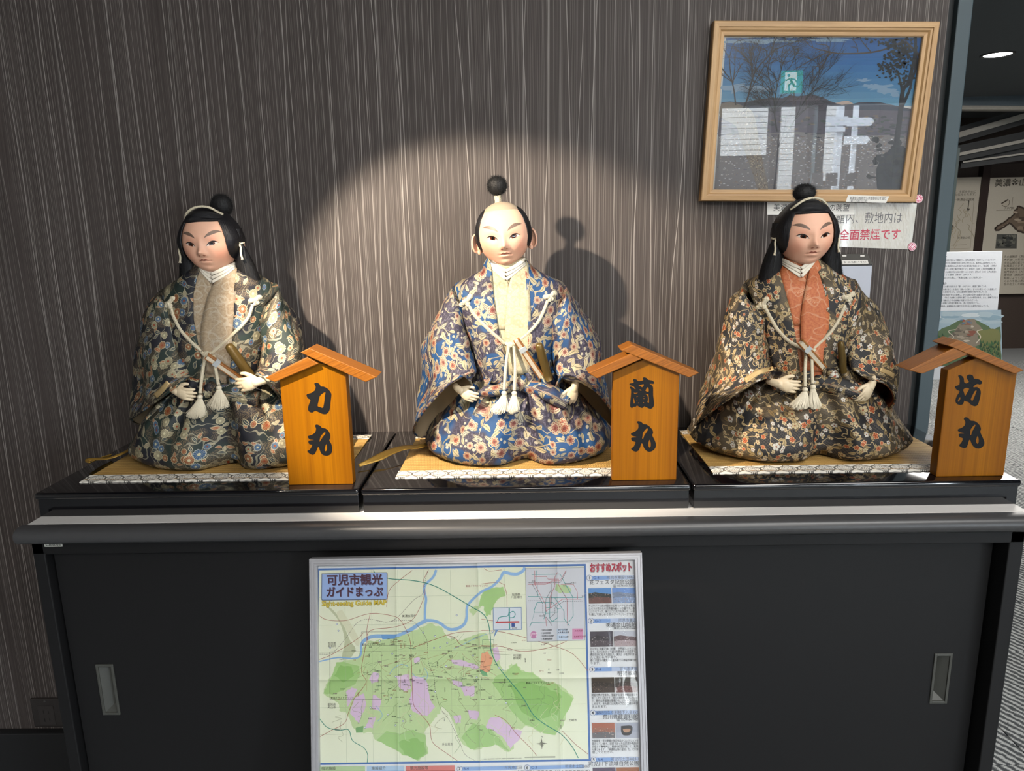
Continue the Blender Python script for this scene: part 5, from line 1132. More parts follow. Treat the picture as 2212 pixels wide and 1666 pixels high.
limb(ph, [(1450, 160), (1350, 220), (1200, 262), (1000, 270), (920, 262), (870, 275), (840, 310)], .0038, .0012, '#4a3d36', 10, 5, 2, .9); limb(ph, [(915, 255), (900, 215), (830, 205), (825, 180)], .0018, .0010, '#4a3d36', 10, 2, 1); limb(ph, [(1110, 262), (1100, 210), (1070, 170)], .0018, .001, '#4a3d36', 10, 3, 1)
limb(ph, [(1545, 310), (1500, 255), (1430, 185)], .0055, .004, '#4a3d36', 11); limb(ph, [(1340, 1192), (1360, 960), (1395, 700), (1415, 520), (1460, 470), (1500, 380), (1515, 300)], .0150, .0015, '#222327', 11, 3, 1); limb(ph, [(1415, 560), (1400, 470), (1380, 400)], .006, .003, '#26282b', 11)
for i in range(420):
    k_ = rp.random(); (x, y, r) = (rp.gauss(1400, 55), rp.gauss(250, 55), 11) if k_ < .40 else ((rp.gauss(1330, 42), rp.gauss(370, 30), 9) if k_ < .58 else ((rp.gauss(1430, 30), rp.gauss(420, 50), 10) if k_ < .68 else ((rp.gauss(1310, 60), rp.gauss(185, 14), 10) if k_ < .76 else (rp.gauss(1360, 70), rp.gauss(1060, 90), 20))))
    if y < 168 or y > 1185 or x > xr(y)-6 or x < xl(y): continue
    blob(ph, x, y, r*rp.uniform(.6, 1.3), r*rp.uniform(.5, 1.1), rp.choice(['#1b1e21', '#222626', '#282c2d', '#2d2d28', '#181a1d']), 12, .45, 8)
ph.poly([(1240, 1192), (1235, 1050), (1290, 960), (1350, 900), (1420, 900), (1440, 960), (1412, 1192)], '#26292f', 11, 2)
ph.poly([(1440, 950), (1450, 950), (1414, 1190), (1404, 1190)], '#c8ccd2', 13)
ph.obj('photograph', print_mat('glossy_photo_print', .3, .05, 300, .72), pic)
# captions, notice, magnets
def sheet(name, corners, h, label, cat, lines, mat=PAPER, th=.0006, origin_=None, pl=None):
    pl = pl or Plane((0, -h, 0), (1, 0, 0), (0, 0, 1)); c = [pl.uv(*q) for q in corners]; root = thing(name, pl.pt(*((np.array(c[0])+np.array(c[2]))/2)), label, cat)
    quadbox(pl, c, -th, 0, mat, root, 'sheet'); pr = plane_print(pl, .00006, lambda x, y: (x, y))
    for (tx, x0, y0, x1, y1, col, b, size) in lines: pr.text(tx, x0, y0, size, col, 1, 'l', b, (x1, y1), 3)
    if lines: pr.obj('lettering', INK, root)
    return root, pl, c
sheet('caption_slip', [(1827, 436), (1914, 438.5), (1921, 424), (1832, 421.5)], .0212, 'small slanted caption slip stuck on the lower picture frame bar', 'label',
      [('美濃金山城跡から木曽御嶽山を望む', 1835, 431.0, 1914, 431.5, '#3a3a3a', .0, .0075), ('（兼山古城山山頂）', 1832, 437.0, 1873, 437.0, '#3a3a3a', .0, .0068)])
sheet('caption_card', [(1657, 464), (1845, 464), (1846, 438), (1657, 437)], .0020, 'white caption card on the wall under the picture, behind the doll', 'label', [('美濃金山城跡からの眺望', 1670, 454.5, 1834, 455, '#3c3c3c', .0, .0165)])
LAM = None
def laminate():
    g = G('wrinkled_glossy_laminate'); x, y, z = g.sep(g.coord('Object')); n = g.noise(g.comb(x*60.0+z*14.0, y, z*16.0), 1.0, 3, .6); n2 = g.noise(g.comb(x*300, y, z*300), 1.0, 2)
    return g.bsdf(lin('#bdb9ae'), .12, 0, g.bump(n+n2*.12, .6, .009), Specular_IOR_Level=.9, Coat_Weight=1.0, Coat_Roughness=.04, Coat_IOR=1.9)
nt, npl, nc = sheet('smoking_notice', [(1775, 532), (1968, 539), (1981, 439.5), (1800, 438)], .0011, 'laminated no smoking notice with glossy wrinkles under the picture corner', 'sign',
      [('館内、敷地内は', 1805, 481, 1948, 480, '#4a4a50', -.005, .0250), ('全面禁煙です', 1812, 517, 1944, 515, '#b0354a', .012, .0240)], laminate(), .0008)
MP, MW = flat('pink_magnet', '#b8385e', .3), flat('pale_petal_print', '#e6cdd3', .4)
for (x, y), lb in (((1985, 429.5), 'pink flower magnet beside the lower right picture frame corner'), ((1971, 533), 'pink flower magnet on the lower corner of the no smoking notice')):
    c = at(x, y, Y=-.0035); r = .0088; t = thing('flower_magnet', c, lb, 'magnet', 'pink flower magnets')
    n = 28; V = []; prof = [(1, .0022), (1, .0008), (.94, 0), (0, 0)]
    for q, h in prof: V += [(c[0]+r*q*math.cos(2*math.pi*i/n), c[1]+h, c[2]+r*q*math.sin(2*math.pi*i/n)) for i in range(n)]
    mo('disc', V, [(j*n+i, j*n+(i+1) % n, (j+1)*n+(i+1) % n, (j+1)*n+i) for j in range(3) for i in range(n)], MP, t)
    pr = Print((c[0], c[1]-.00005, c[2]), (1, 0, 0), (0, 0, 1), (0, -1, 0), lambda a, b: (a, b))
    a = np.arange(25)*2*math.pi/24; pr.line(np.column_stack([np.cos(a), np.sin(a)])*r*.93, .0008, '#e3c9d0', 1, two=True)
    for k in range(8):
        b = k*math.pi/4; d = np.array((math.cos(b), math.sin(b))); q = np.array((-d[1], d[0])); tt = np.linspace(0, 2*math.pi, 15); pr.line(np.array([d*r*(.50+.30*math.cos(s))+q*r*.17*math.sin(s) for s in tt]), .0009, '#ecd9de', 1, two=True)
    pr.disc(0, 0, r*.13, '#ecd9de', 2); pr.obj('petal_print', MW if False else INK, t)
# switch box with a hinged grey lid and a white front
bx0 = Plane((0, -.034, 0), (1, 0, 0), (0, 0, 1)); tl, tr, br, bl_ = [bx0.hit(*q) for q in ((1814, 573), (1884, 574), (1878, 700), (1812, 700))]
box = thing('switch_box', ((tl[0]+tr[0])/2, -.02, bl_[2]), 'wall switch box with dark sloping lid and white front behind the doll', 'switch box')
GLID, GWH = flat('dark_grey_plastic_lid', '#4a4a47', .4), flat('pale_grey_cover', '#a9adb8', .4, vary=.03)
top = at(1808, 549, Y=-.006); topr = at(1875, 549, Y=-.006); z0 = bl_[2]
MB().box((tl[0]-.001, -.033, z0), (tr[0]+.001, -.0005, tl[2]+.001), .0015).obj('case', flat('charcoal_case', '#2d2d2e', .5), box)
MB().box((tl[0]+.0005, -.0365, z0+.001), (tr[0]-.0005, -.032, tl[2]-.002), .0012).obj('front_cover', GWH, box)
zt = top[2]; V = [(tl[0]-.001, -.036, tl[2]), (tr[0]+.001, -.036, tl[2]), (tr[0]+.001, -.006, zt), (tl[0]-.001, -.006, zt), (tl[0]-.001, -.030, tl[2]-.002), (tr[0]+.001, -.030, tl[2]-.002), (tr[0]+.001, -.001, zt-.003), (tl[0]-.001, -.001, zt-.003)]
lid = mo('lid', V, [(0, 1, 2, 3), (7, 6, 5, 4), (0, 4, 5, 1), (1, 5, 6, 2), (2, 6, 7, 3), (3, 7, 4, 0)], GLID, box); bevelled(lid, .0008)
lp = Plane(V[0], np.array(V[1])-np.array(V[0]), np.array(V[3])-np.array(V[0]))
quadbox(lp, [lp.uv(*q) for q in ((1820, 570.5), (1876, 570), (1874, 562.5), (1818, 563))], .0002, .0006, PAPER, lid, 'label_strip')
pr = plane_print(lp, .0007, lambda x, y: (x, y)); pr.text('ホール スポットライト', 1823, 568.3, .0062, '#2c2c2c', 1, 'l', .015, (1873, 567.8)); pr.obj('label_lettering', INK, lid)
for cxp in (1823, 1862):
    quadbox(lp, [lp.uv(*q) for q in ((cxp-4, 555.0), (cxp+5, 554.8), (cxp+5, 552), (cxp-4, 552.2))], .0002, .0012, PAPER, lid, 'hinge_tab')
# ------------------------------------------------------------------ sightseeing map in an aluminium frame, leaning on the cabinet
MPn = Plane((-.366, -.446, .822), (1, 0, .008), (0, .0895, .342))
za = czoom(660, 1180, .29167)                      # tracing grid of the left half
mo_ = [MPn.uv(*q) for q in ((667, 1208), (1387, 1195))]; mi_ = [MPn.uv(*q) for q in ((683, 1223), (1371, 1211))]
Hh = .836; wl, wr = mo_[0][0], mo_[1][0]; vt = (mo_[0][1]+mo_[1][1])/2; il, ir, it_ = mi_[0][0], mi_[1][0], (mi_[0][1]+mi_[1][1])/2; bw = vt-it_
ocm = [(wl, vt-Hh), (wr, vt-Hh), (wr, vt), (wl, vt)]; icm = [(il, vt-Hh+bw), (ir, vt-Hh+bw), (ir, it_), (il, it_)]
mapo = thing('map_poster', MPn.pt((wl+wr)/2, vt-Hh), 'sightseeing map poster in silver frame leaning against the cabinet', 'poster')
bars(MPn, ocm, icm, [(0, -.018), (0, -.001), (.05, 0), (.22, 0), (.24, -.0012), (.30, -.0012), (.32, 0), (.62, 0), (.64, -.0012), (.70, -.0012), (.72, 0), (.93, 0), (1, -.002), (1, -.012), (.5, -.018)], ALU, mapo)
quadbox(MPn, [tuple(np.array(a)*.5+np.array(b)*.5) for a, b in zip(ocm, icm)], -.0165, -.0125, BACKING, mapo, 'backing_board')
quadbox(MPn, [tuple(np.array(a)*.1+np.array(b)*.9) for a, b in zip(ocm, icm)], -.0060, -.0054, FILM, mapo, 'clear_cover')
mp = plane_print(MPn, -.0122, za, .00007)
B = lambda pts: [(x+1302.7, y) for x, y in pts]     # right-half tracing grid -> left-half grid
M1 = .00024                                         # metres per tracing unit
mp.poly([tuple(q) for q in icm], '#e6eaed', 0, two=True)
mp.poly([(88, 166), (2076, 132), (2112, 1592), (78, 1622)], '#4672b4', 1); mp.poly([(102, 180), (2062, 148), (2097, 1578), (93, 1607)], '#e8eed6', 2)
LG, MG, DG, PK, LC = '#c4dca6', '#a9d088', '#95c472', '#dcc4e0', '#e4e6d2'
mp.poly([(150, 440), (200, 470), (270, 560), (330, 700), (370, 760), (330, 830), (270, 830), (290, 700), (250, 560)], '#c3cba9', 3, 3); mp.poly([(270, 470), (350, 600), (400, 700), (380, 740), (300, 620), (230, 500)], '#dfe2c6', 4, 3)
city = [(240, 870), (300, 845), (380, 830), (430, 740), (480, 700), (600, 690), (760, 650), (850, 600), (930, 570), (1010, 600), (1050, 680), (1150, 700), (1240, 660), (1330, 640), (1400, 760), (1440, 880)]+B([(180, 920), (215, 880), (265, 865), (290, 920), (340, 940), (380, 930), (450, 990), (560, 1020), (640, 1080), (685, 1130), (640, 1180), (625, 1260), (600, 1340), (550, 1400), (480, 1390), (420, 1372), (330, 1330), (290, 1360), (250, 1350), (240, 1500), (200, 1525), (120, 1470), (60, 1460), (10, 1490)])+[(1260, 1510), (1200, 1490), (1140, 1440), (1120, 1380), (1060, 1230), (1010, 1190), (1000, 1240), (960, 1270), (880, 1380), (910, 1540), (870, 1550), (830, 1590), (800, 1545), (720, 1550), (660, 1500), (640, 1450), (580, 1460), (520, 1440), (490, 1380), (380, 1380), (340, 1310), (300, 1230), (250, 1220), (240, 1160), (130, 1090), (150, 1030), (180, 980), (210, 910)]
def jag(p, amp, n):
    out = []
    for i, a in enumerate(p):
        b = p[(i+1) % len(p)]
        for k in range(n): t = k/n; out.append((a[0]+(b[0]-a[0])*t+(rp.uniform(-amp, amp) if k else 0), a[1]+(b[1]-a[1])*t+(rp.uniform(-amp, amp) if k else 0)))
    return out
mp.poly(jag(city, 9, 4), LG, 4)
mp.poly(jag([(185, 990), (230, 860), (300, 862), (400, 890), (405, 950), (370, 1020), (280, 1070), (200, 1100), (135, 1090), (160, 1030)], 8, 3), MG, 5); mp.poly(jag([(210, 960), (260, 880), (340, 890), (360, 960), (280, 1010)], 8, 3), DG, 6)
mp.poly(jag([(525, 1440), (600, 1370), (700, 1390), (800, 1360), (890, 1400), (905, 1535), (830, 1588), (720, 1548), (650, 1500)], 9, 3), MG, 5); mp.poly(jag([(690, 1450), (800, 1420), (880, 1450), (895, 1530), (830, 1580), (730, 1540)], 8, 3), DG, 6)
mp.poly(jag(B([(110, 960), (180, 935), (262, 872), (300, 930), (380, 940), (450, 1000), (560, 1025), (680, 1130), (620, 1250), (545, 1398), (430, 1370), (320, 1320), (230, 1230), (150, 1120), (80, 1010)]), 9, 3), MG, 5); mp.poly(jag(B([(200, 1020), (330, 1010), (480, 1040), (600, 1110), (560, 1250), (420, 1290), (300, 1230)]), 10, 3), DG, 6)
mp.poly(jag(B([(-150, 1420), (-60, 1310), (60, 1340), (150, 1440), (210, 1520), (100, 1470), (10, 1488), (-80, 1505)]), 8, 3), MG, 5); mp.poly(jag(B([(20, 330), (90, 310), (160, 300), (178, 370), (120, 395), (90, 440), (70, 510), (30, 515), (20, 450), (-20, 440)]), 7, 3), MG, 5); mp.poly(jag([(1210, 470), (1260, 440), (1300, 450), (1240, 520)], 5, 3), LG, 5)
for p in ([(300, 1080), (340, 1045), (385, 1060), (350, 1130), (310, 1190)], [(330, 1240), (360, 1130), (430, 1090), (450, 1170), (400, 1310), (370, 1290)], [(500, 1100), (560, 1130), (550, 1220), (490, 1200)], [(470, 990), (500, 935), (545, 940), (540, 1000), (490, 1020)], [(440, 1350), (470, 1270), (520, 1260), (500, 1350)], [(670, 960), (770, 950), (780, 1060), (730, 1075), (690, 1040)], [(790, 960), (880, 980), (910, 1040), (920, 1130), (960, 1190), (900, 1260), (840, 1250), (790, 1220), (770, 1130), (790, 1070)], [(800, 830), (840, 820), (845, 860), (805, 865)], [(1080, 840), (1180, 850), (1280, 890), (1270, 915), (1180, 890), (1090, 870)], [(1150, 1040), (1250, 1035), (1250, 1110), (1180, 1110)], [(1200, 1210), (1285, 1225), (1270, 1290), (1215, 1275)], [(1095, 1260), (1150, 1250), (1150, 1310), (1110, 1310)], [(1085, 985), (1160, 1010), (1160, 1050), (1090, 1030)], [(1385, 760), (1420, 745), (1440, 830), (1410, 860)]): mp.poly(jag(p, 6, 3), PK, 7)
for p in ([(65, 1270), (130, 1265), (200, 1320), (240, 1360), (300, 1370), (290, 1420), (215, 1500), (170, 1430), (100, 1370), (30, 1340)], [(85, 760), (120, 755), (140, 830), (110, 860)]): mp.poly(jag(B(p), 6, 3), PK, 7)
mp.poly(jag([(1305, 790), (1350, 778), (1388, 830), (1370, 915), (1330, 940), (1290, 905)], 5, 3), '#e8a883', 8)
mp.poly(jag([(1290, 910), (1340, 935), (1350, 965), (1310, 960)], 4, 2), '#6fae7c', 8); mp.poly([(372, 1345), (430, 1330), (425, 1380), (375, 1382)], '#7dae72', 8)
BL_ = '#8fb9e6'
mp.line([(968, 176), (945, 230), (888, 285), (880, 335), (893, 390), (887, 450), (884, 545)], [.0042]*7, BL_, 9, 5); mp.line([(884, 550), (950, 553), (1000, 572), (1040, 603), (1080, 618), (1130, 608), (1175, 578), (1193, 530), (1195, 460), (1215, 420), (1300, 340), (1380, 300), (1440, 242)]+B([(165, 195), (220, 205), (270, 205), (310, 180), (320, 158)]), [.0056, .0050, .0050, .0052, .0055, .0055, .0050, .0045, .0042, .0042, .0040, .0042, .0045, .0050, .0055, .0055, .0050, .0048], BL_, 9, 5)
mp.line([(895, 550), (840, 578), (790, 612), (740, 637), (680, 662), (600, 668), (500, 668), (440, 695), (415, 730), (412, 790), (395, 822), (340, 832), (240, 825), (100, 855)], [.0062, .0062, .0064, .0058, .0052, .0070, .0058, .0058, .0048, .0036, .0030, .0026, .0024, .0020], BL_, 9, 5); mp.poly([(560, 655), (680, 655), (660, 685), (570, 690)], '#6fa3dc', 10)
for p in ([(620, 950), (660, 900), (710, 875), (760, 890)], [(1100, 760), (1160, 730), (1240, 690), (1340, 650)], [(790, 940), (830, 975), (900, 960)], [(880, 900), (905, 950), (890, 1000)], [(520, 1180), (570, 1250), (530, 1300)]): mp.line(p, .0009, '#93bfdf', 9, 4)
for gx in (297, 495, 690, 880, 1080, 1285): mp.line([(gx-8, 176), (gx+8, 1600)], .0003, '#a9b89a', 8)
for gx in (170, 360, 580): mp.line(B([(gx, 165), (gx+18, 1590)]), .0003, '#a9b89a', 8)
for gy in (375, 580, 780, 1190, 1390): mp.line([(100, gy+6), (2080, gy-22)], .0003, '#a9b89a', 8)
RD, GY, GR, TE = '#a8584f', '#6f6a66', '#c9a66a', '#2f8f7c'
for p in ([(100, 512), (160, 545), (300, 550), (480, 498), (640, 515), (700, 545), (740, 610), (775, 700), (785, 850), (790, 1000), (800, 1170), (860, 1250), (920, 1330), (940, 1450), (1040, 1530), (1130, 1592)], [(910, 175), (870, 270), (885, 350), (830, 490), (770, 560), (650, 600), (480, 625), (450, 720), (415, 920), (450, 1000), (410, 1070), (360, 1130), (320, 1230), (290, 1310), (200, 1360), (100, 1415)], [(100, 840), (200, 800), (380, 690), (430, 640)], [(600, 450), (620, 330), (700, 250), (790, 180)], [(800, 750), (960, 690), (1120, 640), (1350, 625)], [(1050, 660), (1110, 680), (1160, 735), (1300, 740), (1400, 740)], [(480, 500), (455, 620), (465, 740)]): mp.line(p, .0007, RD, 11, 4)
for p in ([(0, 625), (120, 630), (260, 660), (420, 705), (540, 740), (680, 800), (790, 925)], [(0, 735), (160, 745), (290, 780), (440, 765), (540, 740), (630, 705)], [(100, 1250), (180, 1290), (260, 1390), (350, 1480), (410, 1550)], [(600, 1370), (700, 1470), (790, 1540)], [(20, 165), (60, 185), (150, 175)], [(0, 280), (170, 285), (172, 540), (0, 540)]): mp.line(B(p), .0007, RD, 11, 3)
mp.line([(505, 178), (520, 200), (620, 240), (800, 255), (950, 292), (1100, 372), (1240, 455), (1320, 505), (1355, 575), (1370, 680), (1376, 780), (1420, 880)]+B([(180, 962), (300, 1110), (380, 1242), (460, 1312), (590, 1392), (670, 1482), (717, 1568)]), .0013, TE, 13, 5); mp.line([(100, 1270), (160, 1340), (250, 1362), (320, 1360), (350, 1440), (430, 1490), (460, 1540), (458, 1600)], .0011, TE, 13, 5)
for p in ([(105, 800), (200, 790), (300, 680), (380, 570), (470, 540), (640, 555), (800, 400), (870, 350), (890, 240), (910, 175)], [(640, 555), (780, 550), (840, 600), (900, 700), (910, 860), (950, 960), (960, 1060), (1000, 1200), (1060, 1280), (1130, 1420), (1180, 1540), (1260, 1590)]): mp.line(p, .0007, GY, 12, 4, dash=(.0022, .0012))
for i in range(70):
    x, y = rp.uniform(440, 1350), rp.uniform(640, 1000); a = rp.choice([.1, 1.6, .8, 2.4, -.3]); L = rp.uniform(60, 220)
    mp.line([(x, y), (x+L*.5*math.cos(a)+rp.uniform(-20, 20), y+L*.5*math.sin(a)), (x+L*math.cos(a), y+L*math.sin(a)*.8)], .00045, rp.choice(['#8aa07a', '#b7a274', '#9fb08c', '#b08a78']), 9, 4)
for i in range(55):
    x, y = rp.uniform(250, 1900), rp.uniform(1000, 1360); pts = [(x, y)]
    for k in range(4): pts.append((pts[-1][0]+rp.uniform(-60, 60), pts[-1][1]+rp.uniform(10, 60)))
    mp.line(pts, .0005, rp.choice(['#cfe0b4', '#d8d5ae', '#9a9f7e', '#7f9f6c']), 9, 4)
mp.line([(180, 782), (562, 780), (565, 1135), (182, 1135)], .0005, '#5d5d55', 12, closed=True); mp.line([(415, 635), (792, 632), (795, 735), (418, 737)], .0005, '#5d5d55', 12, closed=True); mp.line(B([(93, 1008), (468, 1003), (465, 1130), (95, 1137)]), .0005, '#5d5d55', 12, closed=True); mp.line(B([(8, 692), (90, 690), (92, 755), (10, 757)]), .0006, '#46806f', 12, closed=True)
for tx, x, y, s in (('動画イラストマップ①', 188, 1130, .0040), ('動画イラストマップ②', 420, 734, .0040), ('美濃加茂市', 715, 525, .0048), ('加茂郡', 166, 727, .0048), ('坂祝町', 166, 747, .0048), ('愛知県', 164, 1180, .0048), ('犬山市', 164, 1202, .0048), ('多治見市', 1010, 1475, .0048)): mp.text(tx, x, y, s, '#4c4c46', 14)
for tx, x, y, s, c in (('加茂郡', 225, 366, .0048, '#4c4c46'), ('八百津町', 218, 386, .0048, '#4c4c46'), ('可児郡', 235, 818, .0048, '#4c4c46'), ('御嵩町', 235, 838, .0048, '#4c4c46'), ('土岐市', 645, 1296, .0048, '#4c4c46'), ('動画イラストマップ③', 330, 1020, .0040, '#222222'), ('N', 442, 1416, .0040, '#222222')): mp.text(tx, x+1302.7, y, s, c, 14)
mp.text('動画イラストマップ④', 1188, 301, .0038, '#a0504a', 14)
small = ['可児駅', '公民館', '小学校', '中学校', '神社', '公園', '古墳', '運動場', '郵便局', '図書館', '工業団地', '桜ケ丘', '市役所', '温泉', '美術館', '城跡']
for i in range(210):
    x = rp.uniform(200, 1900); y = rp.uniform(690, 1400)
    if i < 120: x = rp.uniform(430, 1400); y = rp.uniform(680, 1150)
    mp.text(rp.choice(small), x, y, rp.choice([.0021, .0024, .0027]), rp.choice(['#2d3a2c', '#333338', '#333338', '#9b4a3a', '#6e3b66', '#255a50']), 14, rot=0 if rp.random() < .9 else -1.57, res=1)
for i in range(30):
    x, y = (rp.uniform(150, 1500), rp.uniform(380, 1350)); mp.disc(x, y, .0016, '#46659c', 13, 10); mp.disc(x, y, .0011, '#e2e8ee', 14, 10)
# title box
mp.poly([(120, 203), (600, 193), (608, 203), (607, 388), (598, 396), (124, 402), (118, 394)], '#39456b', 14); mp.poly([(124, 206), (598, 197), (603, 205), (602, 386), (596, 391), (127, 397), (122, 391)], '#9db9e8', 15)
mp.text('可児市観光', 160, 285, .0195, '#6d7fb0', 16, 'l', .035, (574, 279), 3); mp.text('可児市観光', 157, 282, .0195, '#4e2a3c', 17, 'l', .022, (571, 276), 3)
mp.text('ガイドまっぷ', 155, 372, .0185, '#6d7fb0', 16, 'l', .035, (576, 368), 3); mp.text('ガイドまっぷ', 152, 369, .0185, '#4e2a3c', 17, 'l', .022, (573, 365), 3)
mp.text('Sight-seeing Guide MAP', 122, 442, .0118, '#8a7a2a', 16, 'l', .04, (600, 434), 3); mp.text('Sight-seeing Guide MAP', 122, 441, .0118, '#e4cd45', 17, 'l', .012, (600, 433), 3)
# inset: junction
zb = lambda pts: B(pts)
mp.poly(zb([(85, 455), (297, 451), (299, 618), (87, 622)]), '#5f86b8', 15); mp.poly(zb([(89, 459), (293, 455), (295, 614), (91, 618)]), '#d6dee8', 16)
mp.line(zb([(206, 455), (208, 616)]), .0022, '#3f9a98', 17); mp.line(zb([(118, 560), (130, 530), (160, 520), (195, 515), (206, 480)]), .0014, '#3f9a98', 17, 4); mp.line(zb([(208, 530), (240, 525), (250, 500), (235, 482), (210, 492)]), .0014, '#3f9a98', 17, 4); mp.line(zb([(105, 563), (280, 560)]), .0028, '#c04a50', 18); mp.poly(zb([(222, 570), (247, 569), (248, 596), (223, 597)]), '#2f4f96', 18); mp.text('道の駅 可児ッテ', 225+1302.7, 610, .0030, '#222', 18) if False else mp.text('道の駅', 225+1302.7, 611, .0030, '#222222', 18)
mp.poly(zb([(125, 618), (105, 620), (90, 680)]), '#6f93c4', 16)
# inset: railway map, traced on its own grid
mp.poly(zb([(325, 163), (762, 157), (768, 698), (337, 707)]), '#8f97a0', 15); mp.poly(zb([(328, 166), (759, 160), (765, 695), (340, 704)]), '#cfd3da', 16)
zr = lambda pts: [((1120+x*.11404-660)/.29167, (1210+y*.11404-1180)/.29167) for x, y in pts]
mp.poly(zr([(690, 560), (720, 450), (780, 470), (900, 470), (1000, 550), (980, 610), (900, 630), (840, 600), (790, 630), (740, 600)]), '#b5cf9c', 17, 2)
TL2, RD2, BK2 = '#4f9c9c', '#b7616a', '#55585e'
for p in ([(250, 272), (790, 265), (880, 440), (1028, 700), (1035, 1060), (960, 1165), (640, 1165), (250, 1178), (300, 985), (745, 985), (745, 1090), (645, 1160)], [(180, 690), (360, 690), (590, 712), (900, 710), (1210, 705)], [(345, 195), (355, 440), (360, 690)], [(355, 800), (650, 800), (740, 925), (830, 918), (690, 720)], [(355, 800), (295, 950), (300, 985)], [(590, 712), (590, 1100), (640, 1165)], [(512, 800), (515, 1010), (480, 1115)], [(515, 900), (590, 900)], [(515, 1015), (590, 1015)], [(745, 925), (745, 985)], [(840, 930), (862, 970), (865, 1110), (910, 1170), (965, 1245)], [(250, 1178), (212, 1258)]): mp.line(zr(p), .0011, TL2, 18)
for p in ([(305, 195), (310, 460), (515, 850), (520, 970)], [(180, 460), (510, 460), (630, 395), (790, 390), (900, 195)], [(310, 312), (530, 312), (560, 360), (760, 360), (760, 470), (905, 720), (920, 740), (930, 1240)], [(690, 470), (690, 320), (740, 230)], [(690, 480), (595, 700), (600, 910)], [(800, 460), (1040, 460), (1110, 590), (1118, 740)], [(520, 970), (830, 740), (1190, 740)], [(515, 1080), (530, 1250)], [(290, 435), (610, 432)]): mp.line(zr(p), .0008, RD2, 19)
for p in ([(265, 460), (380, 670), (460, 830), (460, 1000), (560, 1130), (640, 1250)], [(180, 770), (420, 770)], [(190, 428), (500, 430), (800, 420), (910, 200)], [(760, 470), (880, 680)], [(590, 1090), (690, 1010), (690, 900), (850, 780), (1210, 775)]): mp.line(zr(p), .0009, BK2, 19, dash=(.0022, .0010))
for p in ([(620, 560), (520, 740), (515, 800)], [(620, 440), (620, 560), (630, 850)], [(880, 440), (1000, 440)], [(560, 1130), (630, 1200)]): mp.line(zr(p), .0007, BK2, 19)
for tx, x, y in (('名古屋', 395, 1068), ('岐阜', 250, 410), ('可児', 840, 500), ('中津川', 985, 444), ('東京', 1195, 700)): mp.text(tx, *zr([(x, y)])[0], .0032, '#333338', 20, res=1)
x, y = zr([(287, 1415)])[0]; mp.disc(x, y, .0062, '#c183ac', 18, 28); x, y = zr([(220, 1408)])[0]; mp.text('公共交通', x, y, .0030, '#f0e4ec', 19, 'l', .01, zr([(355, 1405)])[0]); x, y = zr([(220, 1452)])[0]; mp.text('機　　関', x, y, .0030, '#f0e4ec', 19, 'l', .01, zr([(355, 1450)])[0])
for (x0, y0, x1, y1, c) in ((420, 1308, 622, 1346, '#b9bfc6'), (420, 1364, 622, 1402, '#b9bfc6'), (420, 1418, 622, 1456, '#b9bfc6'), (420, 1474, 622, 1512, '#b9bfc6'), (725, 1300, 930, 1345, '#bfd2e6'), (725, 1352, 930, 1396, '#bfd2e6'), (725, 1408, 930, 1508, '#bfd2e6'), (1018, 1296, 1224, 1500, '#cf8fb4')): mp.poly(zr([(x0, y0), (x1, y0-2), (x1, y1-2), (x0, y1)]), c, 18)
for tx, x, y in (('JR名古屋駅', 452, 1338), ('JR岐阜駅', 470, 1394), ('名鉄名古屋駅', 448, 1448), ('名鉄岐阜駅', 462, 1504), ('JR多治見駅', 752, 1332), ('JR美濃太田駅', 742, 1384), ('名鉄犬山駅', 762, 1468), ('JR可児駅', 1066, 1352), ('名鉄新可児駅', 1048, 1462)): mp.text(tx, *zr([(x, y)])[0], .0034, '#3b3b44' if x < 1000 else '#8c2f52', 20, 'l', .01, res=1)
# compass and scale
cx, cy = mp.to2d(447+1302.7, 1462)
for k in range(8):
    a = k*math.pi/4+math.pi/2; L = .0098 if k % 2 == 0 else .0052; d = np.array((math.cos(a), math.sin(a))); q = np.array((-d[1], d[0])); c0 = np.array((cx, cy)); mp.raw([c0, c0+d*L*.28+q*L*.13, c0+d*L], [(0, 2, 1)], '#33352f', 15); mp.raw([c0, c0+d*L*.28-q*L*.13, c0+d*L], [(0, 1, 2)], '#9b9d8a', 15)
mp.line(B([(320, 1560), (547, 1557)]), .0005, '#444444', 14); mp.line(B([(320, 1566), (547, 1563)]), .0005, '#444444', 14)
mp.text('この地図は、国土地理院長の承認を得て、同院発行の地形図を使用したものである。', 1303, 1580, .0020, '#555555', 14, 'l', 0, B([(300, 1573)])[0], 1)
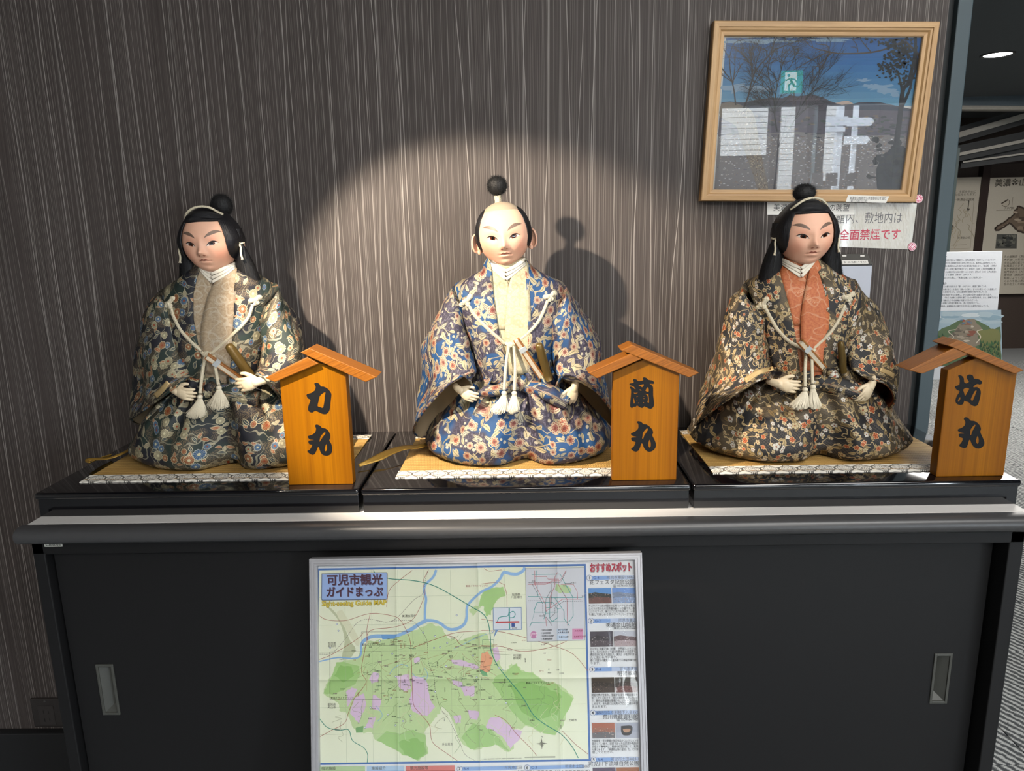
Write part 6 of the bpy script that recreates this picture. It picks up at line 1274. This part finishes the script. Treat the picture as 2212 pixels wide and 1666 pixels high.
# right column
mp.text('おすすめスポット', 806+1302.7, 190, .0165, '#a9aeb4', 15, 'l', .05, (1115+1302.7, 183), 3); mp.text('おすすめスポット', 803+1302.7, 186, .0165, '#b02440', 16, 'l', .032, (1112+1302.7, 179), 3)
def spot(nu, y, cell, addr, name, sub, body, ysub, ph_y, body_y, pics, shift):
    x0 = 782+shift; R_ = 1132+shift*1.02
    mp.poly(B([(x0+20, y-14), (R_-60, y-19), (R_-60, y+10), (x0+20, y+16)]), '#86a9dc', 15); mp.poly(B([(x0+160, y-16), (R_, y-20), (R_, y+9), (x0+160, y+13)]), '#b9c9e4', 16)
    X, Y = B([(x0+17, y)])[0]; mp.disc(X, Y, .0050, '#4a69a6', 16); mp.disc(X, Y, .0044, '#dfe3e8', 17); mp.text(str(nu), X-1, Y+10, .0072, '#2b2f3a', 18, 'c', .015)
    mp.text(cell, *B([(x0+45, y+9)])[0], .0066, '#3f5f9c', 18, 'l', .008); mp.text(addr, *B([(R_, y+3)])[0], .0062, '#5c6068', 18, 'r')
    mp.text(name, *B([(R_, y+40)])[0], .0086, '#5c6068', 18, 'r', .004)
    if sub: mp.text(sub, *B([(R_, ysub)])[0], .0052, '#4d5058', 18, 'r')
    for q, (cols) in enumerate(pics):
        a0 = x0+10+q*175; a1 = a0+168; b0, b1 = ph_y-q*2, ph_y+113-q*2; mp.poly(B([(a0, b0), (a1, b0-3), (a1+4, b1-3), (a0+4, b1)]), cols[0], 17)
        mp.poly(B([(a0+1, b0+40+rp.uniform(-8, 8)), (a0+50, b0+28), (a0+100, b0+36), (a1+1, b0+42), (a1+3, b1-4), (a0+4, b1)]), cols[1], 18); mp.poly(B([(a0+3, b0+72), (a0+80, b0+62), (a1+2, b0+70), (a1+4, b1-3), (a0+4, b1)]), cols[2], 19)
        for i in range(46):
            xx, yy = rp.uniform(a0+5, a1-8), rp.uniform(b0+34, b1-8); mp.poly(B([(xx, yy), (xx+rp.uniform(3, 10), yy), (xx+6, yy+rp.uniform(2, 6)), (xx, yy+4)]), rp.choice(cols[3:]), 20)
    for i, t in enumerate(body): mp.text(t, *B([(x0+10+i*.6, body_y+i*21.3)])[0], .0049, '#3f4248', 18, 'l', .004, B([(R_+2, body_y+i*21.3-2)])[0] if len(t) > 17 else None, res=1)
spot(1, 235, 'G-4', '可児市瀬田1584-1', '花フェスタ記念公園', '☎ 0574-63-7373', ['ナゴヤドーム約17個分の広場でバラエティ豊か', 'なバラが見られる世界最大級のバラ園です。春', 'にはネモフィラ、秋にはコスモスも見られ、一年', 'を通して楽しめる花のテーマパークです。'], 298, 312, 449, [('#5a92cf', '#2e3431', '#6d4a44', '#8d5f58', '#b3a091', '#4a4c3e', '#734540'), ('#6f97d4', '#7d8ba0', '#8aa0c4', '#a8b4c8', '#6a7086', '#b09a8c')], 0)
spot(2, 553, 'G-2', '可児市兼山', '美濃金山城跡', '（蘭丸ふる里の森）', ['1537年に斎藤正義（妙春）が築城したとされ', 'ます。長きにわたって城主を務めたのは森家で、', '織田信長に仕えた森乱丸（蘭丸）が生まれ育っ', 'たと言われています。', '春には城下の蘭丸ふる里の森で千本桜が咲き誇', 'ります。'], 612, 632, 768, [('#4a4650', '#3f3c42', '#585057', '#8a8086', '#332f36', '#a39a9c'), ('#c3c9d4', '#6c5c5e', '#b3a4a8', '#c0b0b0', '#8a7478', '#a89498')], 12)
spot(3, 912, 'F-4', '可児市瀬田', '明智城跡', None, ['明智光秀が生まれ、落城するまでの約30年間を', '過ごしたとされます。自然の地形を活かした山城', 'で、現在は散策路が整備され、ハイキングが楽', 'しめます。本丸跡には光秀のブロンズ像がそび', 'え立ちます。'], 0, 972, 1110, [('#4b4339', '#3c3430', '#4a3f3a', '#85735f', '#2d2826', '#6b5f55'), ('#5c5a56', '#4a4440', '#7a5a58', '#8f7674', '#3d3a38', '#a58a86')], 22)
spot(4, 1234, 'J-5', '可児市久々利柿下入会352', '荒川豊蔵資料館', '☎ 0574-64-1461', ['人間国宝・荒川豊蔵の陶芸作品やコレクションを', '展示しています。旧邸であった古民家や陶房が', '点在する敷地内は、新緑や紅葉が美しく、散策', 'も楽しめます。「美濃桃山陶の聖地」を、ぜひ体', '感してください。'], 1290, 1310, 1449, [('#a8644a', '#a06a54', '#6c6a6c', '#c39a84', '#8a4a34', '#d0c0b4', '#555458'), ('#aab0bf', '#a7adbc', '#b0b5c2', '#a9afbd', '#b3b8c4')], 26)
X, Y = B([(1070, 1362)])[0]
mp.poly(B([(1033, 1330), (1110, 1328), (1115, 1370), (1098, 1397), (1050, 1398), (1034, 1372)]), '#33302f', 21, 3); mp.poly(B([(1046, 1352), (1102, 1350), (1092, 1374), (1056, 1376)]), '#b98f70', 22, 2)
spot(5, 1580, 'B-4', '可児市土田4823-1', '可児川下流域自然公園', None, [], 0, 1640, 1800, [('#5b4f63', '#463f4e', '#3a3540', '#6f6678', '#2c2830'), ('#a06a48', '#94583a', '#7a4630', '#c08a5c', '#5c3422')], 32)
for nu, x, y, cell, addr, name in ((7, 1142, 1649, 'B-4', '可児市土田', ''), (6, 340+1302.7, 1640, 'C-3', '可児市土田2663', '木曽川渡し場遊歩道（かぐや姫の散歩道）')):
    mp.poly([(x+20, y-14), (x+420, y-22), (x+420, y+4), (x+20, y+14)], '#8fb0df', 15); mp.disc(x, y, .0050, '#4a69a6', 16); mp.disc(x, y, .0044, '#dfe3e8', 17); mp.text(str(nu), x-1, y+10, .0072, '#2b2f3a', 18, 'c', .015); mp.text(cell, x+28, y+8, .0066, '#3f5f9c', 18, 'l', .008); mp.text(addr, x+460, y-3, .0060, '#5c6068', 18, 'r'); mp.text(name, x+462, y+38, .0068, '#4f5258', 18, 'r')
for x0, x1, y, c1, c2, tx in ((85, 442, 1632, '#b9d3a4', '#8fb583', '宿泊施設'), (455, 730, 1630, '#b3cfe8', '#8fb5d8', '施設紹介'), (742, 1105, 1627, '#d9827c', '#c2625c', '観光施設等')):
    mp.poly([(x0, y), (x1, y-5), (x1, y+31), (x0, y+34)], c1, 15); mp.poly([(x0, y+34), (x1, y+31), (x1, y+120), (x0, y+124)], c2, 15); mp.text(tx, x0+34, y+25, .0062, '#4a4a44', 17, 'l', .006)
    for i in range(6): mp.text(rp.choice(['施設名', '電話', '地図', '掲載頁']), x0+12+i*(x1-x0)/6.3, y+58, .0046, '#3d3d3a', 17)
def map_paper():
    """folded paper: the printed colour, with the creases of its folds in low relief"""
    g = G('printed_map_paper'); c = g.attr('Col'); x, y, z = g.sep(g.coord('Object')); n = g.noise(g.coord('Object'), 400, 2); col = g.mix(n, g.vm('SCALE', c, sc=.97), g.vm('SCALE', c, sc=1.03)); h = 0.0
    o0 = origin(mapo)
    for p, ax in ((855, x), (1033, x), (1208, x)): h = g.m('POWER', 2.718, (ax-(MPn.hit(p, 1440)[0]-o0[0])).abs()*-260.0)+h
    h = g.m('POWER', 2.718, (z-(MPn.hit(1000, 1477)[2]-o0[2])).abs()*-200.0)*1.6+h; n2 = g.noise(g.coord('Object'), 9, 2)
    return g.bsdf(col, .45, 0, g.bump(h+n2*1.2, .6, .0035))
MAPPAPER = map_paper()
mp.obj('printed_map', MAPPAPER, mapo)
# ------------------------------------------------------------------ the gallery seen past the end of the wall
tag(MB().box((.96, .3, 2.42), (9.0, 6.3, 2.5)).obj('ceiling_gallery', flat('dark_gallery_ceiling', '#43474a', .9, vary=.08, scale=30)), kind='structure')
SOFF = flat('blue_grey_steel_beam', '#46525a', .5); LOUV = flat('warm_grey_louvre_edge', '#8f8b83', .5); BEAMD = flat('dark_beam_underside', '#26282a', .7)
def beam(p, q, h, d, nm, mat, lip=0.0):
    """horizontal or raking beam from p to q with its lower edge on the line"""
    p, q = np.array(p), np.array(q); e = (q-p)/np.linalg.norm(q-p); b = np.cross(e, (0, 0, 1.0)); b /= np.linalg.norm(b); b = -b if b[1] < 0 else b
    up = np.array((0, 0, h)); V = [p, q, q+up, p+up]; V += [v+b*d for v in V]
    o = mo(nm, V, [(0, 1, 2, 3), (7, 6, 5, 4), (0, 4, 5, 1), (1, 5, 6, 2), (2, 6, 7, 3), (3, 7, 4, 0)], mat, None); o['kind'] = 'structure'; return o
xa = lambda x, y, Y: at(x, y, Y=Y)
p, q = xa(1990, 227, 5.02), xa(2300, 229, 5.02); beam(p, q, .105, .04, 'trim_3', SOFF); beam(xa(1990, 236, 5.03), xa(2300, 237, 5.03), .042, .10, 'trim_4', LOUV)
for k, (a, b, h) in enumerate((((2000, 318), (2320, 226), .052), ((2000, 352), (2320, 285), .030), ((2080, 352), (2330, 318), .016))):
    P, Q = xa(*a, 5.75), xa(*b, 5.45); beam(P, Q, h, .03, 'trim_%d' % (5+2*k), LOUV); beam(P+np.array((0, .031, -.05)), Q+np.array((0, .031, -.05)), .15, .05, 'trim_%d' % (6+2*k), BEAMD)
XS = xa(2066, 400, 5.2)[0]; tag(MB().box((XS-1.2, 5.2, .006), (XS, 5.28, 2.02)).obj('wall_return', STEEL_DARK), kind='structure')
REDW = flat('dark_red_brown_wood', '#2b1d18', .5, vary=.2)
tag(MB().box((3.0, 6.24, 1.955), (9.0, 6.3, 2.02)).obj('trim_11', REDW), kind='structure')
up0 = xa(2131, 370, 6.24)[0]; tag(MB().box((up0-.045, 6.22, .03), (up0+.035, 6.3, 1.96)).obj('trim_12', REDW), kind='structure')
PANEL = flat('cream_display_panel', '#b5aea0', .7, vary=.03); GP = lambda pl, h=.0004: plane_print(pl, h, lambda x, y: (x, y), .0003)
def panel(name, x0, x1, ytop, ybot, Y, label):
    pl = Plane((0, Y, 0), (1, 0, 0), (0, 0, 1)); a, b = pl.uv(x0, ytop), (pl.uv(x1, ytop)[0], pl.uv(x1, ybot)[1]); c = [(a[0], b[1]), (b[0], b[1]), (b[0], a[1]), (a[0], a[1])]
    r = thing(name, pl.pt(*((np.array(c[0])+np.array(c[2]))/2)), label, 'exhibit panel', 'exhibit panels on the gallery wall'); quadbox(pl, c, -.03, 0, PANEL, r, 'board', .003); return r, GP(pl)
r1, pr = panel('exhibit_panel', 1990, 2121, 385, 633, 6.24, 'cream exhibit panel with pale survey map on the far gallery wall')
for i, t in enumerate(('美濃金山城は東西に長い尾根に築かれ、主郭を中心に', '曲輪が連なり落城したと伝えられます。')): pr.text(t, 2108, 416+i*6, .030, '#57524a', 1, 'r')
pr.text('美濃金山城跡', 2067, 434, .030, '#3a3630', 1, 'l'); pr.line([(2093, 433), (2091, 452)], .010, '#4a463f', 1); pr.poly([(2088, 450), (2095, 451), (2091, 458)], '#4a463f', 1)
for k in range(16):
    x, y = rp.uniform(2050, 2092), rp.uniform(438, 510); pts = [(x, y)]
    for j in range(5): pts.append((pts[-1][0]+rp.uniform(-7, 7), pts[-1][1]+rp.uniform(0, 9)))
    pr.line(pts, .006, rp.choice(['#9b917c', '#8d8470', '#a89d86']), 1, 3)
pr.line([(2062, 431), (2104, 430), (2096, 536), (2046, 538)], .004, '#8a8272', 1); pr.line([(2054, 530), (2088, 529)], .004, '#6a6458', 1); pr.poly([(2056, 485), (2060, 488), (2059, 496), (2054, 498), (2055, 492)], '#4a463f', 1); pr.text('美濃金山城', 2068, 516, .026, '#4a463f', 1); pr.obj('print', INK, r1)
r2, pr = panel('exhibit_panel', 2138, 2420, 384, 631, 6.23, 'cream exhibit panel with dark castle ridge drawing on the far gallery wall')
pr.text('美濃金山城の曲輪の変遷', 2148, 402, .083, '#3b372f', 1, 'l', .012); pr.line([(2188, 426), (2185, 454), (2152, 455)], .006, '#8d867a', 1); pr.poly([(2163, 440), (2178, 431), (2180, 440), (2172, 446), (2165, 444)], '#b3ab9b', 1); pr.line([(2163, 440), (2178, 431)], .014, '#4e463d', 2); pr.line([(2180, 433), (2180, 441), (2172, 447), (2164, 443)], .006, '#6d655a', 2, 3); pr.text('大手門跡', 2169, 452, .026, '#4d473e', 2)
ridge = [(2148, 494), (2160, 486), (2172, 478), (2184, 470), (2192, 460), (2198, 446), (2206, 448), (2220, 450), (2260, 440), (2320, 470), (2360, 500), (2300, 520), (2240, 512), (2215, 502), (2200, 500), (2190, 490), (2180, 482), (2172, 488), (2160, 496), (2152, 498)]
pr.poly(jag(ridge, 2, 3), '#6b5c4e', 1); pr.line(jag(ridge, 2, 3), .018, '#3e332b', 2, closed=True)
for k in range(30):
    x, y = rp.uniform(2190, 2330), rp.uniform(456, 500); blob(pr, x, y, rp.uniform(4, 10), rp.uniform(2, 5), rp.choice(['#8c7b6a', '#4c4037', '#a39482', '#5d4f43']), 3, .4, 8)
pr.poly([(2153, 506), (2197, 506), (2196, 537), (2150, 537)], '#4b4b47', 1)
for k in range(40): x, y = rp.uniform(2156, 2190), rp.uniform(509, 532); blob(pr, x, y, rp.uniform(2, 6), rp.uniform(1, 4), rp.choice(['#5f5f58', '#3a3b39', '#6e6d64', '#2e302f']), 2, .4, 8)
for i, t in enumerate(('その曲輪跡（東西側）城内側通路と考えられる曲輪', '大手道には石垣が残り、美濃金山城への登城の道が', '中世山城の姿から織豊系の城郭へと改修されていき', 'と推定されます。', 'また発掘調査の成果から、本丸御殿や天守の存在が', '城門まわり（大手道）の礎石の配置から', '建物跡（居館跡）城内側の石垣の', '発掘によって石垣の積み方の違いが見られ', 'くるわを結ぶ虎口には門の礎石も残ります。', '瓦の出土した範囲が明らかとなりました。')): pr.text(t, 2168, 557+i*6.6, .029, '#4b463d', 1)
pr.obj('print', INK, r2)
# information board on a stand
bp = Plane((0, 3.3, 0), (1, 0, 0), (0, .06, 1)); tr_, br_ = bp.uv(2166, 542), bp.uv(2170, 770); wd = .62; u1 = tr_[0]; v1 = tr_[1]; c = [(u1-wd, v1-.87), (u1, v1-.87), (u1, v1), (u1-wd, v1)]
st = thing('information_board', (u1-wd/2, 3.3, 0), 'white information board with castle painting standing in the gallery beyond the wall', 'information board')
quadbox(bp, c, -.012, 0, flat('white_foam_board', '#c6cad0', .5, vary=.02), st, 'board', .002)
LEGM = flat('black_easel_steel', '#1b1b1c', .5)
for s in (.05, wd-.05):
    P = bp.pt(u1-wd+s, v1-.3, -.014); mb = MB().tube([P, np.array((P[0], 3.42, .012))], .011, 10); mb.tube([np.array((P[0], 3.12, .02)), np.array((P[0], 3.62, .02))], .014, 10); mb.obj('leg', LEGM, st)
pr = GP(bp)
txt = ['金山城の歴史', '天文6年（1537）に斎藤大納言妙春により築城され、当時は烏峰城（うほうじょう）というなで', '呼ばれました。斎藤大納言が久々利城主土岐三河守に討たれると、長井隼人正道利が入ります。', '永禄8年（1565）織田信長の東濃侵攻により家臣である森可成が城主となり、「金山城」と改称さ', 'れます。その後、長可・乱丸・忠政と森家が城主となり、慶長5年（1600）に忠政が信濃国に転', '封されます。金山城は、犬山城主の石川貞清が預かることとなり、慶長6年（1601）に犬山城主と', 'なった平岩氏によって破城（破却）されます。', '昭和28年に岐阜県に指定された際に、「美濃金山城」という名称に統一']
EX = [2045, 2150, 2151, 2152, 2150, 2152, 2100, 2122]
for i, t in enumerate(txt): pr.text(t, 2004 if i else 2020, 558+i*6.35, .0142 if i else .017, '#454a52', 1, 'l', 0 if i else .02, (EX[i], 558+i*6.35-1))
for i, t in enumerate(['金山城の魅力', '地理と軍事の拠点である木曽川を抑える「要」の地であり、眺望に優れている。', '石垣や瓦葺に、遠くから見えることを意識して築いた石垣と、近くから見えることを意識して', '大人の曲輪上に配置した石垣がみられ、石垣は最後期の破城の痕跡を残している。', '瓦葺がある部分は石垣を意識せずれた技術し、かつ石垣の石材を岩盤から切り出す。', '山上に多く曲輪があり、それらの曲輪には建物を建てるための礎石がある。また、曲輪では土を', '盛ったり、建物を建て替えたりする曲輪が何度か行われている。', '門や天守と推定される建物には石垣が使用され、多くの瓦が出土する。', '瀬戸美濃産陶器、石製品、金属製品など城での生活を伝える遺物が出土している。']): pr.text(t, 2000 if i else 2014, 615+i*6.0, .0142 if i else .017, '#454a52', 1, 'l', 0 if i else .02, ((2044, 2132, 2152, 2133, 2142, 2155, 2112, 2115, 2136)[i], 614.4+i*6.0))
pr.poly([(1990, 672.5), (2162.5, 669.5), (2165, 790), (1985, 790)], '#8fa3b0', 2)
for k in range(16): blob(pr, rp.uniform(2010, 2150), rp.uniform(678, 698), rp.uniform(14, 30), rp.uniform(3, 7), rp.choice(['#a5b3bb', '#b5bfc4', '#7f98a6', '#9aabb4']), 3, .3, 12)
pr.poly(jag([(1985, 722), (2020, 718), (2050, 704), (2080, 690), (2105, 690), (2125, 700), (2145, 712), (2160.5, 706), (2162.5, 790), (1985, 790)], 1.5, 4), '#52654a', 4)
pr.poly(jag([(2062, 716), (2072, 700), (2088, 690), (2104, 689), (2114, 702), (2122, 712), (2112, 728), (2118, 744), (2100, 752), (2060, 744), (2048, 728)], 1.5, 3), '#7d7466', 5); pr.poly(jag([(2112, 712), (2157, 712), (2160, 735), (2160, 770), (2120, 765), (2118, 735)], 2, 3), '#6f7148', 5)
for k in range(26): blob(pr, rp.uniform(2056, 2112), rp.uniform(700, 745), rp.uniform(3, 8), rp.uniform(1, 3), rp.choice(['#9a8f80', '#5c554c', '#b0a698', '#6a6258', '#7c4f42']), 6, .35, 8)
for k in range(200):
    x, y = (rp.uniform(1988, 2050), rp.uniform(722, 782)) if k % 2 else (rp.uniform(2116, 2159), rp.uniform(738, 785)); pr.poly([(x-2.2, y+3), (x+2.2, y+3), (x, y-4)], rp.choice(['#2f4a34', '#3b5a3c', '#27402f', '#4a6642']), 7)
for k in range(8): blob(pr, rp.uniform(2076, 2100), rp.uniform(692, 700), 4, 2, rp.choice(['#566a80', '#8f4338', '#66707a']), 7, .2, 6)
pr.line([(2108, 742), (2118, 728), (2110, 716), (2122, 712)], .006, '#c3bba9', 7, 4); pr.line([(2050, 735), (2060, 728), (2048, 716), (2064, 712)], .005, '#b9b2a2', 7, 4)
pr.obj('print', INK, st)
# recessed downlight
dc = at(2155, 117, Z=2.42); dl = thing('ceiling_downlight', dc, 'round recessed downlight glowing in the dark gallery ceiling', 'ceiling light'); n = 32; R0 = .083
ringv = [(dc[0]+r*math.cos(2*math.pi*i/n), dc[1]+r*math.sin(2*math.pi*i/n), z) for r, z in ((R0+.016, 2.4195), (R0+.014, 2.412), (R0, 2.412), (R0-.004, 2.4185)) for i in range(n)]
mo('trim_ring', ringv, [(j*n+i, j*n+(i+1) % n, (j+1)*n+(i+1) % n, (j+1)*n+i) for j in range(3) for i in range(n)], flat('dark_ring', '#2c2e30', .4), dl, smooth=True)
mo('lamp_lens', [(dc[0]+(R0-.003)*math.cos(2*math.pi*i/n), dc[1]+(R0-.003)*math.sin(2*math.pi*i/n), 2.417) for i in range(n)], [tuple(range(n))[::-1]], emit('lit_lamp_lens', (1, .98, .93, 1), 14), dl)
# ------------------------------------------------------------------ what the picture glass mirrors: exit sign, and the yard outside the glazed front
ec = at(1708, 178, Y=4.93)*np.array((1, -1, 1)); ex = thing('exit_sign', ec, 'green running man exit sign hung above the glazed front behind the viewer', 'exit sign')
MB().box((ec[0]-.095, ec[1]-.03, ec[2]-.095), (ec[0]+.095, ec[1]-.0, ec[2]+.095), .003).obj('case', flat('exit_case', '#9aa39f', .4), ex)
MB().box((ec[0]-.006, ec[1]-.02, ec[2]+.095), (ec[0]+.006, ec[1]-.01, 2.72)).obj('hanger_rod', ALU, ex)
pe = Print((ec[0], ec[1]+.0006, ec[2]), (-1, 0, 0), (0, 0, 1), (0, 1, 0), lambda x, y: (x*.0019, y*.0019), .0003)
ge = G('lit_exit_face'); em = ge.n('ShaderNodeEmission'); ge.put(em.inputs[0], ge.attr('Col')); em.inputs[1].default_value = 6.0; ge.nt.links.new(em.outputs[0], ge.out.inputs[0])
pe.rect(-48, -48, 48, 48, '#0a9a76', 1); pe.poly([(-22, -36), (30, -36), (30, 40), (-22, 40)], '#e8fff6', 2)
pe.disc(14, 27, .013, '#0a9a76', 3); pe.line([(8, 14), (-2, -2), (-14, -18), (-36, -22)], .019, '#0a9a76', 3); pe.line([(-2, -4), (12, -14), (8, -36)], .017, '#0a9a76', 3); pe.line([(6, 14), (-14, 10), (-24, -2)], .011, '#0a9a76', 3); pe.line([(10, 14), (24, 6), (34, 12)], .011, '#0a9a76', 3)
pe.obj('sign_face', ge.mat, ex)
tag(MB().box((-6, -16, -.12), (12, -5.2, -.02)).obj('ground_outside', flat('pale_paving', '#bdb8b0', .9, vary=.15, scale=8)), kind='structure')
def siding(nm, x0, x1, z0, z1, Y):
    r = thing(nm, ((x0+x1)/2, Y, z0), None, None); r['kind'] = 'structure'; return r
hs = thing('clapboard_house', (3.0, -8.6, 0), 'pale clapboard house across the yard, mirrored in the picture glass', 'house')
CLAP = flat('pale_clapboard', '#b3b1ac', .7, vary=.05); bd = None
FW = flat('dark_backdrop_timber', '#26221f', .8, vary=.25, scale=5)
for x0, x1, za, n0 in ((2.62, 3.30, 2.30, 9), (3.48, 3.66, 1.75, 17), (3.98, 4.30, 1.95, 14)):
    bd = None
    for k in range(n0):
        z = za+k*.07; V = MB().box((x0, -8.60, z), (x1, -8.56, z+.064))
        if bd is None: bd = V.obj('clapboard', CLAP, hs)
        else: o = bd.copy(); COL.objects.link(o); o.location = (0, 0, k*.07)
    MB().box((x0-.02, -8.9, -.02), (x1, -8.62, 3.0)).obj('wall', FW, hs)
WHT = flat('white_sign_paint', '#e3e6ea', .5)
sg = thing('direction_post', (3.59, -7.0, 0), 'white signpost with arrow boards outside the glazed front, mirrored in the picture glass', 'signpost')
MB().box((3.56, -7.03, -.02), (3.63, -6.97, 2.75), .004).obj('post', WHT, sg)
for z0, z1, x0, x1 in ((2.455, 2.545, 3.35, 3.66), (2.385, 2.435, 3.37, 3.64)):
    zm = (z0+z1)/2; MB().prism([(x0-.04, zm), (x0, z0), (x1, z0), (x1, z1), (x0, z1)], -6.97, -6.94).obj('arrow_board', WHT, sg)
s2 = thing('notice_stand', (3.86, -7.2, 0), 'second white signpost outside the glazed front, mirrored in the picture glass', 'signpost'); MB().box((3.84, -7.24, -.02), (3.89, -7.19, 2.9), .004).obj('post', WHT, s2)
for z0, z1, x0, x1 in ((2.47, 2.56, 3.76, 4.02), (2.27, 2.36, 3.74, 3.99)):
    zm = (z0+z1)/2; MB().prism([(x0, z0), (x1, z0), (x1+.04, zm), (x1, z1), (x0, z1)], -7.19, -7.16).obj('arrow_board', WHT, s2)
fc = thing('board_backdrop', (3.5, -10.5, 0), 'dark timber fence added to block the sky mirrored in the picture glass', 'backdrop'); bd = None  # dark backdrop added so that less bright sky shows in the glass
for k in range(40):
    if bd is None: bd = MB().box((-3.0, -10.52, -.02), (-2.73, -10.48, 4.2)).obj('plank', FW, fc)
    else: o = bd.copy(); COL.objects.link(o); o.location = (k*.28, rp.uniform(-.006, .006), 0)
SHT = flat('white_notice_sheet', '#dfe3ea', .5); nsh = None
for x, wd in ((1731, 'leftmost'), (1763.5, 'second from left'), (1794.5, 'third from left'), (1835, 'rightmost')):
    q = at(x, 388, Y=4.93)*np.array((1, -1, 1)); t = thing('window_notice', q, 'white sheet mirrored low in the picture glass, %s of four' % wd, 'notice', 'white sheets taped to the glazed front')
    MB().box((q[0]-.05, -4.935, q[2]-.055), (q[0]+.05, -4.933, q[2]+.055)).obj('sheet', SHT, t)
